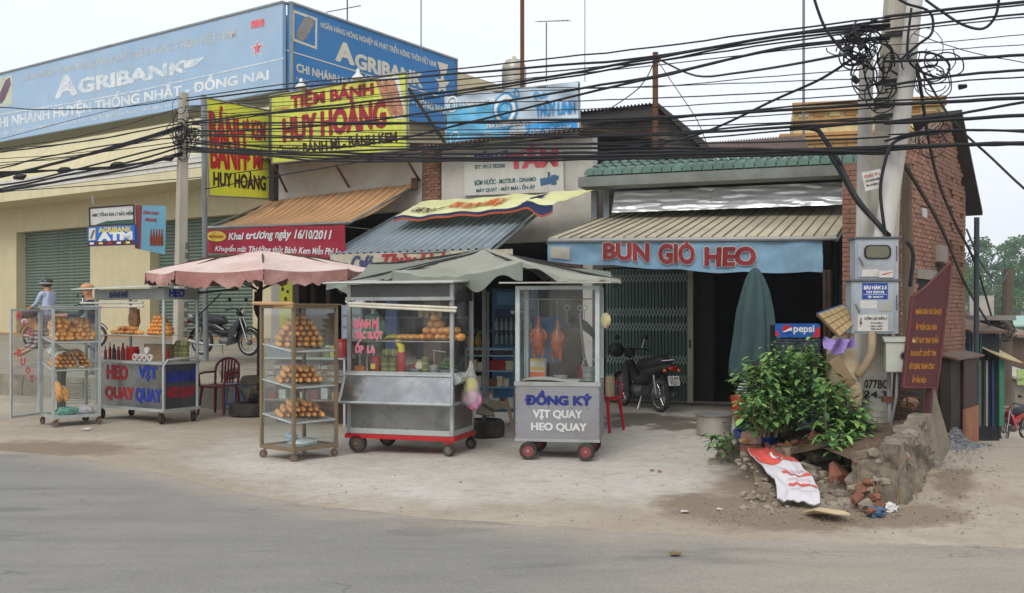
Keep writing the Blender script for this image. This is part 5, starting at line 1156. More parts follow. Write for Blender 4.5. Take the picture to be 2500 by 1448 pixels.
stonething(1855,1180,9.6,.2, stone, 'long flat stone half buried left of the sack', .25)
# two stacked round bricks
for i, (py, r, lb, m_) in enumerate(((1112,.125,'lower orange block of the two stacked on the bed wall', brickred), (1082,.115,'upper grey red block of the two stacked on the bed wall', mat('pinkish_block', (160,130,114), .95, bump=.5, bs=20)))):
    q = MB(); c = P(1837, py, 10.0); q.lathe([(r*.95,0),(r,.02),(r*1.0,.09),(r*.93,.115)], c, 14, sq=.8); o = q.build('round_block', m_, smooth=True); tag(o, lb, 'block')
# brick rubble piles: each piece
rub = [(2085,1195,.09),(2100,1212,.075),(2120,1206,.08),(2095,1230,.08),(2112,1238,.07),(2135,1228,.07),(2150,1240,.06),(2128,1250,.05),(2080,1210,.06),(2142,1216,.05),(2105,1192,.055)]
for i, (x, y, r) in enumerate(rub):
    q = MB(); rock(q, G(x, y+14, .0)+Z*(.05+.0016*(1250-y)), r, .8); o = q.build('broken_brick', brickred if i % 4 else stone); tag(o, 'broken orange brick lump in the little heap at the foot of the corner wall', 'brick', 'brick rubble heap')
rub2 = [(1905,1090,.06),(1925,1085,.065),(1945,1095,.07),(1960,1088,.06),(1912,1105,.055),(1940,1080,.05),(1888,1092,.05),(1815,1078,.06),(1872,1088,.05)]
tm_ = [mat('clay_pink', (166,112,96), .9, bump=.4), mat('clay_ochre', (168,128,84), .9, bump=.4), brickred]
for i, (x, y, r) in enumerate(rub2):
    q = MB(); rock(q, P(x, y, 9.9), r, .75); o = q.build('clay_shard', tm_[i % 3]); tag(o, 'pinkish clay shard in the row lying on the bed edge under the bush', 'shard', 'clay shards on the bed')
random.seed(91)
q = MB()
for k in range(170):
    u = random.random(); v = random.random()**1.2; px = 1800+330*u+(1-v)*15; py = 1112*v+1255*(1-v)
    if 1850+60*(1-v) < px < 1945+60*(1-v): continue
    rock(q, P(px, py, sY(py)-.02), random.uniform(.015, .065), .7)
o = q.build('rubble', stone, plan); o['kind'] = 'stuff'
for m_, nm_, cnt in ((stone, 'masonry_stones', 26), (brickred, 'brick_bits', 12)):
    q = MB()
    for k in range(cnt):
        i = random.choice((5,5,6,7)); (xa, ya, ha), (xb, yb, hb) = foot[i], foot[i+1]; t = random.random(); a = G(xa, ya).lerp(G(xb, yb), t); h = ha+(hb-ha)*t
        rock(q, a+Z*random.uniform(.05, h*.98)+Vector((.0,.01,0)), random.uniform(.035, .085), .7)
    o = q.build(nm_, m_, plan); o['kind'] = 'stuff'
random.seed(17)
for k in range(14):
    px = random.uniform(2085, 2200); a = P(px, 1095+random.uniform(-10,20), 8.75); b = G(px+random.uniform(-30,40), 1235+random.uniform(-10,8))+Vector((0,-.05,.02))
    q = MB(); q.tube([a, a.lerp(b,.4)+Vector((random.uniform(-.05,.05),-.09,0)), b], .005, 4); q.build('dry_root', mat('dry_root', (128,104,78), .9), plan)
# scattered grit and litter as stuff
q = MB(); random.seed(4)
for k in range(2600):
    t = random.random()
    if t < .55: px, py = random.gauss(2010, 170), random.gauss(1250, 22)
    elif t < .8: px, py = random.gauss(2350, 50), random.gauss(1150, 50)
    else: px, py = random.uniform(500, 2450), random.uniform(1060, 1300)
    if py < 1010: continue
    g_ = G(px, py); r = random.uniform(.004, .016)*(1.6 if random.random() < .08 else 1)
    if g_.y < road_y(g_.x): continue
    z = gh(g_.x, g_.y)+.10*math.exp(-(((g_.x-4.2)/1.1)**2+((g_.y-9.2)/.8)**2))
    c = Vector((g_.x, g_.y, z)); vv = [q.av(c+Vector((random.uniform(-r,r), random.uniform(-r,r), random.uniform(-.2*r,r)))) for _ in range(4)]
    for f in ((0,1,2),(0,2,3),(0,3,1),(1,3,2)): q.f.append([vv[i] for i in f])
o = q.build('gravel_grit', mat('grit', (140,128,110), .95, var=.4, vs_=20)); tag(o, 'loose grit and pebbles strewn over the forecourt', kind='stuff')
q = MB(); random.seed(14)
for k in range(3500):
    u = random.random(); px = random.gauss(2345, 28); py = 1060+abs(random.gauss(0, 45)); Y = F*1.6/(py-HY)*1.22; r = random.uniform(.01, .03)
    g_ = P(px, py, Y); c = Vector((g_.x, g_.y, gh(g_.x, g_.y)+.03*random.random()+.25*math.exp(-((px-2330)/26)**2)*math.exp(-((py-1075)/30)**2)))
    vv = [q.av(c+Vector((random.uniform(-r,r), random.uniform(-r,r), random.uniform(-.3*r,r)))) for _ in range(4)]
    for f in ((0,1,2),(0,2,3),(0,3,1),(1,3,2)): q.f.append([vv[i] for i in f])
o = q.build('gravel_pile', mat('grey_gravel', (132,134,136), .9, var=.35, vs_=20)); tag(o, 'spread heap of grey gravel at the mouth of the alley', kind='stuff')
# litter
def litter(px, py, r, m, label, cat='litter', n=7, lift=.01, name='scrap'):
    c = G(px, py)+Z*lift; q = MB(); pts = [c+Vector((math.cos(2*math.pi*k/n)*r*random.uniform(.6,1.1), math.sin(2*math.pi*k/n)*r*random.uniform(.6,1.1), random.uniform(0,.3*r))) for k in range(n)]
    q.prism(pts, (0,0,.006)); o = q.build(name, m); return tag(o, label, cat)
litter(1672,1254,.045, papw, 'small white paper scrap on the brown soil patch left of the red sack', name='paper_scrap')
litter(1757,1248,.035, mat('cream_scrap', (206,196,170), .8), 'cream scrap between the white paper and the red sack', name='paper_scrap')
litter(212,1050,.07, mat('bag_white', (206,206,206), .5), 'scrap of white plastic on the ground below the left glass case', name='plastic_scrap')
litter(1650,1362-3,.05, mat('dry_leaf', (120,104,60), .8), 'dry leaf lying on the road at the lower right', 'leaf', name='dry_leaf')
litter(1610,1155,.03, mat('dry_leaf_red', (130,74,56), .8), 'right of two small reddish leaves on the concrete patch', 'leaf', name='dry_leaf')
litter(1592,1152,.03, mat('dry_leaf_red', (130,74,56), .8), 'left of two small reddish leaves on the concrete patch', 'leaf', name='dry_leaf')
q = MB(); c = [G(1960,1258), G(2000,1252), G(2060,1264), G(2075,1276), G(2040,1278), G(1990,1272)]; q.prism([p+Z*(.02+.012*k) for k, p in enumerate(c)], (0,0,.012)); o = q.build('cardboard_flap', mat('pale_cardboard', (196,176,140), .85, bump=.1)); tag(o, 'torn flat piece of pale cardboard on the ground below the red and white sack', 'cardboard')
for (px, py, r, m_, lb) in ((2138,1256,.055,mat('blue_plastic', (66,96,124), .4, bump=.5, bs=12),'crumpled blue plastic bag beside the brick rubble'),(2172,1245,.05,mat('bag_white', (206,206,206), .5),'crumpled white plastic bag right of the blue one')):
    q = MB(); q.ell(G(px, py+6)+Z*.035, (r*1.3, r, r*.8), 14, 9, jit=.6); o = q.build('crumpled_bag', m_, smooth=False); tag(o, lb, 'bag')
# red and white fertiliser sack draped down the heap
sk = empty('fertiliser_sack', G(1990,1240), 'empty white sack with orange red top and red bands draped down the rubble', 'sack')
skt = [(1838,1105,9.86),(1940,1112,9.78)]; skb = [(1898,1232,sY(1232)-.12),(2002,1243,sY(1243)-.12)]
def skf(u, v):
    a = P(*skt[0])*(1-u)+P(*skt[1])*u; b = P(*skb[0])*(1-u)+P(*skb[1])*u
    m_ = a*v+b*(1-v); dz = 0
    return m_+Vector((0,0,.05+dz+.05*nz(u*3, v*5, 2)+.02*nz(u*9, v*9)))+Vector((.05*math.sin(v*5),0,0))
q = MB(); q.grid(skf, 24, 36, (0,.012,-.012)); q.build('cloth', mat('sack_white', (206,202,204), .65, var=.05, vs_=6, bump=.15), sk, smooth=True)
sn = Vector((0,-.75,.65)).normalized()
patch(sk, skf, .0, .70, 1.0, 1.0, 'red_band', mat('sack_red', (214,92,80), .65, var=.08, bump=.1), sn, e=.006, nu=22, nv=10)
for v0, v1 in ((.44,.49),(.26,.31)): patch(sk, skf, .32, v0, .98, v1, 'red_band', mat('sack_red', (214,92,80)), sn, e=.006, nu=18, nv=3)
lettering(sk, 'NPK 16-16-8', sub(skf, .35, .53, .9, .58), mat('sack_print', (208,160,160), .7), n=sn, bold=.0, eps=.008)
lettering(sk, 'PHÂN BÓN CAO CẤP', sub(skf, .35, .35, .9, .39), mat('sack_print', (208,160,160), .7), n=sn, bold=.0, eps=.008)
lettering(sk, 'TRỌNG LƯỢNG 50 KG', sub(skf, .35, .13, .9, .16), mat('sack_print', (208,160,160), .7), n=sn, bold=.0, eps=.008)
ring(sk, skf, .58, .82, .16, .07, pr_white, sn, .010, .35)
# ------------------------------------------------ bush, potted plants, hill trees
random.seed(21)
def leafmat(name, c, var=.35):
    if name in _M: return _M[name]
    m = mat(name, c, .85, var=var, vs_=7, bump=0, spec=.2); t = m.node_tree; b = t.nodes['Principled BSDF']
    b.inputs['Subsurface Weight'].default_value = 0
    g = t.nodes.new('ShaderNodeNewGeometry'); 
    mr = t.nodes.new('ShaderNodeMapRange'); mr.inputs[3].default_value = .62; mr.inputs[4].default_value = 1.45
    t.links.new(g.outputs['Random Per Island'], mr.inputs[0])
    l = b.inputs['Base Color'].links[0]; v = t.nodes.new('ShaderNodeVectorMath'); v.operation = 'SCALE'
    t.links.new(l.from_socket, v.inputs[0]); t.links.new(mr.outputs[0], v.inputs['Scale']); t.links.new(v.outputs[0], b.inputs['Base Color'])
    return m
def leaf(q, p, d, up, L, w, droop=.3):
    d = d.normalized(); s_ = d.cross(up)
    if s_.length < 1e-4: s_ = d.orthogonal()
    s_.normalize(); u = s_.cross(d)
    prof = [(0,.08),(.3,.8),(.6,1.0),(.85,.6),(1,.0)]; I = []
    for t, ww in prof:
        c = p+d*(L*t)-Z*(droop*L*t*t); I.append((q.av(c-s_*w*ww+u*w*.25*ww), q.av(c), q.av(c+s_*w*ww+u*w*.25*ww)))
    for a, b in zip(I, I[1:]): q.f.append([a[0], a[1], b[1], b[0]]); q.f.append([a[1], a[2], b[2], b[1]])
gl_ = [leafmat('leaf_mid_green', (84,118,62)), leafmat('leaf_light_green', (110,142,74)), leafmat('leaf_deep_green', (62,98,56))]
def shrub(label, stems, seed, yc=10.3, name='leafy_shrub'):
    random.seed(seed); o = empty(name, P(stems[0][0], stems[0][1], yc), label, 'shrub'); F3 = [MB(), MB(), MB()]; S = MB()
    for (bx, by, tx, ty, Y, dense) in stems:
        b = P(bx, by, Y); t = P(tx, ty, Y+random.uniform(-.25,.2)); path = []
        for k in range(6):
            f = k/5; path.append(b*(1-f)+t*f+Vector((random.gauss(0,.02), random.gauss(0,.02), 0)))
        S.tube(path, [.014*(1-.7*k/5) for k in range(6)], 5)
        L = (t-b).length
        for k in range(int(dense*L*185)):
            f = random.uniform(.12, 1)**.8; c = path[min(4, int(f*5))].lerp(path[min(5, int(f*5)+1)], f*5 % 1)
            az = random.uniform(0, 6.283); r = random.uniform(.02, .22)*(1.15-.5*f)
            p = c+Vector((math.cos(az)*r, math.sin(az)*r, random.uniform(-.05, .08)))
            d = Vector((math.cos(az), math.sin(az), random.uniform(-.3, .9)))
            i = 1 if random.random() < .25+.35*f*(math.sin(az) < 0) else (2 if random.random() < .4 else 0)  # paler green likelier on near-side tips; lit and shaded tones put into leaf colour
            leaf(F3[i], p, d, Z, random.uniform(.045, .14), random.uniform(.014, .034), random.uniform(.1, .7))
    S.build('stems', mat('shrub_stem', (110,104,70), .8), o)
    for i, f in enumerate(F3):
        if f.v: a = f.build(('foliage', 'lit_foliage', 'shaded_foliage')[i], gl_[i], o, smooth=True)
    return o
random.seed(3)
st = []
for tx, ty in ((1895,845),(1960,838),(1826,918),(2003,868),(1840,905),(1858,885),(1880,900),(1905,880),(1925,862),(1950,858),(1978,862),(1990,880),(1870,935),(1900,925),(1935,905),(1965,915),(1850,950),(1995,910),(1890,960),(1925,950),(1960,950),(1830,965)):
    st.append((1880+(tx-1915)*.35, 1068, tx, ty, random.uniform(9.7, 10.6), .95))
shrub('tall left half of the leafy green shrub, tips reaching in front of the blue fridge', st, 5)
st = []
for tx, ty in ((2010,925),(2030,935),(2052,945),(2075,955),(2095,985),(2112,1010),(2025,970),(2060,985),(2090,1020),(2045,1015),(2005,960),(2110,1050),(2075,1040)):
    st.append((2040+(tx-2060)*.4, 1080, tx, ty, random.uniform(9.4, 10.1), 1.0))
for tx, ty in ((2060,1100),(2085,1110),(2100,1090),(2035,1085)): st.append((2055, 1060, tx, ty, 9.3, 1.1))
shrub('lower right half of the leafy green shrub spilling over the corner wall', st, 6)
st = [(1775,1110,1755,1075,10.6,.8),(1778,1112,1770,1068,10.5,.8)]
shrub('small green seedling at the left foot of the raised bed beside the aluminium pot', st, 8)
# blue pot with strap leaves
bp_ = empty('potted_plant', P(1848,1090,10.15), 'blue plastic bowl pot with drooping strap leaves left of the shrub', 'potted plant')
q = MB(); q.lathe([(.16,0),(.2,.03),(.235,.13),(.245,.16),(.23,.16),(.21,.12)], P(1848,1085,10.15)-Z*.12+Z*.1, 24); q.build('bowl', mat('blue_plastic_pot', (38,62,118), .4, var=.1), bp_, smooth=True)
q = MB(); c = P(1848,1050,10.15)
for k in range(22):
    az = random.uniform(0, 6.28); leaf(q, c+Vector((random.uniform(-.08,.08), random.uniform(-.08,.08), -.02)), Vector((math.cos(az)*.7, math.sin(az)*.5-.2, 1.0)), Z, random.uniform(.22,.36), .022, 1.4)
q.build('leaves', leafmat('leaf_light_green', (110,142,74)), bp_, smooth=True)
# hill trees: big individual crowns
def bigtree(px, ytop, ybot, Y, wpx, c, label, seed):
    random.seed(seed); top = P(px, ytop, Y); base = P(px, ybot, Y); h = top.z-base.z; w = wpx/F*Y/2
    o = empty('broadleaf_tree', base, label, 'tree', 'trees on the far hill')
    q = MB(); q.tube([base, base+Z*h*.35, base+Z*h*.6+Vector((w*.15,0,0))], [w*.08, w*.06, w*.03], 7)
    for k in range(5):
        az = k*1.3; q.tube([base+Z*h*(.3+.05*k), base+Z*h*(.5+.05*k)+Vector((math.cos(az)*w*.5, math.sin(az)*w*.5, 0))], [w*.03, w*.012], 5)
    q.build('trunk', mat('far_bark', (110,104,92), .9), o)
    q = MB(); cl = []
    for k in range(26):
        az = random.uniform(0, 6.28); r = random.random()**.5; zz = random.uniform(.30, .93); rr_ = (1-((zz-.55)/.5)**2)**.5 if abs(zz-.55) < .5 else .2
        cl.append((base+Vector((math.cos(az)*r*w*rr_, math.sin(az)*r*w*rr_, h*zz)), w*random.uniform(.22, .38)))
    for c_, rc in cl:
        for k in range(95):
            v = Vector((random.gauss(0,1), random.gauss(0,1), random.gauss(0,1))).normalized()
            p = c_+Vector((v.x*rc, v.y*rc, v.z*rc*.75))*random.uniform(.75, 1.05); s_ = w*random.uniform(.035, .075)
            a = v.orthogonal().normalized().lerp(Vector((random.uniform(-1,1), random.uniform(-1,1), random.uniform(-1,1))), .5).normalized(); b = a.cross(v+Vector((.1,.2,.3))).normalized()
            q.face([p+a*s_, p+b*s_*.8, p-a*s_, p-b*s_*.8])
    q.build('crown', leafmat(*c), o); return o
tc_ = [('far_leaf_a', (62,100,56)), ('far_leaf_b', (54,84,58)), ('far_leaf_c', (78,114,62))]
TR = [(2375,590,800,150,90,1),(2415,572,800,140,100,0),(2462,556,800,150,110,2),(2510,575,800,145,100,0),(2345,605,800,160,80,0),(2390,640,830,120,90,2),(2440,625,830,118,100,1),(2490,640,830,122,100,0),(2545,600,820,150,110,1),(2360,680,840,105,80,0),(2475,700,850,100,90,2),(2420,690,850,100,80,1)]
for i, (x, yt, yb, Y, w, ci) in enumerate(TR):
    bigtree(x, yt, yb, Y, w, tc_[ci], ('tallest pale green crown on the skyline above the alley pole' if i == 2 else ('rounded crown on the hill skyline beyond the alley' if i in (0,1,3,4,8) else 'bushy tree on the lower slope behind the alley sheds')), 50+i)
# ------------------------------------------------ overhead cables
cable_m = mat('cable_black', (30,30,34), .6, var=.2, bump=0)
def sp(pts, Ya, Yb, r, label, grp=None, sub_=26, m=None, wob=0.0, name='overhead_cable', seed=0):
    """smooth curve through pixel points; depth runs from Ya at first to Yb at last with 1/Y linear along the way"""
    x0, x1 = pts[0][0], pts[-1][0]; n = len(pts); L = [0]
    for a, b in zip(pts, pts[1:]): L.append(L[-1]+math.hypot(b[0]-a[0], b[1]-a[1]))
    out = []
    for i in range(n-1):
        p0 = pts[max(i-1, 0)]; p1 = pts[i]; p2 = pts[i+1]; p3 = pts[min(i+2, n-1)]
        K = max(3, int(sub_*(L[i+1]-L[i])/L[-1]))
        for k in range(K+(1 if i == n-2 else 0)):
            t = k/K; f = lambda j: .5*((2*p1[j])+(-p0[j]+p2[j])*t+(2*p0[j]-5*p1[j]+4*p2[j]-p3[j])*t*t+(-p0[j]+3*p1[j]-3*p2[j]+p3[j])*t**3)
            s_ = (L[i]+(L[i+1]-L[i])*t)/L[-1]; Y = 1/((1-s_)/Ya+s_/Yb)
            x, y = f(0), f(1)
            if wob: y += wob*nz(x*.02, seed*3.1, 1)
            out.append(P(x, y, Y))
    q = MB(); q.tube(out, r, 5); o = q.build(name, m or cable_m, smooth=True); return tag(o, label, 'cable', grp)
G1, L1 = 'cables between the two pole groups', 'black overhead cable spanning from the square pole by the bank to the poles at the corner'
random.seed(9)
# main spans, left pole (450, y) at 19 m to right poles (2150, y) at 10.4 m
spans = [
 ([(455,240),(700,205),(1000,180),(1300,148),(1600,115),(1900,75),(2150,42)], .013),
 ([(455,246),(720,214),(1000,190),(1300,165),(1600,138),(1900,88),(2150,50)], .02),
 ([(455,262),(720,232),(1000,205),(1300,178),(1600,150),(1900,105),(2150,70)], .012),
 ([(455,300),(720,268),(1000,236),(1300,195),(1600,142),(1900,88),(2150,60)], .022),
 ([(455,306),(720,272),(1000,245),(1300,202),(1600,150),(1900,96),(2150,68)], .016),
 ([(455,322),(760,310),(1050,275),(1350,228),(1640,178),(1900,118),(2140,90)], .02),
 ([(455,300),(760,300),(1000,300),(1300,294),(1600,287),(1900,270),(2160,252)], .022),
 ([(455,304),(760,306),(1000,303),(1300,300),(1600,292),(1900,262),(2160,240)], .012),
 ([(455,326),(760,333),(1000,332),(1300,328),(1600,325),(1900,303),(2160,290)], .014),
 ([(455,330),(760,338),(1000,340),(1300,335),(1600,330),(1900,312),(2160,298)], .02),
 ([(455,350),(760,345),(1000,350),(1300,352),(1600,345),(1850,325),(2160,296)], .012),
 ([(455,352),(760,356),(1000,358),(1300,354),(1600,352),(1900,346),(2160,334)], .012),
 ([(455,362),(760,372),(1000,376),(1300,374),(1600,370),(1900,366),(2160,358)], .022),
 ([(455,366),(760,378),(1000,384),(1300,384),(1600,378),(1900,372),(2160,362)], .026),
 ([(455,370),(760,385),(1000,390),(1300,386),(1600,380),(1900,376),(2160,368)], .018),
 ([(455,290),(760,270),(1000,256),(1300,248),(1600,240),(1900,225),(2110,205)], .009),
 ([(455,285),(760,262),(1000,240),(1300,222),(1600,210),(1900,200),(2110,190)], .007),
 ([(455,275),(760,252),(1000,228),(1300,215),(1600,212),(1900,185),(2110,165)], .007),
 ([(455,340),(700,362),(900,352),(1100,310),(1400,235),(1640,180),(1900,120),(2140,95)], .02),
 ([(455,345),(700,372),(1000,364),(1400,362),(1700,362),(1900,366),(2160,372)], .02),
 ([(455,318),(760,322),(1000,318),(1300,315),(1600,310),(1900,300),(2150,285)], .009),
 ([(455,312),(760,318),(1000,325),(1300,322),(1600,300),(1900,280),(2150,262)], .008),
 ([(455,258),(760,245),(1000,222),(1300,190),(1600,160),(1900,125),(2150,100)], .008),
 ([(455,270),(760,288),(1000,285),(1300,270),(1600,262),(1900,244),(2150,225)], .008),
 ([(455,356),(760,392),(1000,394),(1300,391),(1600,386),(1900,379),(2160,374)], .02),
]
def yat(pts, x):
    for a, b in zip(pts, pts[1:]):
        if min(a[0],b[0]) <= x <= max(a[0],b[0]): return a[1]+(b[1]-a[1])*(x-a[0])/(b[0]-a[0])
    return pts[-1][1]
def wl(r): return 'thick' if r >= .02 else ('medium' if r >= .012 else 'thin')
def lab1(pts, r):
    y = yat(pts, 1250); return wl(r)+' black cable between the pole groups, '+('passing across the water tank' if y < 190 else 'crossing the upper half of the blue tea banner' if y < 262 else 'crossing the lower half of the blue tea banner' if y < 330 else 'in the lowest dark bundle above the pump sign')
for i, (pts, r) in enumerate(spans): sp(pts[:-1]+[(2172, pts[-1][1])], 18.9, 10.0, r*.82, lab1(pts, r), G1, 34, wob=2.5, seed=i)
# left pole to the left edge and beyond
G2, L2 = 'cables leaving the square pole to the left', 'black overhead cable running from the square pole leftwards across the bank front'
lf = [([(445,240),(300,262),(120,268),(0,262),(-200,255)],.010),([(445,262),(250,320),(80,352),(-200,385)],.008),([(445,300),(250,338),(0,372),(-200,395)],.014),([(445,308),(300,352),(150,395),(0,432),(-200,470)],.03),
 ([(445,312),(300,356),(120,402),(0,428),(-200,455)],.022),([(445,335),(280,352),(100,385),(0,410),(-200,440)],.014),([(445,345),(300,365),(100,390),(0,405),(-200,425)],.010),([(445,350),(300,385),(100,435),(0,452),(-200,480)],.018),
 ([(445,358),(300,400),(150,430),(0,462),(-200,500)],.020),([(445,372),(300,408),(150,415),(0,420),(-200,425)],.018),([(445,376),(300,415),(130,445),(0,468),(-200,500)],.024),([(445,300),(200,345),(0,365),(-200,380)],.008),([(445,318),(220,378),(0,398),(-200,410)],.008),([(445,380),(300,404),(120,418),(0,424),(-200,430)],.016),([(445,330),(200,372),(0,388),(-200,400)],.007)]
def lab2(pts, r): y = pts[0][1]; return wl(r)+' black cable running left from the square pole, leaving '+('near its top' if y < 280 else 'at its middle coil' if y < 340 else 'below its coils')
for i, (pts, r) in enumerate(lf): sp(pts, 18.9, 17.0, r*.95, lab2(pts, r), G2, 22, wob=2, seed=40+i)
for i, (x, y) in enumerate(((410,386),(285,402),(155,415),(48,432),(18,505-0))):
    if i == 4: continue
    q = MB(); c = P(x, y, 18.2); q.tube([c-Vector((.11,0,.02)), c-Vector((.03,0,0)), c+Vector((.05,0,0)), c+Vector((.12,0,.03))], [.03,.055,.06,.02], 7); o = q.build('cable_joint', black_m); tag(o, 'black sleeve joint on the low cables before the bank eave', 'cable joint', 'sleeve joints on the cables')
sp([(500,462),(760,415),(1060,368),(1300,345)], 19.6, 17.5, .012, 'single thin cable sagging up from behind the tall yellow sign to the right', None, 20)
sp([(0,468),(200,455),(400,440),(500,432),(655,412)], 22, 20.5, .010, 'thin cable across the bank wall just under the eave', None, 20)
# right poles to the right edge and beyond
G3, L3 = 'cables leaving the corner poles to the right', 'black overhead cable running from the corner poles off the right side of the view'
rt = [([(2160,42),(2300,25),(2500,5),(2700,-12)],.02),([(2160,48),(2330,30),(2500,12),(2700,-5)],.012),([(2160,72),(2330,52),(2500,34),(2700,20)],.014),([(2160,80),(2330,60),(2500,42),(2700,30)],.009),
 ([(2160,150),(2330,145),(2500,134),(2700,128)],.02),([(2160,210),(2330,185),(2500,172),(2700,160)],.018),([(2160,218),(2330,200),(2500,188),(2700,180)],.010),([(2160,246),(2330,238),(2500,228),(2700,222)],.012),([(2160,256),(2330,248),(2500,240),(2700,236)],.024),
 ([(2160,298),(2330,280),(2500,250),(2700,228)],.018),([(2160,302),(2330,292),(2500,282),(2700,276)],.024),([(2160,345),(2250,322),(2400,318),(2500,322),(2700,330)],.016),([(2160,360),(2330,354),(2500,350),(2700,348)],.026),([(2160,366),(2330,356),(2500,352),(2700,352)],.02),
 ([(2170,110),(2330,100),(2500,84),(2700,70)],.006),([(2170,135),(2330,120),(2500,110),(2700,100)],.006),([(2170,330),(2330,320),(2500,318),(2700,320)],.012),([(2230,82),(2380,130),(2500,152),(2700,180)],.006)]
def lab3(pts, r): y = pts[-2][1]; return wl(r)+' black cable leaving the corner poles rightwards, '+('near the top edge' if y < 60 else 'high in the sky' if y < 160 else 'across the middle of the sky' if y < 245 else 'low, just over the brick house')
for i, (pts, r) in enumerate(rt): sp(pts, 9.99, 8.9, r*.78, lab3(pts, r), G3, 16, wob=2, seed=80+i)
# singular cables
sp([(1985,-10),(2010,60),(2045,110),(2080,140),(2130,170)], 10.0, 10.1, .016, 'thick cable coming down from the top edge into the tangle left of the poles', None, 20)
sp([(1500,365),(1700,330),(1900,240),(2010,190),(2100,130)], 14, 10.3, .016, 'cable climbing steeply from the green tile roof to the tangle', None, 24)
sp([(1930,312),(1990,315),(2010,335),(2045,390),(2090,480),(2130,530),(2165,570)], 11.0, 10.0, .028, 'thick black drop cable curving down behind the slim pole to the cabinets', None, 26)
sp([(2020,370),(2050,420),(2090,490),(2140,545),(2172,575)], 10.9, 10.02, .022, 'second drop cable looping to the cabinet top beside the thick one', None, 22)
sp([(2290,325),(2230,330),(2180,350),(2160,400),(2150,470),(2162,575)], 9.9, 9.95, .018, 'black cable arching from the right down the front of the leaning pole', None, 26)
sp([(2180,-10),(2215,10),(2270,30),(2275,80),(2240,110),(2200,145)], 10.0, 10.0, .014, 'looped cable hanging off the top of the leaning pole', None, 26)
sp([(2260,0),(2295,25),(2350,60),(2400,70),(2430,40),(2440,-10)], 10.0, 9.6, .014, 'cable loop sagging at the top right corner', None, 26)
sp([(2205,150),(2240,128),(2290,135),(2318,160),(2300,190),(2240,170),(2215,130),(2225,20)], 9.95, 9.9, .013, 'round coil of cable to the right of the leaning pole', None, 36)
sp([(2225,130),(2260,190),(2330,300),(2420,385),(2500,460),(2600,540)], 10.2, 9.0, .012, 'long cable slanting down to the right edge across the sky', None, 24)
sp([(2235,150),(2250,230),(2265,330),(2290,440),(2330,540),(2380,640),(2420,770)], 10.3, 20, .020, 'cable slanting down over the brick wall to the alley sheds', None, 24)
sp([(2200,390),(2250,470),(2300,560),(2360,700),(2440,830)], 10.4, 22, .022, 'thick cable slanting steeply in front of the brick wall', None, 24)
sp([(2360,560),(2400,650),(2440,690),(2460,665)], 14, 24, .014, 'loose cable sagging to the alley pole', None, 18)
sp([(1600,140),(1700,185),(1800,178),(1920,160),(2080,130)], 17, 10.4, .016, 'pair-like cable swag right of the brown iron pole', None, 26)
sp([(1600,145),(1560,215),(1450,290)], 17.4, 17.6, .010, 'guy wire slanting left from the brown iron pole', None, 10)
sp([(1600,140),(1640,200),(1700,290),(1725,350)], 17.4, 20, .008, 'guy wire slanting right from the brown iron pole', None, 10)
sp([(0,340),(300,262),(448,240)], 20, 19, .006, 'faint high wire over the faded billboard', None, 10)
sp([(2222,700),(2230,620),(2215,590)], 10, 10, .02, 'short stub of cable at the side of the upper cabinet', None, 8)
# tangles
def tangle(cx_, cy_, Y, rx, ry, n, label, seed, r=.009):
    random.seed(seed); o = empty('cable_coil', P(cx_, cy_, Y), label, 'cable coil')
    for k in range(n):
        a = random.uniform(.35, 1); x = cx_+random.gauss(0, rx*.38); y = cy_+random.gauss(0, ry*.42); ph = random.uniform(0, 6.28); tl_ = random.uniform(.3, 1.0); e = random.uniform(.4, 1.1)
        pts = [P(x+rx*a*math.cos(ph+6.28*tl_*t/30)*(1+.4*nz(t*.13, k)), y+ry*a*e*math.sin(ph+6.28*tl_*t/30), Y+.12*math.sin(t*.2+k)) for t in range(31)]
        q = MB(); q.tube(pts, r*random.uniform(.5, 1.15), 5); q.build('loop', cable_m, o, smooth=True)
    return o
tangle(2095,110,10.15,50,55,22,'dense tangle of black cable loops left of the central pole top',1)
tangle(2140,180,10.1,40,80,14,'hanging cable loops in front of the slim pole',2,.010)
tangle(2275,170,10.0,45,60,12,'open cable loops right of the leaning pole',3,.007)
tangle(2265,330,10.2,50,50,14,'messy thin wire nest in front of the ochre block right of the poles',4,.006)
tangle(440,310,18.7,26,48,18,'cable loops tied round the square pole by the bank',5,.010)
tangle(470,330,18.7,26,26,8,'smaller cable loops right of the square pole',6,.010)
tangle(2455,810,24,26,26,16,'bird-nest of wires on the alley pole',7,.014)
random.seed(12)
for k in range(15):
    c = P(random.uniform(2062,2140), random.uniform(45,150), 10.05); q = MB(); d = Vector((random.uniform(-1,1), random.uniform(-.3,.3), random.uniform(-1,1))).normalized()*.045
    q.tube([c-d, c-d*.5, c+d*.5, c+d], [.008,.022,.024,.01], 6); o = q.build('cable_clamp', black_m); tag(o, 'small black cable clamp in the tangle left of the central pole', 'clamp', 'clamps in the tangle')
q = MB(); c = P(2352,210,9.7); q.tube([c-Vector((.04,0,.01)), c+Vector((.03,0,.0))], [.03,.02], 7); o = q.build('cable_joint', black_m); tag(o, 'black plug joint hanging on a wire right of the poles against the sky', 'cable joint')
q = MB(); c = P(2088,195,10.1); q.tube([c+Vector((-.03,0,.03)), c+Vector((.03,0,-.03))], [.035,.03], 8); o = q.build('cable_joint', black_m); tag(o, 'black round junction left of the slim pole', 'cable joint')
# steel bands on the central pole
for y in (92, 205, 262, 288):
    q = MB(); c = P(2195-(y+60)*.065, y, 10.4); q.lathe([(.15,-.02),(.16,-.02),(.16,.02),(.15,.02)], c, 20); q.build('steel_band', mat('dark_iron', (52,50,50), .7), p1, smooth=True)
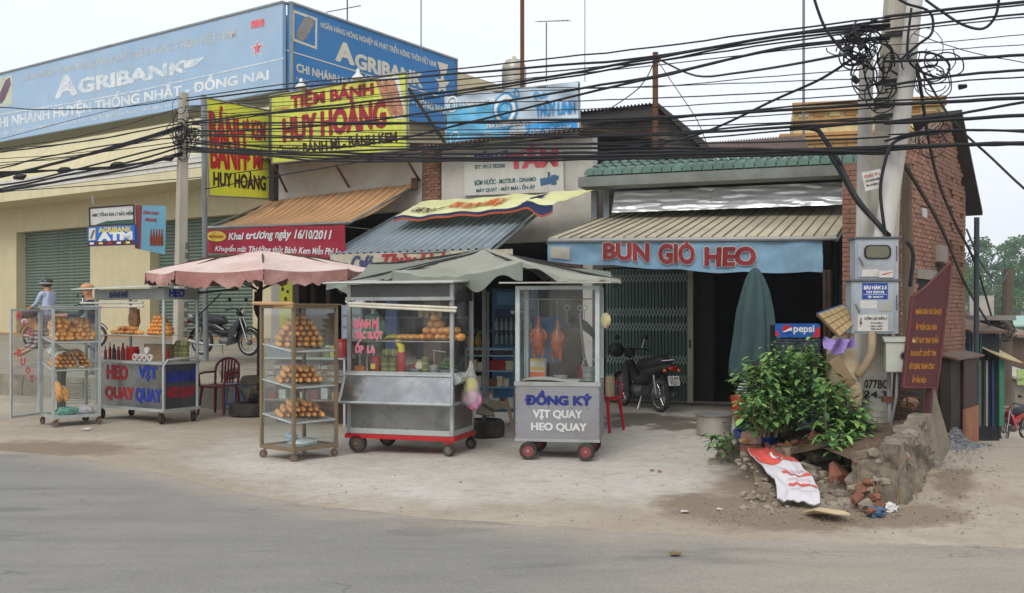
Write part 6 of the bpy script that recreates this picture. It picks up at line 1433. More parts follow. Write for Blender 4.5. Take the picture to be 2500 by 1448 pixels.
# ------------------------------------------------ carts, glass cases, bread
gls = glass('glass_pane'); gls2 = glass('glass_dirty', dirty=.16); mir = mat('mirror_steel', (150,152,154), .22, metal=.85, var=.1, vs_=4, bump=.16, bs=5, dirt=(110,104,96), dirt_amt=.5, dirt_s=3)
alu = mat('aluminium', (168,170,168), .4, metal=.6, var=.1, bump=.04, dirt=(120,112,100), dirt_amt=.4, dirt_s=4)
alup = mat('aluminium_pale', (176,182,180), .5, metal=.35, var=.08, dirt=(128,122,110), dirt_amt=.45, dirt_s=4)
bronze = mat('bronze_frame', (134,116,92), .5, metal=.35, var=.12, dirt=(96,84,68), dirt_amt=.4)
rub_m = mat('tyre_rubber', (48,45,42), .85, var=.2, bump=.3, dirt=(104,94,80), dirt_amt=.6, dirt_s=6)
tray_m = mat('tray_steel', (168,168,162), .4, metal=.5, dirt=(130,120,104), dirt_amt=.4)
def bx(T, a, b, name, m, parent, bevel=0): q = MB(T); q.box(a, b); return q.build(name, m, parent, bevel=bevel)
def tb_(T, pts, r, name, m, parent, n=8): q = MB(T); q.tube(pts, r, n); return q.build(name, m, parent, smooth=n > 6)
def wheel(T, x, y, r, w, parent, name='wheel', rimm=None, ax=(0,1,0), tyre=None, n=22):
    """wheel standing on the ground at local x,y ; axle along ax"""
    c = Vector((x, y, r)); a = Vector(ax).normalized(); q = MB(T)
    q.lathe([(r*.62,-w*.3),(r*.62,-w/2),(r*.93,-w/2),(r,-w*.3),(r,w*.3),(r*.93,w/2),(r*.62,w/2),(r*.62,w*.3)], c, n, ax=a, cap=False); t = q.build(name, tyre or rub_m, parent, smooth=True)
    q = MB(T); q.lathe([(r*.2,-w*.42),(r*.63,-w*.40),(r*.63,w*.40),(r*.2,w*.42)], c, n, ax=a); q.build('rim', rimm or mat('rim_grey', (110,104,98), .6, metal=.3), t)
    q = MB(T); q.lathe([(r*.18,-w*.62),(r*.18,w*.62)], c, 10, ax=a); q.build('hub', steel, t); return t
def caster(T, x, y, r, parent, ztop, name='caster', yaw=25, forkm=None, tyre=None):
    a = Vector((math.sin(R(yaw)), math.cos(R(yaw)), 0)); t = wheel(T, x, y, r, r*.6, parent, name, ax=a, tyre=tyre, n=16)
    q = MB(T); c = Vector((x, y, r)); s_ = a*r*.42; f = Vector((a.y, -a.x, 0))*r*.6
    for k in (-1, 1): q.tube([c+s_*k, c+s_*k+f*.5+Z*(r*.9), Vector((x, y, ztop))+s_*k*.6+f], r*.12, 4)
    q.tube([Vector((x, y, ztop-.01))+f, Vector((x, y, ztop))+f], r*.6, 8); q.build('fork', forkm or rust, t); return t
def pane(T, p4, name, parent, m=gls): q = MB(T); q.face(p4); return q.build(name, m, parent)
def Tl(T, parent, s_, x0, x1, z0, z1, m_, y=-.004, **k): return lettering(parent, s_, lambda u, v: T @ Vector((x0+(x1-x0)*u, y, z0+(z1-z0)*v)), m_, n=T.to_3x3() @ Vector((0,-1,0)), eps=.0015, **k)
# bread meshes -------------------------------------------------
breadm = mat('bread_crust', (230,166,94), .6, rnd=.2, var=.3, vs_=9, bump=.25, bs=40, dirt=(158,96,46), dirt_amt=.7, dirt_s=10, spec=.3)
breadl = mat('bread_split', (226,182,120), .7, var=.15, vs_=12)
def bread_mesh(L, r, name, seed, slits=3):
    q = MB(); n = 12; m = 12; rings = []
    for k in range(m+1):
        t = -1+2*k/m; e = (1-abs(t)**2.6)**.55 if abs(t) < 1 else 0
        rr_ = max(r*e*(1+.05*nz(t*3, seed, 2)), .001)
        rings.append([q.av((math.cos(6.2832*j/n)*rr_, t*L/2, math.sin(6.2832*j/n)*rr_*.92)) for j in range(n)])
    for k in range(m):
        for j in range(n): q.f.append([rings[k][j], rings[k+1][j], rings[k+1][(j+1)%n], rings[k][(j+1)%n]])
    nf = len(q.f)
    for s_ in range(slits):
        t = -.55+1.1*(s_+.5)/slits; y0, y1 = (t-.2)*L/2, (t+.2)*L/2; z = r*.93
        q.face([(-r*.30, y0, z*.93), (-r*.02, (y0+y1)/2, z*1.03), (r*.32, y1, z*.92), (r*.04, (y0+y1)/2, z*1.0)])
    me = q.mesh(name, breadm, smooth=True); me.materials.append(breadl)
    for p in me.polygons:
        if p.index >= nf: p.material_index = 1
    return me
loaf_a = bread_mesh(.34, .038, 'bread_roll', 1); loaf_b = bread_mesh(.42, .034, 'baguette', 2, 4); loaf_c = bread_mesh(.26, .044, 'bread_roll', 3, 2)
def loaf(me, name, T, p, label, grp, ang=0, roll=0, tilt=0, sc=1.0):
    o = inst(me, name, T @ Vector(p)); z0 = math.atan2(T[1][0], T[0][0])
    o.rotation_euler = (tilt, roll, z0+ang); o.scale = (sc, sc*random.uniform(.93, 1.05), sc); return tag(o, label, 'bread', grp)
# display case -------------------------------------------------
def case(T, w, d, h, zb, parent, fm, pw=.03, top=None):
    for x, y in ((0,0),(w-pw,0),(0,d-pw),(w-pw,d-pw)): bx(T, (x,y,zb), (x+pw,y+pw,h), 'post', fm, parent, .002)
    for z0, z1 in ((zb, zb+pw*1.2), (h-pw, h)):
        for a, b in (((pw,0,z0),(w-pw,pw,z1)), ((pw,d-pw,z0),(w-pw,d,z1)), ((0,pw,z0),(pw,d-pw,z1)), ((w-pw,pw,z0),(w,d-pw,z1))): bx(T, a, b, 'rail', fm, parent)
    bx(T, (pw,pw,zb+.01), (w-pw,d-pw,zb+.02), 'base_tray', tray_m, parent)
    e = pw/2
    pane(T, [(pw,e,zb+pw),(w-pw,e,zb+pw),(w-pw,e,h-pw),(pw,e,h-pw)], 'glass', parent); pane(T, [(e,pw,zb+pw),(e,d-pw,zb+pw),(e,d-pw,h-pw),(e,pw,h-pw)], 'glass', parent)
    pane(T, [(w-e,pw,zb+pw),(w-e,d-pw,zb+pw),(w-e,d-pw,h-pw),(w-e,pw,h-pw)], 'glass', parent); pane(T, [(pw,d-e,zb+pw),(w-pw,d-e,zb+pw),(w-pw,d-e,h-pw),(pw,d-e,h-pw)], 'glass', parent)
def shelf(T, w, d, z, dz, parent, pw=.03, m=None):
    q = MB(T); q.hexa([(pw,pw,z),(w-pw,pw,z),(w-pw,d-pw,z+dz),(pw,d-pw,z+dz),(pw,pw,z+.006),(w-pw,pw,z+.006),(w-pw,d-pw,z+dz+.006),(pw,d-pw,z+dz+.006)]); s_ = q.build('shelf', m or tray_m, parent)
    tb_(T, [(pw*.6,pw*.6,z-.006),(w-pw*.6,pw*.6,z-.006)], .012, 'shelf_rail', alup, parent, 4); tb_(T, [(pw*.6,pw*.6,z-.006),(pw*.6,d-pw*.6,z+dz-.006)], .012, 'shelf_rail', alup, parent, 4); return s_
# brown case
TB = frame((-2.34, 10.65, 0), -50); bc = empty('display_case', (-2.34, 10.65, 0), 'brown framed glass case on casters with three piled bread shelves', 'display case')
w, d = .62, .60
case(TB, w, d, 1.69, .11, bc, bronze, .034)
for x, y in ((.03,.03),(w-.03,.03),(.03,d-.03),(w-.03,d-.03)): caster(TB, x, y, .045, bc, .105, yaw=random.uniform(0,90), tyre=mat('caster_brown', (112,84,66), .7), forkm=bronze)
bx(TB, (-.04,-.03,1.692), (w+.03,d+.03,1.705), 'top_board', mat('worn_plywood', (122,100,76), .9, bump=.4), bc)
tb_(TB, [(-.03,-.03,1.70),(-.03,d+.08,1.71)], .02, 'top_rail', mat('wood_rail', (184,146,104), .7), bc); tb_(TB, [(-.03,-.02,1.672),(.0,d*.55,1.672)], .016, 'top_rail', mat('wood_rail', (184,146,104)), bc)
random.seed(31)
shz = [1.19, .80, .42]
for z in shz: shelf(TB, w, d, z, .075, bc)
TP = TB @ Matrix.Translation((w/2+.0, d/2, 0)) @ Matrix.Rotation(R(-30), 4, 'Z')
for lay, nrow in enumerate((7,7,6,5,4,2)):
    for k in range(nrow):
        x = (k-(nrow-1)/2)*.0735; z = shz[0]+.045+.03+lay*.060
        loaf(loaf_a, 'bread_roll', TP, (x, random.uniform(-.02,.02), z+random.uniform(-.003,.003)), 'golden roll in the tall pyramid on the top shelf of the brown case', 'rolls on the top shelf of the brown case', random.uniform(-.06,.06), random.uniform(-.6,.6), .1, .95)
for si, (z, rows) in enumerate(((shz[1], (7,6,5)), (shz[2], (7,6,4)))):
    for lay, nrow in enumerate(rows):
        for k in range(nrow):
            x = (k-(nrow-1)/2)*.071
            loaf(loaf_b, 'baguette', TP, (x, random.uniform(-.03,.03), z+.075+lay*.056+random.uniform(-.004,.004)), 'long baguette in the low heap on the '+('middle' if si == 0 else 'lowest')+' shelf of the brown case', 'baguettes on the '+('middle' if si == 0 else 'lowest')+' shelf of the brown case', random.uniform(-.09,.09), random.uniform(-.7,.7), .1, 1.0)
def softbag(T, c, r, m, label, name='plastic_bag', jit=.35, n=18, mm=12, cat='bag'):
    q = MB(T); q.ell(c, r, n, mm, jit=jit); o = q.build(name, m, smooth=True); return tag(o, label, cat)
softbag(TB, (.30,.22,.175), (.17,.13,.05), mat('bag_milky', (206,212,214), .35, var=.1, bump=.6, bs=14), 'white plastic bag lying on the floor of the brown case')
softbag(TB, (.17,.25,.24), (.07,.06,.05), mat('bag_blue_white', (150,190,214), .35, var=.25, vs_=8, bump=.6, bs=14), 'small blue and white bag on top of the white one in the brown case')
# left case
TL_ = frame((-6.42, 13.9, 0), -40); lc = empty('display_case', (-6.42, 13.9, 0), 'steel framed glass case at far left with its lettered glass door open', 'display case')
w2_, d2_ = .66, .63
case(TL_, w2_, d2_, 1.69, .12, lc, alup, .035)
for x, y in ((.05,.03),(w2_-.03,.03),(.03,d2_-.03),(w2_-.03,d2_-.03)): caster(TL_, x, y, .05, lc, .11, yaw=random.uniform(0,90), tyre=mat('caster_brown', (112,84,66)))
bx(TL_, (-.02,-.02,1.692), (w2_+.02,d2_+.02,1.705), 'top_board', alup, lc)
shelf(TL_, w2_, d2_, 1.19, .07, lc); shelf(TL_, w2_, d2_, .80, .10, lc, m=gls)
q = MB(TL_)
for k in range(9): q.tube([(.28,.33,.30+k*.035),(w2_-.04,.33,.30+k*.035)], .005, 4)
q.build('wire_rack', alu, lc)
da = TL_ @ Vector((0, d2_, 0)); dbv = Vector((-6.96, 13.86, 0)); dv = (dbv-da).normalized(); dn = Vector((dv.y, -dv.x, 0));
if dn.y > 0: dn = -dn
Dw = (dbv-da).length+.05; q = MB()
def dp(a, z): return da+dv*a+Z*z
dr = None
for a0, a1, z0, z1 in ((0,.03,.14,1.66),(Dw-.03,Dw,.14,1.66),(.03,Dw-.03,.14,.17),(.03,Dw-.03,1.63,1.66)):
    q = MB(); q.prism([dp(a0,z0), dp(a1,z0), dp(a1,z1), dp(a0,z1)], dn*.025)
    if dr is None: dr = q.build('door', alup, lc)
    else: q.build('door_rail', alup, dr)
q = MB(); q.face([dp(.03,.17), dp(Dw-.03,.17), dp(Dw-.03,1.63), dp(.03,1.63)]); q.build('door_glass', gls, dr)
pinkl = mat('print_coral', (226,110,116), .6, bump=0)
for k, ch in enumerate('ĐẶC RUỘT'):
    if ch == ' ': continue
    z = 1.53-k*.128-(.02 if k > 3 else 0); f = .10+[0,.12,.28,0,.02,.10,.22,.32][k]
    lettering(dr, ch, lambda u, v: dp(Dw-.03-(f+.10)*(1)+0.0+.10*(1-1)+(-0)+.0*u, 0)*0+dp(Dw-.05-f*.95-.09*u+0, z+.10*v) , pinkl, n=dn, eps=.012, bold=.05) if False else None
    x0 = f*.8; lettering(dr, ch, (lambda x0, z: (lambda u, v: dp(Dw-.02-x0-.085*u, z+.10*v)))(x0, z), pinkl, n=dn, eps=.03, bold=.05)
random.seed(77)
for gi, (xa, xb, nlay) in enumerate(((.06,.32,5),(.35,.60,5))):
    for lay in range(nlay):
        for k in range(4-(lay > 2)):
            loaf(loaf_c, 'bread_roll', TL_, (xa+.03+k*.068+.02*(lay % 2), .22+.05*random.random(), 1.19+.07+lay*.058), 'golden roll in the '+('left' if gi == 0 else 'right')+' heap on the top shelf of the left glass case', 'rolls on the top shelf of the left case', random.uniform(-.25,.25), random.uniform(-1,1), .3, 1.0)
            if lay < 4 and k < 3: loaf(loaf_c, 'bread_roll', TL_, (xa+.06+k*.068, .44, 1.24+lay*.058+.03), 'golden roll at the back of the '+('left' if gi == 0 else 'right')+' heap, left case top shelf', 'rolls on the top shelf of the left case', random.uniform(-.25,.25), 0, .3, 1.0)
for lay in range(4):
    for k in range(8-lay):
        loaf(loaf_b, 'baguette', TL_, (.08+.035*lay+k*.067, .30, .875+lay*.055), 'baguette in the bagged heap on the second shelf of the left glass case', 'baguettes on the second shelf of the left case', random.uniform(-.1,.1), 0, .17, .95)
q = MB(TL_); q.grid(lambda u, v: Vector((.05+.40*u, .06+.50*v, .88+.25*math.sin(math.pi*min(1, u*1.1+.12))**.5*.9+.10*v-.05+.02*nz(u*7, v*7))), 22, 16); o = q.build('plastic_wrap', glass('plastic_film', (236,236,236), dirty=.9), smooth=True); tag(o, 'cloudy plastic film over the baguettes in the left glass case', 'plastic film')
for k in range(7): loaf(loaf_c, 'bread_roll', TL_, (.12+.055*(k % 3)+.02*(k//3), .16+.02*k, .42+.07*(k//3)), 'roll in the little hanging bunch low in the left glass case', 'rolls low in the left case', random.uniform(-.6,.6), 0, .6, .9)
softbag(TL_, (.26,.2,.20), (.15,.12,.065), mat('bag_teal', (104,170,152), .4, var=.15, bump=.5, bs=14), 'teal plastic bag on the floor of the left glass case')
softbag(TL_, (.50,.2,.20), (.12,.12,.07), mat('bag_pinkish', (200,186,200), .4, var=.15, vs_=8, bump=.5, bs=14), 'pinkish white plastic bag beside the teal one in the left glass case')
# ---------------- left roast meat cart
yl = 33; wL = 1.62; oL = Vector((-4.99, 14.25, 0))-Vector((math.cos(R(yl)), -math.sin(R(yl)), 0))*wL; TC = frame(oL, yl); dL = .64
cl_ = empty('food_cart', oL, 'long steel roast meat cart with red and blue painted words, second from left', 'food cart')
zc = .90; zsh = 1.27; zf0, zf1 = 1.80, 1.97
for x, y in ((0,0),(wL-.05,0),(0,dL-.05),(wL-.05,dL-.05)): tb_(TC, [(x+.025,y+.025,.20),(x+.025,y+.025,zf1)], .024, 'post', alup, cl_, 10)
bx(TC, (.03,.01,.22), (wL-.05,.02,zc-.04), 'front_panel', mir, cl_)
bx(TC, (wL-.035,.05,.22), (wL-.025,dL-.05,zc-.04), 'side_panel', mat('dusky_side_panel', (86,84,88), .4, metal=.5, dirt=(50,48,48), dirt_amt=.6), cl_)
bx(TC, (.03,dL-.03,.22), (wL-.05,dL-.02,zc-.04), 'back_panel', mir, cl_)
bx(TC, (-.02,-.03,zc-.04), (wL+.01,dL+.01,zc), 'counter', alup, cl_, .004)
bx(TC, (-.01,-.01,.18), (wL+.01,dL+.01,.22), 'chassis', alup, cl_)
tb_(TC, [(wL+.02,-.02,.24),(wL+.02,-.02,.84),(wL+.03,.05,.93),(wL+.03,dL-.1,.95),(wL+.03,dL,.90)], .016, 'side_handle', alup, cl_, 8)
for k in range(2): bx(TC, (.05,.02,zsh+.0), (wL-.05,dL-.05,zsh+.006), 'shelf', gls2, cl_) if k == 0 else tb_(TC, [(.03,.02,zsh),(wL-.03,.02,zsh)], .01, 'shelf_rail', alup, cl_, 5)
bx(TC, (.0,.0,zf0), (wL,.012,zf1-.01), 'fascia', mat('fascia_grey', (150,154,150), .5, metal=.2, dirt=(110,104,90), dirt_amt=.4), cl_)
bx(TC, (wL-.012,.02,zf0), (wL,dL,zf1-.01), 'fascia', mat('fascia_grey', (150,154,150)), cl_)
q = MB(TC); q.hexa([(-.16,-.28,1.955),(wL+.04,-.22,1.975),(wL+.10,dL+.12,2.02),(-.10,dL+.12,2.02),(-.16,-.28,1.97),(wL+.04,-.22,1.99),(wL+.10,dL+.12,2.035),(-.10,dL+.12,2.035)]); q.build('roof', mat('pale_roof_sheet', (188,196,188), .6, dirt=(140,136,120), dirt_amt=.5), cl_)
for z_, xa in ((1.755,-.20),(1.70,-.14)): tb_(TC, [(xa,-.10,z_),(1.28+xa*.2,-.06,z_-.0)], .017, 'tube_light', mat('tube_white', (206,204,196), .5, dirt=(150,140,120), dirt_amt=.4), cl_, 10)
tb_(TC, [(1.0,-.05,1.77),(1.0,.02,1.78)], .01, 'light_bracket', rust, cl_, 5)
tb_(TC, [(wL-.02,dL-.02,1.90),(wL+.55,dL+.25,1.96)], .02, 'support_bar', mat('dark_iron', (52,50,50)), cl_, 6); tb_(TC, [(wL-.02,dL-.02,1.55),(wL+.3,dL+.15,1.9)], .01, 'support_bar', mat('dark_iron', (52,50,50)), cl_, 6)
Tl(TC, cl_, 'BÁNHMÌ', .38, .80, zf0+.035, zf1-.03, mat('print_indigo', (58,66,110), .6, bump=0), bold=.05, y=-.002)
TCs = TC @ Matrix.Translation((wL, 0, 0)) @ Matrix.Rotation(R(90), 4, 'Z')
Tl(TCs, cl_, 'HEO', .10, .36, zf0+.04, zf1-.02, pr_blue, bold=.05, y=-.003)
fp = -.0
pr_navy = mat('print_royal', (30,52,140), .5, bump=0); pr_crim = mat('print_crimson', (160,30,42), .5, bump=0)
Tl(TC, cl_, 'HEO', .30, .78, .62, .82, pr_crim, bold=.06, y=.008); Tl(TC, cl_, 'QUAY', .26, .93, .30, .50, pr_crim, bold=.055, y=.008)
Tl(TC, cl_, 'VỊT', 1.06, 1.46, .62, .83, pr_navy, bold=.06, y=.008); Tl(TC, cl_, 'QUAY', .98, 1.56, .29, .50, pr_navy, bold=.055, y=.008)
Tl(TCs, cl_, 'BÁNH MÌ', .08, .56, .60, .80, pr_navy, bold=.05, y=.022); Tl(TCs, cl_, 'HEO QUAY', .08, .56, .36, .52, pr_crim, bold=.05, y=.022)
for x, y in ((wL-.12,.06),(wL-.06,dL-.06),(.1,.06),(.1,dL-.06)): caster(TC, x, y, .075, cl_, .18, yaw=60)
random.seed(5)
for lay in range(2):
    for k in range(8-3*lay): loaf(loaf_a, 'bread_roll', TC, (.22+k*.085+.1*lay, .2+random.uniform(-.02,.02), zsh+.045+lay*.06), 'roll in the loose row on the left of the roast cart shelf', 'loose rolls on the roast cart shelf', random.uniform(.9,1.5), 0, 0, .95)
for lay in range(5):
    for k in range(6-lay): loaf(loaf_c, 'bread_roll', TC, (1.06+.04*lay+k*.082, .22, zsh+.045+lay*.055), 'roll in the bagged heap on the right of the roast cart shelf', 'bagged rolls on the roast cart shelf', random.uniform(.2,.5), 0, 0, 1.0)
def bottle(T, x, y, z, r, h, m, label, cap=None, name='bottle', cat='bottle', neck=.35, grp=None):
    o = empty(name, T @ Vector((x,y,z)), label, cat, grp); q = MB(T); q.lathe([(r,0),(r,h*.62),(r*neck,h*.78),(r*neck,h*.92)], (x,y,z), 12); q.build('glass_body', m, o, smooth=True)
    q = MB(T); q.lathe([(r*neck*1.2,h*.92),(r*neck*1.2,h)], (x,y,z), 10); q.build('cap', cap or pr_red, o); return o
def jar(T, x, y, z, r, h, m, lidm, label, name='jar', cat='jar', grp=None):
    o = empty(name, T @ Vector((x,y,z)), label, cat, grp); q = MB(T); q.lathe([(r*.9,0),(r,h*.1),(r,h*.8),(r*.85,h*.86)], (x,y,z), 14); q.build('body', m, o, smooth=True)
    q = MB(T); q.lathe([(r*.9,h*.86),(r*.9,h)], (x,y,z), 14); q.build('lid', lidm, o); return o
sauce = mat('sauce_dark', (58,28,20), .25); chili = mat('sauce_red', (140,26,22), .3); pink_j = mat('pickle_pink', (150,60,60), .35, var=.3, vs_=12); olive_j = mat('pickle_olive', (104,112,58), .35, var=.3, vs_=12)
lidr = mat('lid_red', (170,36,34), .5); lidw = mat('lid_white', (196,196,190), .5)
for k in range(9): bottle(TC, .10+k*.055, .12+.1*(k % 2), zc, .022, .2+.03*(k % 3), (chili, sauce, chili)[k % 3], 'small sauce bottle in the crowd on the left of the roast cart counter', (lidr, lidw)[k % 2], grp='sauce bottles on the roast cart')
jar(TC, .70, .16, zc, .10, .2, chili, lidr, 'wide red plastic tub on the roast cart counter')
q = MB(TC); q.box((.78,.3,zc+.001), (1.25,.5,zc+.24)); o = q.build('cardboard_box', mat('cardboard', (160,130,92), .9)); tag(o, 'long brown cardboard box on the roast cart counter', 'box')
for k in range(4):
    q = MB(TC); x = .92+k*.115; q.lathe([(.052,0),(.052,.03)], (x,.06,zc+.055), 16, ax=(0,-1,0)); o = q.build('round_tin', lidw); tag(o, ('first','second','third','fourth')[k]+' round white tin from the left in the row on the roast cart counter', 'tin')
    Tl(TC, o, 'QUAY'[k], x-.025, x+.025, zc+.03, zc+.08, pr_crim, y=.028, bold=.06)
q = MB(TC); q.lathe([(.05,0),(.05,.03)], (1.19,.06,zc+.16), 16, ax=(0,-1,0)); o = q.build('round_tin', lidw); tag(o, 'single white tin standing on top of the row of round tins', 'tin')
for k in range(3): bottle(TC, 1.46+k*.05, .12, zc, .025, .2, chili, ('left','middle','right')[k]+' red bottle near the corner post of the roast cart', lidr)
oliv = mat('wrapped_leaf', (108,112,70), .8, var=.25, vs_=9, bump=.4)
def parcel(T, x, y, z, r, h, label, ax=None):
    q = MB(T); q.lathe([(r*.8,0),(r,h*.06),(r*.96,h*.5),(r,h*.94),(r*.8,h)], (x,y,z), 12, ax=ax); o = q.build('leaf_parcel', oliv, smooth=True); tag(o, label, 'leaf wrapped parcel')
    q = MB(T)
    a_ = Vector(ax or (0,0,1)).normalized()
    for t in (.25,.6): q.lathe([(r*1.0,-.004),(r*1.03,-.004),(r*1.03,.004),(r*1.0,.004)], Vector((x,y,z))+a_*h*t, 12, ax=ax)
    q.build('string', mat('string', (176,170,130), .8), o); return o
for k in range(3): parcel(TC, 1.40+k*.09, .42, zc, .05, .2, ('left','middle','right')[k]+' upright leaf wrapped parcel at the back of the roast cart')
parcel(TC, 1.38, .42, zc+.25, .05, .26, 'leaf wrapped parcel lying across the upright ones on the roast cart', ax=(1,0,0))
softbag(TC, (.62,.25,1.52), (.10,.08,.17), mat('bag_meat', (176,130,96), .45, var=.3, vs_=7, bump=.3), 'brownish filled bag hanging inside the roast cart', name='hanging_bag')
# ---------------- banh mi cart
yb = 17; oB = Vector((-1.907, 11.5, 0)); TM = frame(oB, yb); wB, dB = 1.31, .70
bm = empty('food_cart', oB, 'glass sandwich cart with a red chassis, pink window letters and wide grey roof', 'food cart')
redp = mat('red_chassis_paint', (176,32,36), .45, var=.12, dirt=(110,50,40), dirt_amt=.5, dirt_s=4)
bx(TM, (-.02,-.02,.165), (wB+.02,dB+.02,.215), 'chassis', redp, bm, .004)
for x, y in ((0,0),(wB-.045,0),(0,dB-.045),(wB-.045,dB-.045)): bx(TM, (x,y,.22), (x+.045,y+.045,1.93), 'post', alu, bm, .003)
for a, b in (((.045,0,.22),(wB-.045,.04,.28)), ((.045,0,.565),(wB-.045,.04,.60)), ((.0,-.03,.90),(wB,.05,.935)), ((wB-.04,.045,.22),(wB,dB-.045,.28)), ((wB-.04,.045,.56),(wB,dB-.045,.60)), ((0,.045,.22),(.04,dB-.045,.28)), ((.045,dB-.04,.22),(wB-.045,dB,.28))): bx(TM, a, b, 'rail', alup, bm)
bx(TM, (.04,.055,.90), (wB-.04,dB-.04,.915), 'counter', tray_m, bm)
bx(TM, (.045,.012,.28), (wB-.045,.02,.565), 'lower_panel', mat('brushed_panel', (138,138,134), .3, metal=.8, var=.1, vs_=5, bump=.25, bs=5, dirt=(100,96,88), dirt_amt=.5, dirt_s=2), bm)
q = MB(TM); q.hexa([(-.03,-.14,.585),(wB+.03,-.14,.585),(wB+.03,-.125,.585),(-.03,-.125,.585),(.0,-.045,.895),(wB,-.045,.895),(wB,-.03,.895),(.0,-.03,.895)]); tp = q.build('slanted_panel', mir, bm)
for a, b in (((-.03,-.145,.585),(wB+.03,-.145,.585)), ((.0,-.05,.895),(wB,-.05,.895)), ((-.03,-.145,.585),(.0,-.05,.895)), ((wB+.03,-.145,.585),(wB,-.05,.895))): tb_(TM, [a, b], .016, 'panel_frame', alup, tp, 4)
q = MB(TM); q.prism([(-.001,-.14,.58),(-.001,.0,.58),(-.001,.0,.9),(-.001,-.05,.9)], (-.003,0,0)); q.build('wing', alup, bm)
q = MB(TM); q.prism([(wB+.002,.0,.93),(wB+.10,-.02,.88),(wB+.10,-.02,.84),(wB+.002,0,.79)], (0,.5,0)); q.build('side_wing', alup, bm)
bx(TM, (wB-.012,.045,.28), (wB-.004,dB-.045,.9), 'side_panel', mir, bm); bx(TM, (.004,.045,.28), (.012,dB-.045,.9), 'side_panel', mir, bm); bx(TM, (.045,dB-.02,.28), (wB-.045,dB-.012,.9), 'back_panel', mir, bm)
bx(TM, (-.01,-.02,1.745), (wB+.01,.03,1.785), 'fascia_rail', alu, bm); bx(TM, (.045,.0,1.785), (wB-.045,.012,1.93), 'fascia', mat('fascia_smoky', (88,88,88), .3, metal=.4, dirt=(60,60,60), dirt_amt=.5), bm)
bx(TM, (wB-.014,.045,1.745), (wB-.002,dB-.045,1.93), 'fascia', mat('fascia_smoky', (88,88,88)), bm)
q = MB(TM); q.hexa([(-.22,-.16,1.935),(wB+.05,-.12,1.935),(wB+.05,dB+.1,1.99),(-.22,dB+.1,1.99),(-.22,-.16,1.955),(wB+.05,-.12,1.955),(wB+.05,dB+.1,2.01),(-.22,dB+.1,2.01)]); q.build('roof', mat('roof_light_grey', (168,168,160), .6, dirt=(130,124,110), dirt_amt=.5), bm)
q = MB(TM); q.tube([(-.22,-.165,1.943),(wB+.05,-.125,1.943)], .014, 6); q.build('roof_edge', alu, bm)
pane(TM, [(.045,.02,.935),(wB-.045,.02,.935),(wB-.045,.02,1.745),(.045,.02,1.745)], 'glass', bm); pane(TM, [(wB-.02,.045,.935),(wB-.02,dB-.045,.935),(wB-.02,dB-.045,1.745),(wB-.02,.045,1.745)], 'glass', bm, gls2); pane(TM, [(.02,.045,.935),(.02,dB-.045,.935),(.02,dB-.045,1.745),(.02,.045,1.745)], 'glass', bm, gls2)
bx(TM, (.045,.05,1.275), (wB-.045,dB-.05,1.283), 'shelf', mat('shelf_board', (126,104,80), .7), bm); bx(TM, (.045,.10,1.545), (wB-.045,dB-.05,1.553), 'shelf', gls2, bm)
tb_(TM, [(.05,.045,1.279),(wB-.05,.045,1.279)], .008, 'shelf_rail', alu, bm, 5)
tubes = mat('tube_cream', (208,202,184), .5, dirt=(160,146,120), dirt_amt=.4, dirt_s=5)
for z0, z1, x0, x1 in ((1.715,1.66,.06,1.37),(1.685,1.625,.07,1.36)): tb_(TM, [(x0,-.08,z0),(x1,-.05,z1)], .016, 'tube_light', tubes, bm, 10)
for x in (.11,.35,1.28): q = MB(TM); q.tube([(x,-.075,1.73-.04*x),(x,-.02,1.75)], .006, 5); q.build('light_tie', rust, bm)
wheel(TM, .13, .02, .105, .08, bm, rimm=mat('rim_rusty', (92,74,62), .8)); wheel(TM, .22, dB-.05, .105, .07, bm)
q = MB(TM); q.hexa([(wB-.10,-.01,.165),(wB-.03,-.01,.165),(wB-.03,.05,.165),(wB-.10,.05,.165),(wB-.10,-.01,.17),(wB-.03,-.01,.17),(wB-.03,.05,.17),(wB-.10,.05,.17)]); q.build('fork_plate', redp, bm)
for x, y in ((wB-.05,.0),(wB-.02,dB-.03)):
    wheel(TM, x, y-.02, .07, .045, bm, ax=(.3,1,0))
    q = MB(TM); q.prism([(x-.06,y-.01,.17),(x+.03,y-.01,.17),(x+.02,y-.01,.06),(x-.005,y-.01,.06)], (0,.02,0)); q.build('fork', redp, bm)
bml = mat('print_rose', (214,112,128), .6, bump=0)
for s_, x0, x1, z0, z1 in (('BÁNH MÌ', .085, .39, 1.43, 1.53), ('ĐẶC RUỘT', .085, .44, 1.285, 1.395), ('ỐP  LA', .10, .345, 1.145, 1.25)):
    Tl(TM, bm, s_, x0, x1, z0, z1+.02, bml, y=.015, bold=.045, outline=mat('print_pale_pink', (226,206,208), .6, bump=0), ow=.03)
random.seed(15)
zz = 1.283
for lay, nn2 in enumerate((6,4,2,1)):
    for k in range(nn2):
        loaf(loaf_c, 'bread_roll', TM, (.88+lay*.042+k*.085, .22+.02*random.random(), zz+.045+lay*.073), 'roll stacked end-on in the pyramid on the sandwich cart shelf', 'end-on rolls on the sandwich cart shelf', random.uniform(-.12,.12), random.uniform(-1,1), 0, 1.05)
for k in range(3): loaf(loaf_c, 'bread_roll', TM, (1.14+k*.05, .30+.1*(k % 2), zz+.12), 'roll stacked end-on in the pyramid on the sandwich cart shelf', 'end-on rolls on the sandwich cart shelf', .1*k, 0, 0, 1.0)
for k in range(4): loaf(loaf_c, 'bread_roll', TM, (.60+k*.075, .22, zz+.04), 'pale roll in the low row left of the pyramid on the sandwich cart', 'pale rolls on the sandwich cart', random.uniform(-.3,.3), 0, 0, .9)
q = MB(TM)
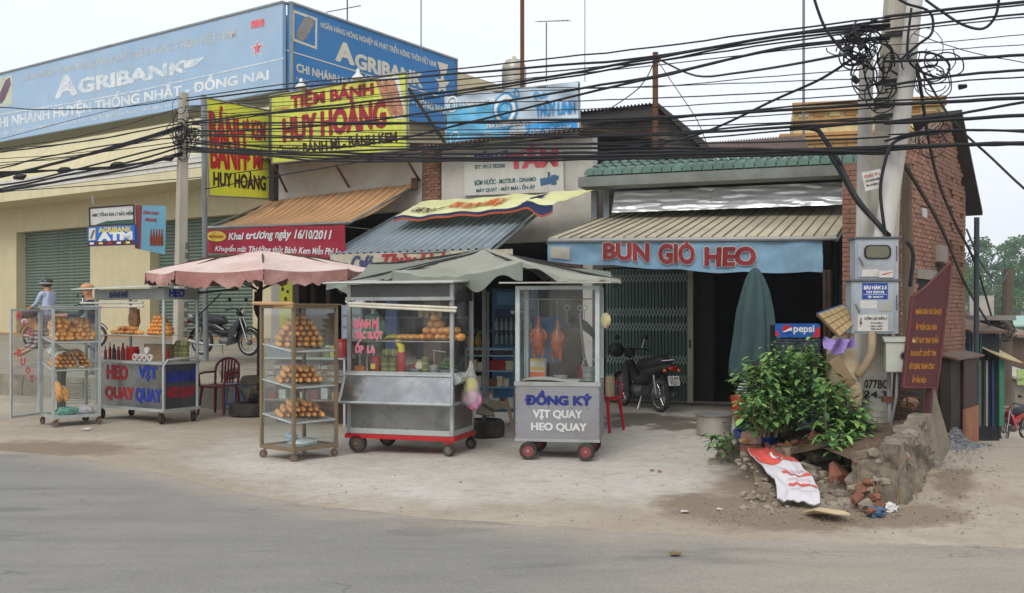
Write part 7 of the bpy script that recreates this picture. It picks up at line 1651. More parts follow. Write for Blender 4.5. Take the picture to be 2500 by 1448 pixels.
ban = empty('banana_bunch', TM @ Vector((.52,.2,zz)), 'flat bunch of greenish yellow bananas on the sandwich cart shelf', 'bananas')
for k in range(6): tb_(TM, [(.40+.01*k,.14+.03*k,zz+.02),(.46,.14+.03*k,zz+.045+.004*k),(.54,.15+.03*k,zz+.045),(.60,.17+.03*k,zz+.02)], [.008,.019,.019,.008], 'banana', mat('banana_skin', (166,158,52), .5, var=.15), ban, 8)
# counter goods of the sandwich cart
for k in range(5): bottle(TM, .075+k*.045, .10+.07*(k % 2), .916, .024, .26+.03*(k % 3), sauce if k % 2 else mat('soy_black', (32,22,22), .25), ('first','second','third','fourth','fifth')[k]+' dark sauce bottle from the left on the sandwich cart counter', mat('cap_dark_red', (96,24,24), .5))
q = MB(TM); q.box((.07,.055,.917), (.19,.11,.99)); o = q.build('snack_box', mat('orange_box', (186,98,48), .6, var=.2, vs_=10)); tag(o, 'small orange packet at the left end of the sandwich cart counter', 'packet')
jar(TM, .31, .12, .916, .06, .19, mat('jam_red', (150,40,36), .3, var=.3, vs_=10), lidr, 'plastic jar of red sauce with a yellow label on the sandwich cart'); q = MB(TM); q.box((.275,.053,.96), (.33,.058,1.02)); o = q.build('jar_label', mat('label_yellow', (206,190,60), .6)); tag(o, 'yellow paper tag in front of the red sauce jar', 'tag')
for x in (.43,.53): parcel(TM, x, .12, .916, .05, .17, ('left' if x < .5 else 'right')+' upright leaf wrapped sausage on the sandwich cart')
parcel(TM, .40, .12, 1.145, .05, .24, 'leaf wrapped sausage lying on top of the two upright ones', ax=(1,0,0))
q = MB(TM); q.lathe([(.042,0),(.045,.02),(.045,.22),(.03,.27)], (.645,.09,.916), 14); o = q.build('squeeze_tube', mat('tube_red', (170,34,38), .4), smooth=True); tag(o, 'red upright packet with a yellow bent top on the sandwich cart', 'packet')
q = MB(TM); q.tube([(.645,.09,1.15),(.64,.09,1.22),(.60,.09,1.27),(.57,.09,1.29)], [.04,.042,.035,.012], 10); q.build('yellow_top', mat('label_yellow', (206,190,60)), o, smooth=True)
def bowl(T, x, y, z, r, h, m, label, name='bowl', cat='bowl'):
    q = MB(T); q.lathe([(r*.7,0),(r,h*.85),(r*1.05,h),(r*.95,h*.93),(r*.62,h*.15)], (x,y,z), 20); o = q.build(name, m, smooth=True); return tag(o, label, cat)
bowl(TM, .82, .14, .916, .095, .055, alu, 'shallow steel bowl with red meat on the sandwich cart'); bowl(TM, 1.03, .14, .916, .075, .10, alu, 'deep steel pot with a ladle on the sandwich cart', 'pot', 'pot'); bowl(TM, 1.19, .14, .916, .115, .05, alu, 'steel tray heaped with cucumbers on the sandwich cart')
q = MB(TM); q.ell((.80,.15,.985), (.07,.06,.035), 12, 8, jit=.3); o = q.build('sausage_meat', mat('meat_red', (150,60,52), .5, var=.3, vs_=14)); tag(o, 'reddish meat heap in the shallow bowl', 'meat')
q = MB(TM); q.lathe([(.045,0),(.045,.12)], (.87,.07,1.0), 16, ax=(-.3,1,.15)); o = q.build('cut_sausage', mat('sausage_pale', (206,186,160), .6)); tag(o, 'pale cut sausage end facing out of the shallow bowl', 'sausage')
parcel(TM, .935, .10, .916, .042, .19, 'single leaf wrapped parcel standing between the bowl and the pot'); tb_(TM, [(1.03,.14,.95),(1.03,.12,1.15),(1.02,.12,1.18),(1.17,.12,1.16)], .007, 'ladle', alu, None, 6)
tag(bpy.context.scene.objects['ladle'], 'bent steel ladle standing in the deep pot', 'ladle')
cuc = mat('cucumber_green', (60,92,44), .45, var=.35, vs_=10)
q = MB(); q.ell((0,0,0), (.02,.055,.02), 10, 8); cme = q.mesh('cucumber', cuc, smooth=True)
for k in range(24):
    a = random.uniform(0, 6.28); r = random.uniform(0, .085); o = inst(cme, 'cucumber', TM @ Vector((1.19+r*math.cos(a), .14+r*.8*math.sin(a), .975+.115*(1-(r/.09))*random.uniform(.5,1)))); o.rotation_euler = (random.uniform(-.3,.3), 0, random.uniform(0, 6.28)); tag(o, 'small green cucumber in the heap at the right of the sandwich cart', 'cucumber', 'cucumbers on the sandwich cart')
for k in range(4): jar(TM, .80+k*.075, .3, 1.553, .032, .1, mat('snack_jar', (186,170,130), .4, var=.3, vs_=14), lidr if k > 1 else lidw, ('first','second','third','fourth')[k]+' little snack jar on the top glass shelf of the sandwich cart')
softbag(TM, (.20,.30,1.40), (.14,.10,.2), mat('bag_green_film', (120,160,138), .4, var=.2, vs_=6, bump=.3), 'greenish folded bag behind the pink letters of the sandwich cart')
# bag hanging on the right side
hb = empty('hanging_bag', TM @ Vector((wB+.12,.25,.55)), 'clear plastic bag with yellow and pink balls hanging on the sandwich cart side', 'bag')
q = MB(TM); q.ell((wB+.17,.2,.63), (.10,.08,.12), 16, 10, jit=.25); q.build('pink_part', mat('pink_stuff', (206,134,176), .6, var=.2, vs_=9), hb, smooth=True); q = MB(TM); q.ell((wB+.14,.2,.77), (.085,.07,.10), 14, 10, jit=.25); q.build('yellow_part', mat('yellow_stuff', (206,196,96), .6, var=.2, vs_=9), hb, smooth=True)
q = MB(TM); q.lathe([(.02,.38),(.04,.28),(.08,.18),(.12,.02),(.11,-.06),(.07,-.10),(.02,-.12)], (wB+.14,.2,.66), 16); q.build('film', glass('plastic_film_clear', (236,238,238), dirty=.35), hb, smooth=True); tb_(TM, [(wB+.14,.2,1.06),(wB+.08,.2,.90),(wB,.2,.92)], .007, 'handle', mat('bag_white', (206,206,206)), hb, 5)
# ---------------- roast duck cart "DONG KY"
yk = 9; oK = Vector((.036, 10.95, 0)); TK = frame(oK, yk); wK, dK = .925, .74
dk = empty('food_cart', oK, 'narrow grey roast duck cart with dark blue name and glass upper part', 'food cart')
gp = mat('cart_grey_paint', (134,134,138), .6, var=.06, bump=.05, dirt=(112,100,88), dirt_amt=.5, dirt_s=2.2)
bx(TK, (0,0,.20), (wK,dK,.845), 'body', gp, dk, .006)
bx(TK, (-.012,-.008,.805), (wK+.012,.0,.85), 'top_strip', alu, dk); bx(TK, (-.006,-.006,.195), (wK+.006,-.0,.225), 'bottom_strip', alu, dk)
q = MB(TK)
for z in (.27,.40,.55,.70,.78):
    for x in (.012, wK-.012): q.lathe([(.006,0),(.004,.004)], (x,-.0005,z), 6, ax=(0,-1,0))
for x in (.15,.37,.62,.80): q.lathe([(.006,0),(.004,.004)], (x,-.0005,.565), 6, ax=(0,-1,0))
o = q.build('rivets', rust, dk); o['kind'] = 'stuff'
palep = mat('pale_post_paint', (172,182,180), .5, var=.08, dirt=(120,116,104), dirt_amt=.5, dirt_s=4)
for x, y in ((0,0),(wK-.048,0),(0,dK-.05),(wK-.048,dK-.05)): bx(TK, (x,y,.851), (x+.048,y+.048,1.90), 'post', palep, dk, .003)
bx(TK, (.048,0,1.86), (wK-.048,.04,1.90), 'rail', palep, dk); bx(TK, (wK-.04,.048,1.86), (wK,dK-.05,1.90), 'rail', palep, dk); bx(TK, (0,.048,1.86), (.04,dK-.05,1.90), 'rail', palep, dk); tb_(TK, [(.04,.3,1.76),(wK-.04,.3,1.76)], .008, 'hanging_rail', steel, dk, 6); tb_(TK, [(.10,.1,.86),(.10,.1,1.86)], .006, 'glass_guide', steel, dk, 5)
pane(TK, [(.048,.02,.86),(wK-.048,.02,.86),(wK-.048,.02,1.86),(.048,.02,1.86)], 'glass', dk); pane(TK, [(wK-.02,.05,.86),(wK-.02,dK-.05,.86),(wK-.02,dK-.05,1.86),(wK-.02,.05,1.86)], 'glass', dk, gls2); pane(TK, [(.02,.05,.86),(.02,dK-.05,.86),(.02,dK-.05,1.86),(.02,.05,1.86)], 'glass', dk, gls2)
q = MB(TK); q.hexa([(-.16,-.14,1.925),(wK+.14,-.14,1.925),(wK+.14,dK+.1,1.95),(-.16,dK+.1,1.95),(-.16,-.14,1.94),(wK+.14,-.14,1.94),(wK+.14,dK+.1,1.965),(-.16,dK+.1,1.965)]); q.build('roof', mat('roof_light_grey', (168,168,160)), dk)
for x in (.15, .78): wheel(TK, x, -.03, .098, .075, dk, rimm=mat('rim_dusty_red', (136,66,66), .7)); wheel(TK, x+.02, dK-.08, .098, .07, dk, rimm=mat('rim_dusty_red', (136,66,66)))
for x in (.15, .78): bx(TK, (x-.03,.02,.10), (x+.03,dK-.1,.195), 'axle_block', rust, dk)
fs = mat('print_dark_blue', (30,44,120), .55, bump=0); fw = mat('print_off_white', (200,200,196), .6, bump=0)
Tl(TK, dk, 'ĐỒNG KÝ', .115, .835, .60, .75, fs, y=-.003, bold=.06); Tl(TK, dk, 'VỊT QUAY', .20, .735, .435, .545, fw, y=-.003, bold=.045); Tl(TK, dk, 'HEO QUAY', .18, .785, .305, .40, fw, y=-.003, bold=.045)
duckm = mat('roast_duck_skin', (146,68,34), .35, var=.35, vs_=9, bump=.3, bs=25, dirt=(64,28,18), dirt_amt=.9, dirt_s=9, spec=.5)
def duck(x, y, zt_, label, ang):
    o = empty('roast_duck', TK @ Vector((x,y,zt_-.42)), label, 'roast duck'); T = TK @ Matrix.Translation((x,y,zt_)) @ Matrix.Rotation(ang, 4, 'Z')
    q = MB(T); q.tube([(0,0,0),(0,.01,-.06),(0,0,-.11),(0,0,-.17),(0,0,-.25),(0,0,-.33),(0,0,-.40),(0,0,-.43)], [.018,.02,.035,.062,.075,.072,.045,.012], 14)
    q.build('body', duckm, o, smooth=True)
    for s_ in (-1, 1):
        tb_(T, [(s_*.045,0,-.14),(s_*.085,-.01,-.21),(s_*.065,-.02,-.28)], [.02,.022,.008], 'wing', duckm, o, 8)
        tb_(T, [(s_*.04,-.01,-.34),(s_*.055,-.015,-.41),(s_*.045,-.01,-.47)], [.03,.018,.008], 'leg', duckm, o, 8)
    tb_(T, [(0,0,.0),(0,0,.10),(0,0,1.76-zt_)], .004, 'hook', steel, o, 5)
duck(.22, .28, 1.56, 'left roast duck hanging in the grey duck cart', .2); duck(.43, .30, 1.53, 'right roast duck hanging in the grey duck cart', -.5)
for k, (x, lb) in enumerate(((.55,'left empty meat hook with ring in the duck cart'),(.70,'middle empty meat hook with ring in the duck cart'),(.74,'right empty meat hook with ring in the duck cart'))):
    q = MB(TK); q.tube([Vector((x+.03*math.cos(t*.5236), .2+.02*k, 1.66+.03*math.sin(t*.5236))) for t in range(13)], .005, 5); o = q.build('meat_hook', steel); tag(o, lb, 'hook')
    tb_(TK, [(x,.2+.02*k,1.63),(x,.2+.02*k,1.5),(x+.02,.2+.02*k,1.46),(x+.04,.2+.02*k,1.49)], .005, 'shank', steel, o, 5)
q = MB(TK); q.tube([(.69,.22,1.60),(.73,.25,1.15),(.76,.28,1.0)], [.012,.018,.022], 8); o = q.build('hanging_cleaver', mir, smooth=True); tag(o, 'long shiny steel skewer hanging in the duck cart', 'skewer')
q = MB(TK); q.lathe([(.065,0),(.085,.15),(.09,.155),(.082,.15),(.06,.01)], (.80,.14,.855), 20); o = q.build('bucket', alu, smooth=True); tag(o, 'small ribbed steel bucket on the right of the duck cart top', 'bucket')
for z in (.05,.11): q = MB(TK); q.lathe([(.075+z*.1,-.004),(.082+z*.1,0),(.075+z*.1,.004)], (.80,.14,.855+z), 20); q.build('rib', alu, o)
tb_(TK, [(.72,.14,1.0),(.74,.14,1.09),(.80,.14,1.12),(.86,.14,1.09),(.88,.14,1.0)], .005, 'bucket_handle', alu, o, 5)
bowl(TK, .47, .3, .856, .08, .05, alu, 'small steel bowl on the duck cart top')
q = MB(TK); q.grid(lambda u, v: Vector((.07+.62*u, .06+.25*v, .858+.014*math.sin(u*5)+.012*v)), 14, 5, (0,0,.004)); o = q.build('paper_sheets', papw); tag(o, 'loose white sheets of paper spread on the duck cart top', 'paper')
q = MB(TK); q.box((.10,.45,.852), (.27,.6,1.08)); o = q.build('paper_box', mat('box_white', (196,190,176), .7)); tag(o, 'box with yellow and orange bands standing in the duck cart', 'box')
for z0, z1, m_ in ((.86,.93,mat('band_orange', (206,98,56), .6)),(.95,.99,mat('band_yellow', (200,160,70), .6)),(1.055,1.08,mat('band_yellow', (200,160,70)))): q = MB(TK); q.box((.10,.446,z0), (.27,.45,z1)); q.build('band', m_, o)
softbag(TK, (wK+.05,.2,1.52), (.06,.04,.08), mat('bag_pale_yellow', (204,196,150), .5, bump=.4), 'pale yellow bag tied to the right side of the duck cart')
# ------------------------------------------------ umbrellas
pinku = mat('faded_pink_canvas', (210,190,180), .85, var=.08, vs_=1.5, bump=.08, dirt=(170,120,110), dirt_amt=.5, dirt_s=1.5); redu = mat('red_canvas_valance', (158,112,104), .85, var=.2, vs_=3, dirt=(206,168,156), dirt_amt=.85, dirt_s=2)
uc = P(632, 1000, 15.6); uc = Vector((P(632,0,15.6).x, 15.6, 0))
um = empty('parasol', uc, 'wide faded pink parasol with torn red edge above the maroon chair', 'parasol')
apx = P(640, 612, 15.5); NR = 8
rim = []
for k in range(NR):
    a = 2*math.pi*(k+.3)/NR; rim.append(Vector((uc.x+.1+1.72*math.cos(a), 15.4+1.55*math.sin(a), 2.25+.05*math.sin(a+.5))))
for k in range(NR):
    a, b = rim[k], rim[(k+1) % NR]; q = MB()
    def f(u, v, a=a, b=b):
        e = a*(1-u)+b*u; p = apx*(1-v)+e*v
        return p+Z*(.03*math.sin(math.pi*v*.9)*(1-.0)-.05*math.sin(math.pi*u)*v)-(e-apx)*.03*math.sin(math.pi*u)*v
    q.grid(f, 10, 10, (0,0,-.006)); q.build('canopy_panel', pinku, um, smooth=True)
    q = MB(); nrag = 14; random.seed(k)
    rag = [random.uniform(.10, .24) for _ in range(nrag+1)]
    q.grid(lambda u, v: f(u, 1)-Z*(v*rag[int(u*nrag)])+Vector((0,0,-.006))+(e_ if False else Vector((.02*math.sin(u*12), .02*math.cos(u*9), 0)))*v, nrag, 3, (0,.004,0)); q.build('torn_valance', redu, um, smooth=True)
    q = MB(); q.tube([apx-Z*.03, apx.lerp(a, .5)+Z*.05, a-Z*.02], .014, 5); rb_ = q.build('rib', darkwood, um)
    q = MB(); q.tube([Vector((uc.x, 15.6, 1.95)), apx.lerp(a, .55)+Z*.02], .012, 5); q.build('strut', darkwood, rb_)
q = MB(); q.tube([Vector((uc.x,15.6,.1)), Vector((uc.x,15.6,1.2)), apx], [.035,.032,.03], 10); q.build('pole', mat('dark_brown_pole', (56,40,34), .7), um)
q = MB(); q.ell(Vector((uc.x-.01,15.55,1.75)), (.06,.05,.22), 12, 8, jit=.3); q.build('cloth_wrap', mat('dark_wrap', (50,36,32), .9), um)
def tyre(c, r, w, label, m=None):
    q = MB(); q.lathe([(r*.62,-w/2),(r*.8,-w*.55),(r*.97,-w*.4),(r,0),(r*.97,w*.4),(r*.8,w*.55),(r*.62,w/2),(r*.58,0),(r*.62,-w/2)], c, 26, cap=False); o = q.build('old_tyre', m or rub_m, smooth=True); return tag(o, label, 'tyre')
ub = Vector((uc.x-.12, 15.55, 0))
tyre(ub+Z*.10, .33, .2, 'old black tyre on the ground holding the foot of the pink parasol')
for k, (dx, dz, r, lb) in enumerate(((0,.32,.22,'dark lump of concrete on the parasol tyre, lower of the two'),(.0,.55,.19,'dark lump of concrete on the parasol tyre, upper of the two'))):
    q = MB(); random.seed(k+40); rock(q, ub+Vector((dx,0,dz)), r, .6); o = q.build('concrete_lump', mat('dark_lump', (84,78,70), .95, bump=.6)); tag(o, lb, 'lump')
# green grey square parasol over the two right carts
gc1 = mat('green_grey_canvas', (150,150,136), .85, var=.07, vs_=1.5, bump=.1, dirt=(104,112,98), dirt_amt=.5); gc2 = mat('green_grey_canvas_dull', (118,124,114), .85, var=.1, bump=.1)
gu = empty('parasol', Vector((P(1180,0,13).x, 13, 0)), 'big green grey canvas parasol sagging over the sandwich and duck carts', 'parasol')
A_ = P(1182, 608, 12.9)
ring_ = [P(797,694,12.6), P(957,664,11.7), P(1276,640,11.35), P(1516,679,12.3), P(1490,664,14.2), P(1250,640,14.8), P(900,645,14.6)]
for k in range(7):
    a, b = ring_[k], ring_[(k+1) % 7]; q = MB()
    def f(u, v, a=a, b=b):
        e = a*(1-u)+b*u; return A_*(1-v)+e*v+Z*(-.05*math.sin(math.pi*v)-.10*math.sin(math.pi*u)*v*v+.035*nz(u*3, v*3, k*2.3)+.02*nz(u*11, v*5, k))
    q.grid(f, 14, 12, (0,0,-.006)); q.build('canopy_panel', gc1 if k in (1,2) else gc2, gu, smooth=True)
    q = MB(); drop = {0:.07, 1:.20, 2:.05}.get(k, .12)
    q.grid(lambda u, v: f(u, 1)-Z*v*drop*(.75+.35*math.cos(u*math.pi*6))+Vector((0,-.03*v+.02*math.sin(u*25)*v,0)), 40, 3, (0,.004,0)); q.build('valance', gc2 if k != 2 else gc1, gu, smooth=True)
    q = MB(); q.tube([A_-Z*.02, a-Z*.03], .014, 5); q.build('rib', mat('dark_iron', (52,50,50)), gu)
q = MB(); q.tube([Vector((A_.x,12.9,0)), A_], .028, 10); q.build('pole', steel_paint, gu)
# closed green parasol in the doorway
cu = empty('closed_parasol', P(1843,985,14.2), 'closed dark green parasol standing in front of the dark doorway', 'parasol')
q = MB(); yc_ = 14.2
cz = [(925,53,.9),(880,49,1),(820,43,1),(760,37,1),(710,27,1),(680,19,1),(664,12,1),(655,6,1)]
rings = []
for i, (py, hw, s_) in enumerate(cz):
    c = P(1843+(py-660)*(.0), py, yc_); n = 36; rr_ = hw/F*yc_
    rings.append([q.av(c+Vector((math.cos(2*math.pi*j/n), .7*math.sin(2*math.pi*j/n), 0))*rr_*(1+.24*math.cos(j*math.pi*2/6+py*.01)+.08*math.cos(j*1.9+py*.03))+Z*(-.06*math.cos(j*2*math.pi/6) if i == 0 else 0)) for j in range(n)])
for a, b in zip(rings, rings[1:]):
    for j in range(36): q.f.append([a[j], a[(j+1)%36], b[(j+1)%36], b[j]])
q.build('folded_canopy', mat('dark_green_canvas', (64,86,86), .8, var=.12, bump=.12), cu, smooth=True)
q = MB(); q.cyl(P(1843,1000,yc_), P(1843,640,yc_), .022, 8); q.build('pole', steel_paint, cu)
# ------------------------------------------------ plastic chairs
def pchair(c, yaw, m, label, legh=.44):
    T = frame(c, yaw); o = empty('plastic_chair', c, label, 'chair')
    q = MB(T); q.grid(lambda u, v: Vector((-.22+.44*u, -.20+.42*v, legh+.02-.015*math.sin(math.pi*u)+.01*v)), 8, 8, (0,0,-.02)); q.build('seat', m, o, smooth=True)
    for sx, sy in ((-1,-1),(1,-1),(-1,1),(1,1)): tb_(T, [(sx*.19,sy*.18,legh),(sx*.235,sy*.23,0)], [.028,.02], 'leg', m, o, 6)
    arch = [(-.215,.20,legh)]+[(-.215*math.cos(t*math.pi/10), .22+.05*math.sin(t*math.pi/10), .72+.16*math.sin(t*math.pi/10)) for t in range(11)]+[(.215,.20,legh)]
    tb_(T, arch, .02, 'back_frame', m, o, 6)
    for k in range(5):
        x = -.10+.05*k; q = MB(T); zt2 = .72+.16*math.sqrt(max(0, 1-(x/.215)**2))-.01
        q.prism([(x-.015,.215,legh+.04),(x+.015,.215,legh+.04),(x*1.15+.016,.265,zt2),(x*1.15-.016,.265,zt2)], (0,.008,0)); q.build('back_slat', m, o)
    for sx in (-1, 1): tb_(T, [(sx*.215,.21,.66),(sx*.26,.0,.66),(sx*.25,-.18,.64),(sx*.22,-.2,legh)], .018, 'armrest', m, o, 6)
    return o
mar = mat('maroon_plastic', (116,32,46), .4, var=.08, bump=0)
pchair(Vector((P(535,0,15.8).x, 15.8, 0)), 18, mar, 'empty maroon plastic armchair between the roast cart and the pink parasol')
pchair(Vector((P(1468,0,13.6).x, 13.6, 0)), -60, mat('crimson_plastic', (164,26,48), .4, bump=0), 'crimson plastic chair half hidden behind the duck cart')
q = MB(); q.grid(lambda u, v: P(1478+22*u, 918+50*v, 13.25)+Vector((0, -.03*math.sin(u*7), .02*nz(u*5, v*5))), 8, 12, (0,.01,0)); o = q.build('beige_cloth', mat('beige_cloth', (176,160,132), .9, bump=.3), smooth=True); tag(o, 'beige cloth draped over the crimson chair', 'cloth')
# blue stool
sc_ = Vector((P(582,0,16.2).x, 16.2, 0)); T = frame(sc_, 15); o = empty('plastic_stool', sc_, 'pale blue plastic stool beside the parasol tyre', 'stool'); bs_ = mat('stool_blue', (96,142,200), .4, bump=0)
bx(T, (-.15,-.15,.43), (.15,.15,.46), 'seat', bs_, o, .008)
for sx in (-1, 1):
    for sy in (-1, 1): tb_(T, [(sx*.12,sy*.12,.43),(sx*.16,sy*.16,0)], .022, 'leg', bs_, o, 4)
bx(T, (-.14,-.15,.12), (.14,-.13,.16), 'crossbar', bs_, o)
# ------------------------------------------------ motorbikes
chrome = mat('chrome', (176,176,176), .18, metal=.95, var=.05, bump=0); eng = mat('engine_alloy', (120,120,118), .45, metal=.6, var=.2)
def motorbike(T, loc, bodym, label, plate_=None, helmet=False, seatm=None):
    o = empty('motorbike', loc, label, 'motorbike', None); seatm = seatm or mat('vinyl_seat', (36,36,42), .45)
    for x, nm in ((0,'rear'),(1.22,'front')):
        c = Vector((x,0,.285)); q = MB(T); n = 30
        q.lathe([(.225,-.03),(.27,-.036),(.285,0),(.27,.036),(.225,.03)], c, n, ax=(0,1,0), cap=False); w_ = q.build('wheel', rub_m, o, smooth=True)
        q = MB(T); q.lathe([(.205,-.022),(.228,-.026),(.228,.026),(.205,.022),(.205,-.022)], c, n, ax=(0,1,0), cap=False); q.build('rim', chrome, w_, smooth=True)
        q = MB(T)
        for k in range(18): a = 2*math.pi*k/18; q.tube([c+Vector((0,.02*(-1)**k,0)), c+Vector((math.cos(a)*.21,0,math.sin(a)*.21))], .0035, 4)
        q.build('spokes', chrome, w_); q = MB(T); q.lathe([(.045,-.05),(.06,-.03),(.06,.03),(.045,.05)], c, 12, ax=(0,1,0)); q.build('hub', eng, w_)
    # fork, front fender
    for s_ in (-1, 1): tb_(T, [(1.22,.07*s_,.285),(1.12,.07*s_,.55),(1.02,.06*s_,.80)], .018, 'fork', chrome, o, 6)
    q = MB(T)
    q.grid(lambda u, v: Vector((1.22+.325*math.cos(R(25+125*u)), -.055+.11*v, .285+.325*math.sin(R(25+125*u))+.02*math.sin(math.pi*v))), 12, 4, (0,0,-.006)); q.build('front_fender', bodym, o, smooth=True)
    q = MB(T); q.grid(lambda u, v: Vector((.0+.34*math.cos(R(60+110*u)), -.06+.12*v, .285+.34*math.sin(R(60+110*u))+.02*math.sin(math.pi*v))), 12, 4, (0,0,-.006)); q.build('rear_fender', mat('fender_black', (30,30,32), .5), o, smooth=True)
    # leg shields and body
    for s_ in (-1, 1):
        q = MB(T); q.prism([(.98,.05*s_,.80),(1.06,.08*s_,.74),(.97,.15*s_,.48),(.86,.15*s_,.27),(.76,.13*s_,.27),(.78,.13*s_,.45),(.86,.10*s_,.62)], (0,.02*s_,0)); q.build('leg_shield', bodym, o, bevel=.008)
    q = MB(T); q.tube([(1.0,0,.78),(.86,0,.58),(.70,0,.48),(.48,0,.50),(.25,0,.60)], [.06,.075,.085,.09,.09], 10); q.build('frame_cover', bodym, o, smooth=True)
    q = MB(T); q.tube([(.62,0,.52),(.40,0,.60),(.15,0,.66),(-.15,0,.73),(-.36,0,.76)], [.05,.11,.12,.09,.03], 10); q.build('tail_cowl', bodym, o, smooth=True)
    q = MB(T); q.tube([(.66,0,.70),(.55,0,.745),(.35,0,.75),(.12,0,.78),(-.14,0,.83),(-.26,0,.83)], [.03,.10,.12,.125,.10,.03], 12); q.build('seat', seatm, o, smooth=True)
    q = MB(T); q.tube([(.86,0,.33),(.66,0,.31),(.48,0,.33)], [.07,.10,.08], 10); q.build('engine', eng, o, smooth=True)
    tb_(T, [(.72,-.12,.24),(.45,-.14,.22),(.20,-.15,.24),(-.22,-.15,.31)], [.018,.02,.038,.04], 'exhaust', chrome, o, 10)
    tb_(T, [(-.02,-.02,.72),(-.22,-.10,.84),(-.40,0,.86),(-.22,.10,.84),(-.02,.02,.72)], .012, 'grab_rail', chrome, o, 6)
    for s_ in (-1, 1): tb_(T, [(0,.08*s_,.285),(.05,.10*s_,.60)], .022, 'shock', chrome, o, 8)
    q = MB(T); q.ell((1.0,0,.93), (.11,.10,.09), 14, 10); q.build('head_cowl', bodym, o, smooth=True)
    q = MB(T); q.ell((1.075,0,.93), (.05,.075,.06), 12, 8); q.build('headlight', mat('lens_clear', (190,190,186), .15), o, smooth=True)
    tb_(T, [(.86,-.33,.96),(.95,-.18,1.0),(1.0,0,.97),(.95,.18,1.0),(.86,.33,.96)], .014, 'handlebar', mat('bar_black', (34,34,36), .5), o, 8)
    for s_ in (-1, 1):
        tb_(T, [(.93,.20*s_,1.0),(.93,.26*s_,1.16)], .006, 'mirror_stem', chrome, o, 5); q = MB(T); q.ell((.93,.28*s_,1.19), (.02,.06,.045), 12, 8); q.build('mirror', mat('mirror_back', (50,50,54), .3), o, smooth=True)
    q = MB(T); q.ell((-.37,0,.72), (.04,.085,.045), 12, 8); q.build('tail_light', mat('lens_red', (150,24,20), .2), o, smooth=True)
    for s_ in (-1, 1): q = MB(T); q.ell((-.34,.13*s_,.69), (.03,.03,.03), 8, 6); q.build('turn_signal', mat('lens_amber', (206,110,40), .2), o, smooth=True)
    if plate_:
        Tp = T @ Matrix.Translation((-.43,.10,.46)) @ Matrix.Rotation(R(-90), 4, 'Z') @ Matrix.Rotation(R(-14), 4, 'X')
        bx(Tp, (0,0,0), (.20,.006,.15), 'number_plate', mat('plate_white', (206,206,202), .5), o)
        Tl(Tp, o, plate_[0], .02, .18, .085, .135, pr_black, y=-.002, bold=.03); Tl(Tp, o, plate_[1], .03, .17, .015, .07, pr_black, y=-.002, bold=.03)
    q = MB(T); q.tube([(.45,.08,.25),(.38,.20,.02)], .012, 5); q.build('kickstand', chrome, o)
    if helmet:
        q = MB(T); q.ell((.92,.30,.98), (.15,.13,.12), 14, 10); q.build('hanging_helmet', black_m, o, smooth=True)
    return o
blkp = mat('gloss_black_paint', (22,22,26), .2, var=.1, bump=0, spec=.5); redm = mat('gloss_red_paint', (150,20,28), .25, bump=0, spec=.5)
c = Vector((P(494,0,21.4).x, 21.4, .70)); TM1 = frame(c, 22) @ Matrix.Rotation(R(8), 4, 'X'); motorbike(frame(c, 22), c, blkp, 'black motorbike parked side-on on the terrace by the shutter')
c = Vector((P(1612,0,16.1).x, 16.1, 0)); motorbike(frame(c, -113), c, mat('dusty_black_paint', (42,40,40), .45, dirt=(90,80,68), dirt_amt=.4), 'dusty black motorbike seen from behind before the green folding gate', ('52-R9', '9221'), helmet=True)
c = Vector((P(2482,0,27).x, 26.6, gh(14.0,26.6))); motorbike(frame(c, 140), c, redm, 'red motorbike parked in the alley at the right edge')
c = Vector((P(88,0,22.3).x, 22.3, .80)); motorbike(frame(c, -12), c, mat('gloss_blue_grey', (70,80,100), .3), 'motorbike under the helmeted rider, only mirror and bars showing')
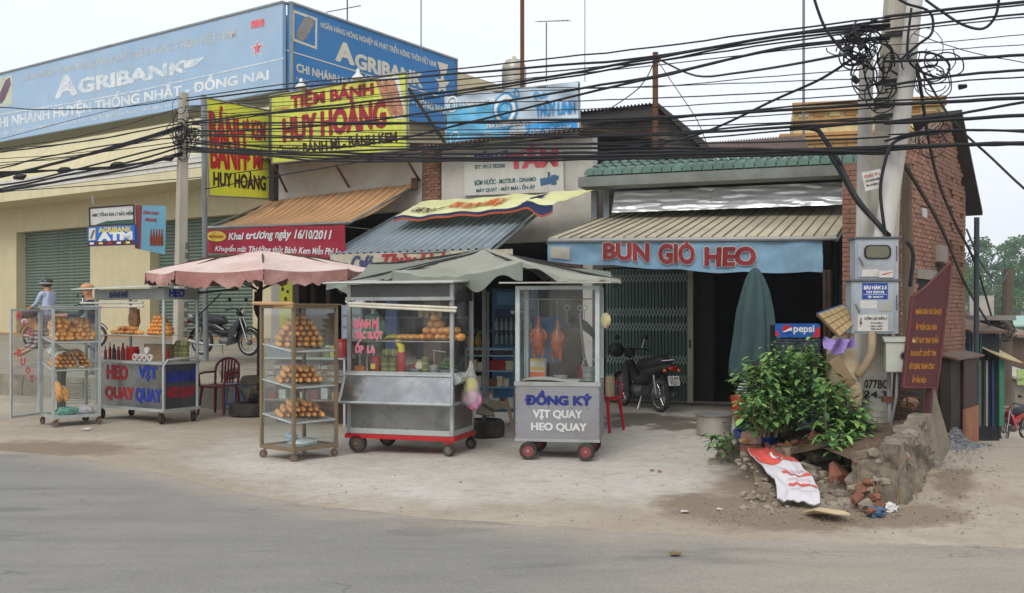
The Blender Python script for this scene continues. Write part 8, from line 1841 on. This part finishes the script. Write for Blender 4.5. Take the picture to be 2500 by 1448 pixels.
# ------------------------------------------------ people
def person(label, J, mats, name='person', acc=None, faces=None, sub_=1):
    """J: joints dict name->(pos, radius); edges fixed"""
    E = [('pelvis','waist'),('waist','chest'),('chest','neck'),('neck','head'),('head','crown'),('chest','shl'),('shl','ell'),('ell','wrl'),('wrl','hal'),('chest','shr'),('shr','elr'),('elr','wrr'),('wrr','har'),('pelvis','hil'),('hil','knl'),('knl','anl'),('anl','tol'),('pelvis','hir'),('hir','knr'),('knr','anr'),('anr','tor')]
    nm = list(J); ix = {k: i for i, k in enumerate(nm)}
    me = bpy.data.meshes.new('body'); me.from_pydata([J[k][0] for k in nm], [(ix[a], ix[b]) for a, b in E if a in ix and b in ix], [])
    o = bpy.data.objects.new('body_tmp', me); COL.objects.link(o)
    sm_ = o.modifiers.new('skin', 'SKIN'); sm_.use_smooth_shade = True
    for i, k in enumerate(nm):
        r = J[k][1]; r = r if isinstance(r, tuple) else (r, r); me.skin_vertices[0].data[i].radius = r
    me.skin_vertices[0].data[ix['pelvis']].use_root = True
    ss_ = o.modifiers.new('sub', 'SUBSURF'); ss_.levels = 2; ss_.render_levels = 2
    dg = bpy.context.evaluated_depsgraph_get(); m2 = bpy.data.meshes.new_from_object(o.evaluated_get(dg)); bpy.data.objects.remove(o)
    keys = list(mats); m2.materials.clear()
    for k in keys: m2.materials.append(mats[k])
    region = {'head':'skin','crown':'skin','neck':'skin','wrl':'skin','hal':'skin','wrr':'skin','har':'skin','ell':'top','elr':'top','shl':'top','shr':'top','chest':'top','waist':'top','pelvis':'bottom','hil':'bottom','hir':'bottom','knl':'bottom','knr':'bottom','anl':'bottom','anr':'bottom','tol':'shoe','tor':'shoe'}
    V = {k: Vector(J[k][0]) for k in nm}
    for p in m2.polygons:
        c = p.center; b = min(nm, key=lambda k: (V[k]-c).length/ (1.0 if k not in ('chest','waist','pelvis') else 1.5)); g_ = region[b]
        p.material_index = keys.index(g_ if g_ in keys else 'top'); p.use_smooth = True
    me_ = m2; loc = Vector(((V['anl'].x+V['anr'].x)/2, (V['anl'].y+V['anr'].y)/2, min(V['tol'].z, V['tor'].z)-.03))
    root = empty(name, loc, label, 'person')
    me_.transform(Matrix.Translation(-loc)); b = bpy.data.objects.new('body', me_); COL.objects.link(b); b.parent = root; return root
skin = mat('skin', (176,128,98), .6, var=.06); hair = mat('black_hair', (24,20,18), .6)
def stand(px, Y, z0, h, face, lean=(0,0), label='', top=None, bot=None, sit=False, arm=(0.35,0.35), extra=None, mask=False, squat=False):
    b = Vector((P(px,0,Y).x, Y, z0)); f = Vector((math.cos(R(face)), math.sin(R(face)), 0)); s_ = Vector((-f.y, f.x, 0)); L = Vector((lean[0], lean[1], 0)); k = h/1.65
    hipz = .86*k; fwd = 0
    if sit: hipz = .80*k
    if squat: hipz = .30*k
    J = {}
    hip = b+Z*hipz; J['pelvis'] = (hip, (.15*k,.11*k)); J['waist'] = (hip+Z*.16*k+L*.25, (.135*k,.10*k)); J['chest'] = (hip+Z*.38*k+L*.6, (.16*k,.11*k)); J['neck'] = (hip+Z*.54*k+L*.85, .055*k)
    hd = hip+Z*.63*k+L*1.0+f*.02; J['head'] = (hd, (.078*k,.09*k)); J['crown'] = (hd+Z*.10*k, (.07*k,.08*k))
    for sg, n in ((1,'l'),(-1,'r')):
        sh = hip+Z*.47*k+L*.75+s_*.17*k*sg; J['sh'+n] = (sh, .058*k)
        el = sh-Z*.24*k+f*(.08 if arm[0] < .5 else .2)+s_*.06*sg; J['el'+n] = (el, .042*k); wr = el+f*arm[0]*.55-Z*(.10 if arm[0] < .5 else .0); J['wr'+n] = (wr, .030*k); J['ha'+n] = (wr+f*.08-Z*.02, .034*k)
        hp = hip-Z*.04+s_*.09*k*sg; J['hi'+n] = (hp, .085*k)
        if sit: kn = hp+f*.36*k+s_*.08*sg-Z*.12; an = kn-Z*.38*k-f*.08
        elif squat: kn = hp+f*.36*k+s_*.1*sg+Z*.18; an = b+f*.12+s_*.11*sg+Z*.07
        else: kn = b+Z*.45*k+s_*.10*k*sg+f*.03*sg; an = b+Z*.08+s_*.11*k*sg+f*.05*sg
        J['kn'+n] = (kn, .058*k); J['an'+n] = (an, .038*k); J['to'+n] = (an-Z*.045+f*.13, .035*k)
    o = person(label, J, {'skin': skin, 'top': top, 'bottom': bot, 'shoe': mat('sandal_dark', (46,40,36), .7)})
    # face and ears
    q = MB(); q.ell(hd+f*.095*k+Z*.01, (.014,.014,.02), 8, 6); q.build('nose', skin, o, smooth=True)
    for sg in (1,-1):
        q = MB(); q.ell(hd+s_*.085*k*sg+Z*.0, (.015,.012,.03), 8, 6); q.build('ear', skin, o, smooth=True)
        q = MB(); q.ell(hd+f*.082*k+s_*.032*sg+Z*.035, (.009,.009,.007), 8, 6); q.build('eye', mat('eye_dark', (24,20,20), .3), o, smooth=True)
    if mask: q = MB(); q.ell(hd+f*.05*k-Z*.02, (.06,.07,.05), 12, 8); q.build('face_mask', mat('mask_white', (200,204,204), .8), o, smooth=True)
    return o, hd, f, k
o, hd, f, k = stand(118, 21.8, .80, 1.62, 155, (-.02,0), 'rider in pale blue shirt and black helmet seated before the shutter, turned away', mat('shirt_pale_blue', (168,178,204), .85, var=.06, bump=.2, bs=12), mat('trousers_violet', (92,86,120), .85), sit=True)
q = MB(); q.ell(hd+Z*.07, (.135,.125,.12), 18, 12); q.build('helmet', mat('helmet_gloss', (38,38,40), .15, spec=.6), o, smooth=True); q = MB(); q.tube([hd+Z*.05+Vector((.14*math.cos(t*.35), .13*math.sin(t*.35), 0)) for t in range(19)], .014, 5); q.build('helmet_band', mat('helmet_grey', (170,170,168), .3), o)
q = MB(); q.prism([hd+f*.10+Z*.05+Vector((f.y,-f.x,0))*.09, hd+f*.22+Z*.02+Vector((f.y,-f.x,0))*.05, hd+f*.22+Z*.02-Vector((f.y,-f.x,0))*.05, hd+f*.10+Z*.05-Vector((f.y,-f.x,0))*.09], (0,0,.012)); q.build('visor', mat('helmet_gloss', (38,38,40)), o)
o, hd, f, k = stand(232, 18.4, .44, 1.70, 200, (-.10,-.05), 'person in a navy jacket and tan cap standing behind the roast cart roof', mat('jacket_navy', (36,42,64), .85, bump=.2, bs=12), mat('trousers_slate', (104,110,124), .85), arm=(.6,.6))
q = MB(); q.ell(hd+Z*.10, (.115,.125,.08), 16, 10); q.build('cap', mat('cap_tan', (190,146,104), .85, var=.25, vs_=14), o, smooth=True); q = MB(); q.ell(hd+Z*.085+f*.12, (.08,.07,.012), 12, 6); q.build('cap_brim', mat('cap_tan', (190,146,104)), o, smooth=True)
strp = mat('striped_shirt', (138,124,128), .85, var=.1)
o, hd, f, k = stand(150, 15.6, 0, 1.66, 215, (-.40,-.18), 'person in a striped top with cap and white mask stooping behind the left glass case', strp, mat('trousers_charcoal', (62,58,60), .85), arm=(.3,.3), mask=True)
t = strp.node_tree; wv = t.nodes.new('ShaderNodeTexWave'); wv.bands_direction = 'Z'; wv.inputs['Scale'].default_value = 5; tcn = t.nodes.new('ShaderNodeTexCoord'); t.links.new(tcn.outputs['Object'], wv.inputs['Vector']); mmx = t.nodes.new('ShaderNodeMix'); mmx.data_type = 'RGBA'; t.links.new(wv.outputs['Fac'], mmx.inputs[0]); mmx.inputs[6].default_value = (*lin((90,74,78)), 1); mmx.inputs[7].default_value = (*lin((180,168,164)), 1); t.links.new(mmx.outputs[2], t.nodes['Principled BSDF'].inputs['Base Color'])
q = MB(); q.ell(hd+Z*.09, (.11,.12,.075), 16, 10); q.build('cap', mat('cap_dark', (70,62,66), .85), o, smooth=True); q = MB(); q.ell(hd+Z*.07+f*.12, (.075,.06,.012), 12, 6); q.build('cap_brim', mat('cap_dark', (70,62,66)), o, smooth=True)
stp2 = mat('navy_white_stripes', (34,36,56), .85)
o, hd, f, k = stand(1838, 12.6, 0, 1.5, 250, (0,-.1), 'person in a navy striped top squatting behind the green shrub', stp2, mat('shorts_dark', (50,50,60), .85), squat=True)
t = stp2.node_tree; wv = t.nodes.new('ShaderNodeTexWave'); wv.bands_direction = 'Z'; wv.inputs['Scale'].default_value = 9; tcn = t.nodes.new('ShaderNodeTexCoord'); t.links.new(tcn.outputs['Object'], wv.inputs['Vector']); mmx = t.nodes.new('ShaderNodeMix'); mmx.data_type = 'RGBA'; crm = t.nodes.new('ShaderNodeMapRange'); crm.inputs[1].default_value = .8; crm.inputs[2].default_value = .9; t.links.new(wv.outputs['Fac'], crm.inputs[0]); t.links.new(crm.outputs[0], mmx.inputs[0]); mmx.inputs[6].default_value = (*lin((28,30,48)), 1); mmx.inputs[7].default_value = (*lin((200,200,200)), 1); t.links.new(mmx.outputs[2], t.nodes['Principled BSDF'].inputs['Base Color'])
q = MB(); q.ell(hd+Z*.05, (.095,.1,.095), 16, 10); q.build('hair', hair, o, smooth=True)
# ------------------------------------------------ things by the noodle shop
c = P(1743, 1068, 12.9); c = G(1743, 1062); q = MB(); q.lathe([(.20,0),(.225,.02),(.235,.25),(.255,.262),(.255,.27),(.23,.262),(.21,.05)], c, 32); o = q.build('aluminium_pot', mat('dull_aluminium', (182,178,168), .42, metal=.45, dirt=(128,104,76), dirt_amt=.6, dirt_s=3), smooth=True); tag(o, 'big dull aluminium cooking pot on the ground before the doorway', 'pot')
for s_ in (-1, 1): q = MB(); q.tube([c+Vector((.10*s_-.03,-.235,.20)), c+Vector((.10*s_-.03,-.262,.195)), c+Vector((.10*s_+.03,-.262,.195)), c+Vector((.10*s_+.03,-.235,.20))], .009, 6); (q.build('handle', mat('handle_brown', (90,70,58), .6), o) if s_ > 0 else None)
q = MB(); q.lathe([(.255,.270),(.262,.272),(.262,.280),(.22,.283)], c, 32); q.build('rim', alu, o, smooth=True)
c = Vector((P(1803,0,12.2).x, 12.2, .42)); q = MB(); q.lathe([(.07,0),(.10,.17),(.105,.17),(.09,.16),(.06,.01)], c, 18); o = q.build('red_bucket', mat('red_plastic', (186,36,34), .4), smooth=True); tag(o, 'small red plastic bucket by the squatting person', 'bucket')
# pepsi fridge
fy = 12.6; fo = P(1893, 1075, fy); fw_, fh_ = 106/F*fy, (1060-790)/F*fy; Tf = frame((fo.x, fy, 0), 8)
fr = empty('drinks_fridge', (fo.x, fy, 0), 'dark blue drinks fridge with a lit looking cola header behind the shrub', 'fridge')
zt_ = EYE+(765-790)/F*fy; zh = EYE+(765-824)/F*fy
dbl = mat('fridge_dark_blue', (30,42,66), .4, bump=0)
bx(Tf, (0,.03,.05), (fw_,.6,zt_-.02), 'cabinet', mat('fridge_black', (24,26,32), .35), fr, .01)
q = MB(Tf); q.prism([(x,-.0,z) for x, y, z in rr(0, zh, fw_, zt_, .035)], (0,.03,0)); hd_ = q.build('header', mat('header_blue', (36,90,170), .35, bump=0), fr)
q = MB(Tf)
for pts in (((.0,zh+.02),(.06,zh+.02),(.03,zh+.07),(.0,zh+.1)), ((fw_-.09,zh),(fw_-.03,zh),(fw_,zh+.04),(fw_,zt_-.04),(fw_-.05,zt_-.06))): q.face([(x,-.002,z) for x, z in pts])
q.build('red_print', mat('print_bright_red', (190,40,50), .5, bump=0), fr)
lx, lz, lr = .145, (zh+zt_)/2+.01, .062
def seg_(q, fn0, fn1, y):   # area between two curves across the disc
    n = 16
    for k in range(n):
        x0, x1 = -1+2*k/n, -1+2*(k+1)/n; c_ = lambda x, g: max(-math.sqrt(max(0,1-x*x)), min(math.sqrt(max(0,1-x*x)), g(x)))
        q.face([(lx+lr*x0,y,lz+lr*c_(x0,fn0)), (lx+lr*x1,y,lz+lr*c_(x1,fn0)), (lx+lr*x1,y,lz+lr*c_(x1,fn1)), (lx+lr*x0,y,lz+lr*c_(x0,fn1))])
up_ = lambda x: .05+.35*x+.12*math.sin(x*2.4); lo_ = lambda x: -.35-.05*x+.18*math.sin(x*2.4)
for nm_, a, b, m_ in (('logo_red', up_, lambda x: 2, pr_red), ('logo_white', lo_, up_, pr_white), ('logo_blue', lambda x: -2, lo_, mat('logo_blue', (24,60,150), .5, bump=0))):
    q = MB(Tf); seg_(q, a, b, -.004); q.build(nm_, m_, fr)
Tl(Tf, fr, 'pepsi', .225, .475, lz-.055, lz+.055, pr_white, y=-.003, bold=.03)
bx(Tf, (.0,-.002,.1), (fw_,.028,zh-.02), 'door_frame', dbl, fr); pane(Tf, [(.04,-.005,.15),(fw_-.04,-.005,.15),(fw_-.04,-.005,zh-.06),(.04,-.005,zh-.06)], 'door_glass', fr)
for k in range(3): bx(Tf, (-.01,-.012,zh-.035-.035*k), (fw_+.01,-.004,zh-.028-.035*k), 'header_slat', mat('slat_grey', (90,92,100), .4), fr)
# ------------------------------------------------ cafe goods seen between the carts
sy = 13.6; Tg = frame((P(1135,0,sy).x, sy, 0), 4)
rk = empty('goods_shelf', (P(1135,0,sy).x, sy, 0), 'low goods shelf with blue boards between the sandwich and duck carts', 'shelf'); rw = 124/F*sy
for z in (.30,.58,.80,1.01,1.10): bx(Tg, (0,0,z), (rw,.4,z+.02), 'board', mat('shelf_blue', (120,156,176), .6, dirt=(90,96,96), dirt_amt=.4) if z > .5 else mat('shelf_white', (176,176,170), .6), rk)
for x in (0, .30, rw-.03): bx(Tg, (x,.0,0), (x+.03,.03,1.9 if x == .3 else 1.12), 'upright', steel_paint, rk)
random.seed(66)
pk = [mat('pack_%d' % i, c_, .55, var=.25, vs_=14, bump=0) for i, c_ in enumerate(((150,30,34),(190,180,150),(206,200,190),(88,116,74),(196,150,60),(60,90,130),(120,70,50),(210,210,206)))]
def pack(T, x, y, z, w_, h_, m_, label, nm='packet', grp='packets on the goods shelf'):
    q = MB(T); q.box((x,y,z), (x+w_,y+.1,z+h_)); o = q.build(nm, m_, bevel=.003); return tag(o, label, 'packet', grp)
for z, hm, cols in ((.321,.15,(7,7,0)),(.601,.14,(1,3,4,1,6)),(.821,.15,(0,0,1,5))):
    x = .04
    while x < rw-.1:
        w_ = random.uniform(.06, .12); i = random.choice(cols); pack(Tg, x, .05, z, w_, hm*random.uniform(.7, 1), pk[i], 'small packaged goods on the shelf between the two right carts'); x += w_+.01
for k in range(11): jar(Tg, .05+k*.058, .08, 1.031, .022, .068, mat('canned_brown', (90,62,44), .35, var=.2), mat('lid_gold', (190,160,90), .4), 'small jar in the row under the pineapples on the goods shelf', name='small_jar', grp='jars in the goods shelf row')
pf = leafmat('spiky_leaf', (128,146,104))
def spiky(T, x, y, z, r, h, label):
    o = empty('pineapple', T @ Vector((x,y,z)), label, 'pineapple'); q = MB(T); q.ell((x,y,z+h*.35), (r,r,h*.36), 12, 8, jit=.2); q.build('fruit', mat('pineapple_skin', (150,124,60), .8, var=.3, vs_=16, bump=.6, bs=60), o, smooth=True)
    q = MB(T)
    for k in range(16):
        az = random.uniform(0, 6.28); q2 = Vector((x,y,z+h*.66)); d = Vector((math.cos(az), math.sin(az), 1.1)).normalized(); s_ = d.cross(Z).normalized()*.012; L_ = h*random.uniform(.5,.8); q.face([q2-s_, q2+s_, q2+d*L_-Z*.02]); 
    q.build('leaves', pf, o)
for k in range(3): spiky(Tg, .06+k*.11, .12, 1.12, .05, .26, ('left','middle','right')[k]+' pineapple on the goods shelf beside the sandwich cart')
# cooler with bottles
cool = empty('bottle_cooler', Tg @ Vector((.36,.5,0)), 'blue drinks cooler full of bottles behind the goods shelf', 'fridge')
bx(Tg, (.33,.55,.2), (.33+.62,1.1,1.95), 'cabinet', mat('cooler_blue', (70,110,146), .4, dirt=(60,80,96), dirt_amt=.4), cool, .01); bx(Tg, (.37,.50,1.15), (.91,.545,1.58), 'door_inside', mat('cooler_dark', (44,54,62), .4), cool)
bx(Tg, (.37,.50,1.585), (.91,.54,1.66), 'header', mat('header_navy', (30,50,90), .4), cool)
q = MB(Tg); q.lathe([(.032,0),(.032,.003)], (.62,.497,1.622), 18, ax=(0,-1,0)); q.build('round_logo', pr_white, cool); q = MB(Tg); q.prism([(.592,.4935,1.63),(.62,.4935,1.653),(.648,.4935,1.633),(.62,.4935,1.63)], (0,-.001,0)); q.build('logo_red', pr_red, cool); Tl(Tg, cool, 'pepsi', .68, .82, 1.60, 1.645, pr_white, y=.497, bold=.03)
btl = mat('clear_bottle', (120,134,140), .15, var=.2, bump=0); q = MB(); q.lathe([(.028,0),(.028,.11),(.01,.15),(.01,.175)], (0,0,0), 8); bme = q.mesh('bottle', btl, smooth=True)
for r_ in range(2):
    for k in range(8): o = inst(bme, 'bottle', Tg @ Vector((.40+k*.066, .47, 1.16+.2*r_)), cool)
Tl(Tg, cool, 'ice', .74, .86, 1.20, 1.30, mat('print_rose', (214,112,128)), y=.44, bold=.04) if False else None
bx(Tg, (.40,.46,1.62+.1), (.72,.5,1.90), 'ice_box', mat('ice_box_blue', (90,130,160), .5), cool)
# tyre with rocks
tc0 = Vector((P(1188,0,12.9).x, 12.9, 0)); tyre(tc0+Z*.11, .235, .22, 'old tyre on the ground between the sandwich and duck carts')
for k, (dx, dz, r, lb) in enumerate(((-.05,.30,.22,'large flat grey rock lying on the tyre between the carts'),(.12,.42,.16,'second grey rock leaning on the tyre between the carts'),(-.02,.46,.13,'small grey rock on top of the tyre heap between the carts'))):
    q = MB(); random.seed(k+80); rock(q, tc0+Vector((dx,0,dz)), r, .5); o = q.build('rock', stone); tag(o, lb, 'rock')
q = MB(); q.prism([P(1232,975,12.6), P(1240,975,12.6), P(1262,1060,12.4), P(1252,1062,12.4)], (0,.03,0)); o = q.build('leaning_plank', mat('weathered_timber', (112,98,82))); tag(o, 'thin plank leaning beside the tyre left of the duck cart', 'plank')
# table with cartons behind the brown case
ty = 14.2; Tt = frame((P(640,0,ty).x, ty, 0), 12); tw = 215/F*ty
tbx = empty('goods_counter', (P(640,0,ty).x, ty, 0), 'glass topped goods counter with cigarette cartons behind the brown case', 'counter')
for z in (.36,.62,.95): bx(Tt, (0,0,z), (tw,.45,z+.02), 'shelf', mat('counter_board', (134,124,112), .7) if z != .95 else alup, tbx)
for x in (0, tw-.03): bx(Tt, (x,0,0), (x+.03,.03,.97), 'post', alup, tbx)
bx(Tt, (0,.44,.0), (tw,.46,.95), 'back_board', mat('counter_back', (104,86,72), .8), tbx)
pane(Tt, [(.03,.005,.36),(tw-.03,.005,.36),(tw-.03,.005,.95),(.03,.005,.95)], 'glass', tbx)
crt = mat('carton_white', (190,186,178), .6, var=.06, bump=0); crs = mat('carton_maroon', (120,40,58), .6, bump=0)
cq = 0
for z in (.641,.725,.809):
    x = .04
    while x < tw-.24:
        if z > .8 and random.random() < .3: x += .1; continue
        o = empty('carton', Tt @ Vector((x,.08,z)), 'white cigarette carton with a maroon stripe in the counter behind the brown case', 'carton', 'cartons in the goods counter'); bx(Tt, (x,.08,z), (x+.23,.2,z+.075), 'box', crt, o); bx(Tt, (x-.0005,.078,z+.055), (x+.2305,.0795,z+.072), 'stripe', crs, o); Tl(Tt, o, 'BASTOS', x+.1, x+.2, z+.012, z+.045, pr_black, y=.077, bold=.02); x += .24
for k in range(7): pack(Tt, .06+k*.16, .08, .381, .1, .10+.03*(k % 3), pk[(0,7,3,2,0,7,4)[k]], 'small packaged goods on the low shelf of the counter behind the brown case', grp='packets in the goods counter')
for k in range(7): bottle(Tt, .02+k*.052, .2, .971, .03, .26, btl, 'clear water bottle in the row on the goods counter, behind the brown case', mat('cap_blue', (60,100,160), .5), 'water_bottle', grp='water bottles on the goods counter')
for k, (x, m_, l_, lb) in enumerate(((.92,olive_j,lidw,'olive pickle jar right of the pot plant on the goods counter'),(1.00,mat('jar_yellow', (170,160,70), .4),mat('lid_gold', (190,160,90)),'yellow green jar on the goods counter'),(1.13,pink_j,lidr,'big jar of pink pickles with red lid, left of the sandwich cart'))): jar(Tt, x, .2, .971, .05 if k < 2 else .085, .17 if k < 2 else .26, m_, l_, lb)
pl_ = empty('potted_plant', Tt @ Vector((.68,.3,.97)), 'variegated leafy pot plant on the goods counter behind the brown case', 'potted plant'); bx(Tt, (.62,.24,.971), (.76,.38,1.10), 'pot', mat('pot_dark', (70,60,54), .7), pl_)
q = MB()
for k in range(26):
    az = random.uniform(0, 6.28); leaf(q, Tt @ Vector((.69+.02*math.cos(az), .31, 1.10)), Vector((math.cos(az), math.sin(az)*.7, random.uniform(.5, 1.6))), Z, random.uniform(.2,.38), .03, .7)
q.build('leaves', leafmat('pot_leaf', (140,160,100)), pl_, smooth=True)
# grey drawer box left of the sandwich cart top
q = MB(Tt); q.box((1.0,.5,1.2), (1.32,.9,1.72)); o = q.build('drawer_cabinet', mat('drawer_grey', (120,128,138), .6)); tag(o, 'grey plastic drawer cabinet with cloth on top, left of the sandwich cart', 'cabinet')
for z in (1.24,1.41,1.58): bx(Tt, (1.02,.49,z), (1.30,.499,z+.13), 'drawer', mat('drawer_front', (140,150,160), .5), o)
softbag(Tt, (1.15,.65,1.76), (.16,.1,.05), mat('bag_milky', (206,212,214)), 'crumpled white bag on top of the grey drawer cabinet')
# blue door frame behind the sandwich cart
q = MB(); ST.box(q, ST.sz(945,800,-.1)[0], ST.sz(972,800,-.1)[0], 0, 2.9, -.05, -.15); o = q.build('blue_door_post', mat('blue_door_paint', (62,92,140), .6, dirt=(60,66,80), dirt_amt=.4)); tag(o, 'blue painted door post in the dark shop behind the sandwich cart', 'post')
# blue poster wall and grey covered thing seen through the duck cart
q = MB(); a = P(1262,885,14.6); b = P(1372,775,14.6); q.box((a.x,14.6,a.z), (b.x,14.64,b.z)); o = q.build('blue_poster', mat('poster_blue', (70,130,170), .6, var=.15)); tag(o, 'blue poster board seen through the glass of the duck cart', 'poster')
q = MB(); q.grid(lambda u, v: Vector((P(1345,0,14.0).x+.72*u, 14.0+.5*v, 0.75+.78*math.sin(math.pi*(.12+.76*u))**.6*(1-.15*v)+.02*nz(u*5, v*5))), 20, 8, (0,.02,-.02)); o = q.build('grey_cover', mat('grey_cover', (96,96,100), .6, bump=.2, bs=8), smooth=True); tag(o, 'rounded grey cover sheet behind the duck cart glass', 'cover')
# small plants and rocks near the stool
q = MB(); random.seed(8); c = Vector((P(612,0,16.6).x, 16.6, .35))
for k in range(40): az = random.uniform(0, 6.28); leaf(q, c, Vector((math.cos(az), math.sin(az), random.uniform(.4, 1.6))), Z, random.uniform(.12,.3), .012, .5)
o = q.build('grass_tuft', leafmat('leaf_deep_green', (62,98,56)), smooth=True); tag(o, 'small grassy tuft beside the parasol pole', 'plant')
q = MB(); random.seed(9); rock(q, Vector((P(545,0,17.0).x, 17.4, .56)), .22, .7); o = q.build('boulder', stone); tag(o, 'rounded stone on the terrace edge behind the maroon chair', 'stone')
# ------------------------------------------------ thin humid air
q = MB(); q.box((-60,-12,-5), (150,420,30)); hz = q.build('haze', None, loc=(0,0,0))
m = bpy.data.materials.new('humid_air'); m.use_nodes = True; N = m.node_tree.nodes; N.clear(); ou = N.new('ShaderNodeOutputMaterial'); pv = N.new('ShaderNodeVolumePrincipled')
pv.inputs['Color'].default_value = (.93,.96,1,1); pv.inputs['Density'].default_value = .0009; pv.inputs['Anisotropy'].default_value = .2
m.node_tree.links.new(pv.outputs[0], ou.inputs['Volume']); hz.data.materials.append(m); hz['kind'] = 'stuff'; hz['label'] = 'thin pale humid haze over the hill'
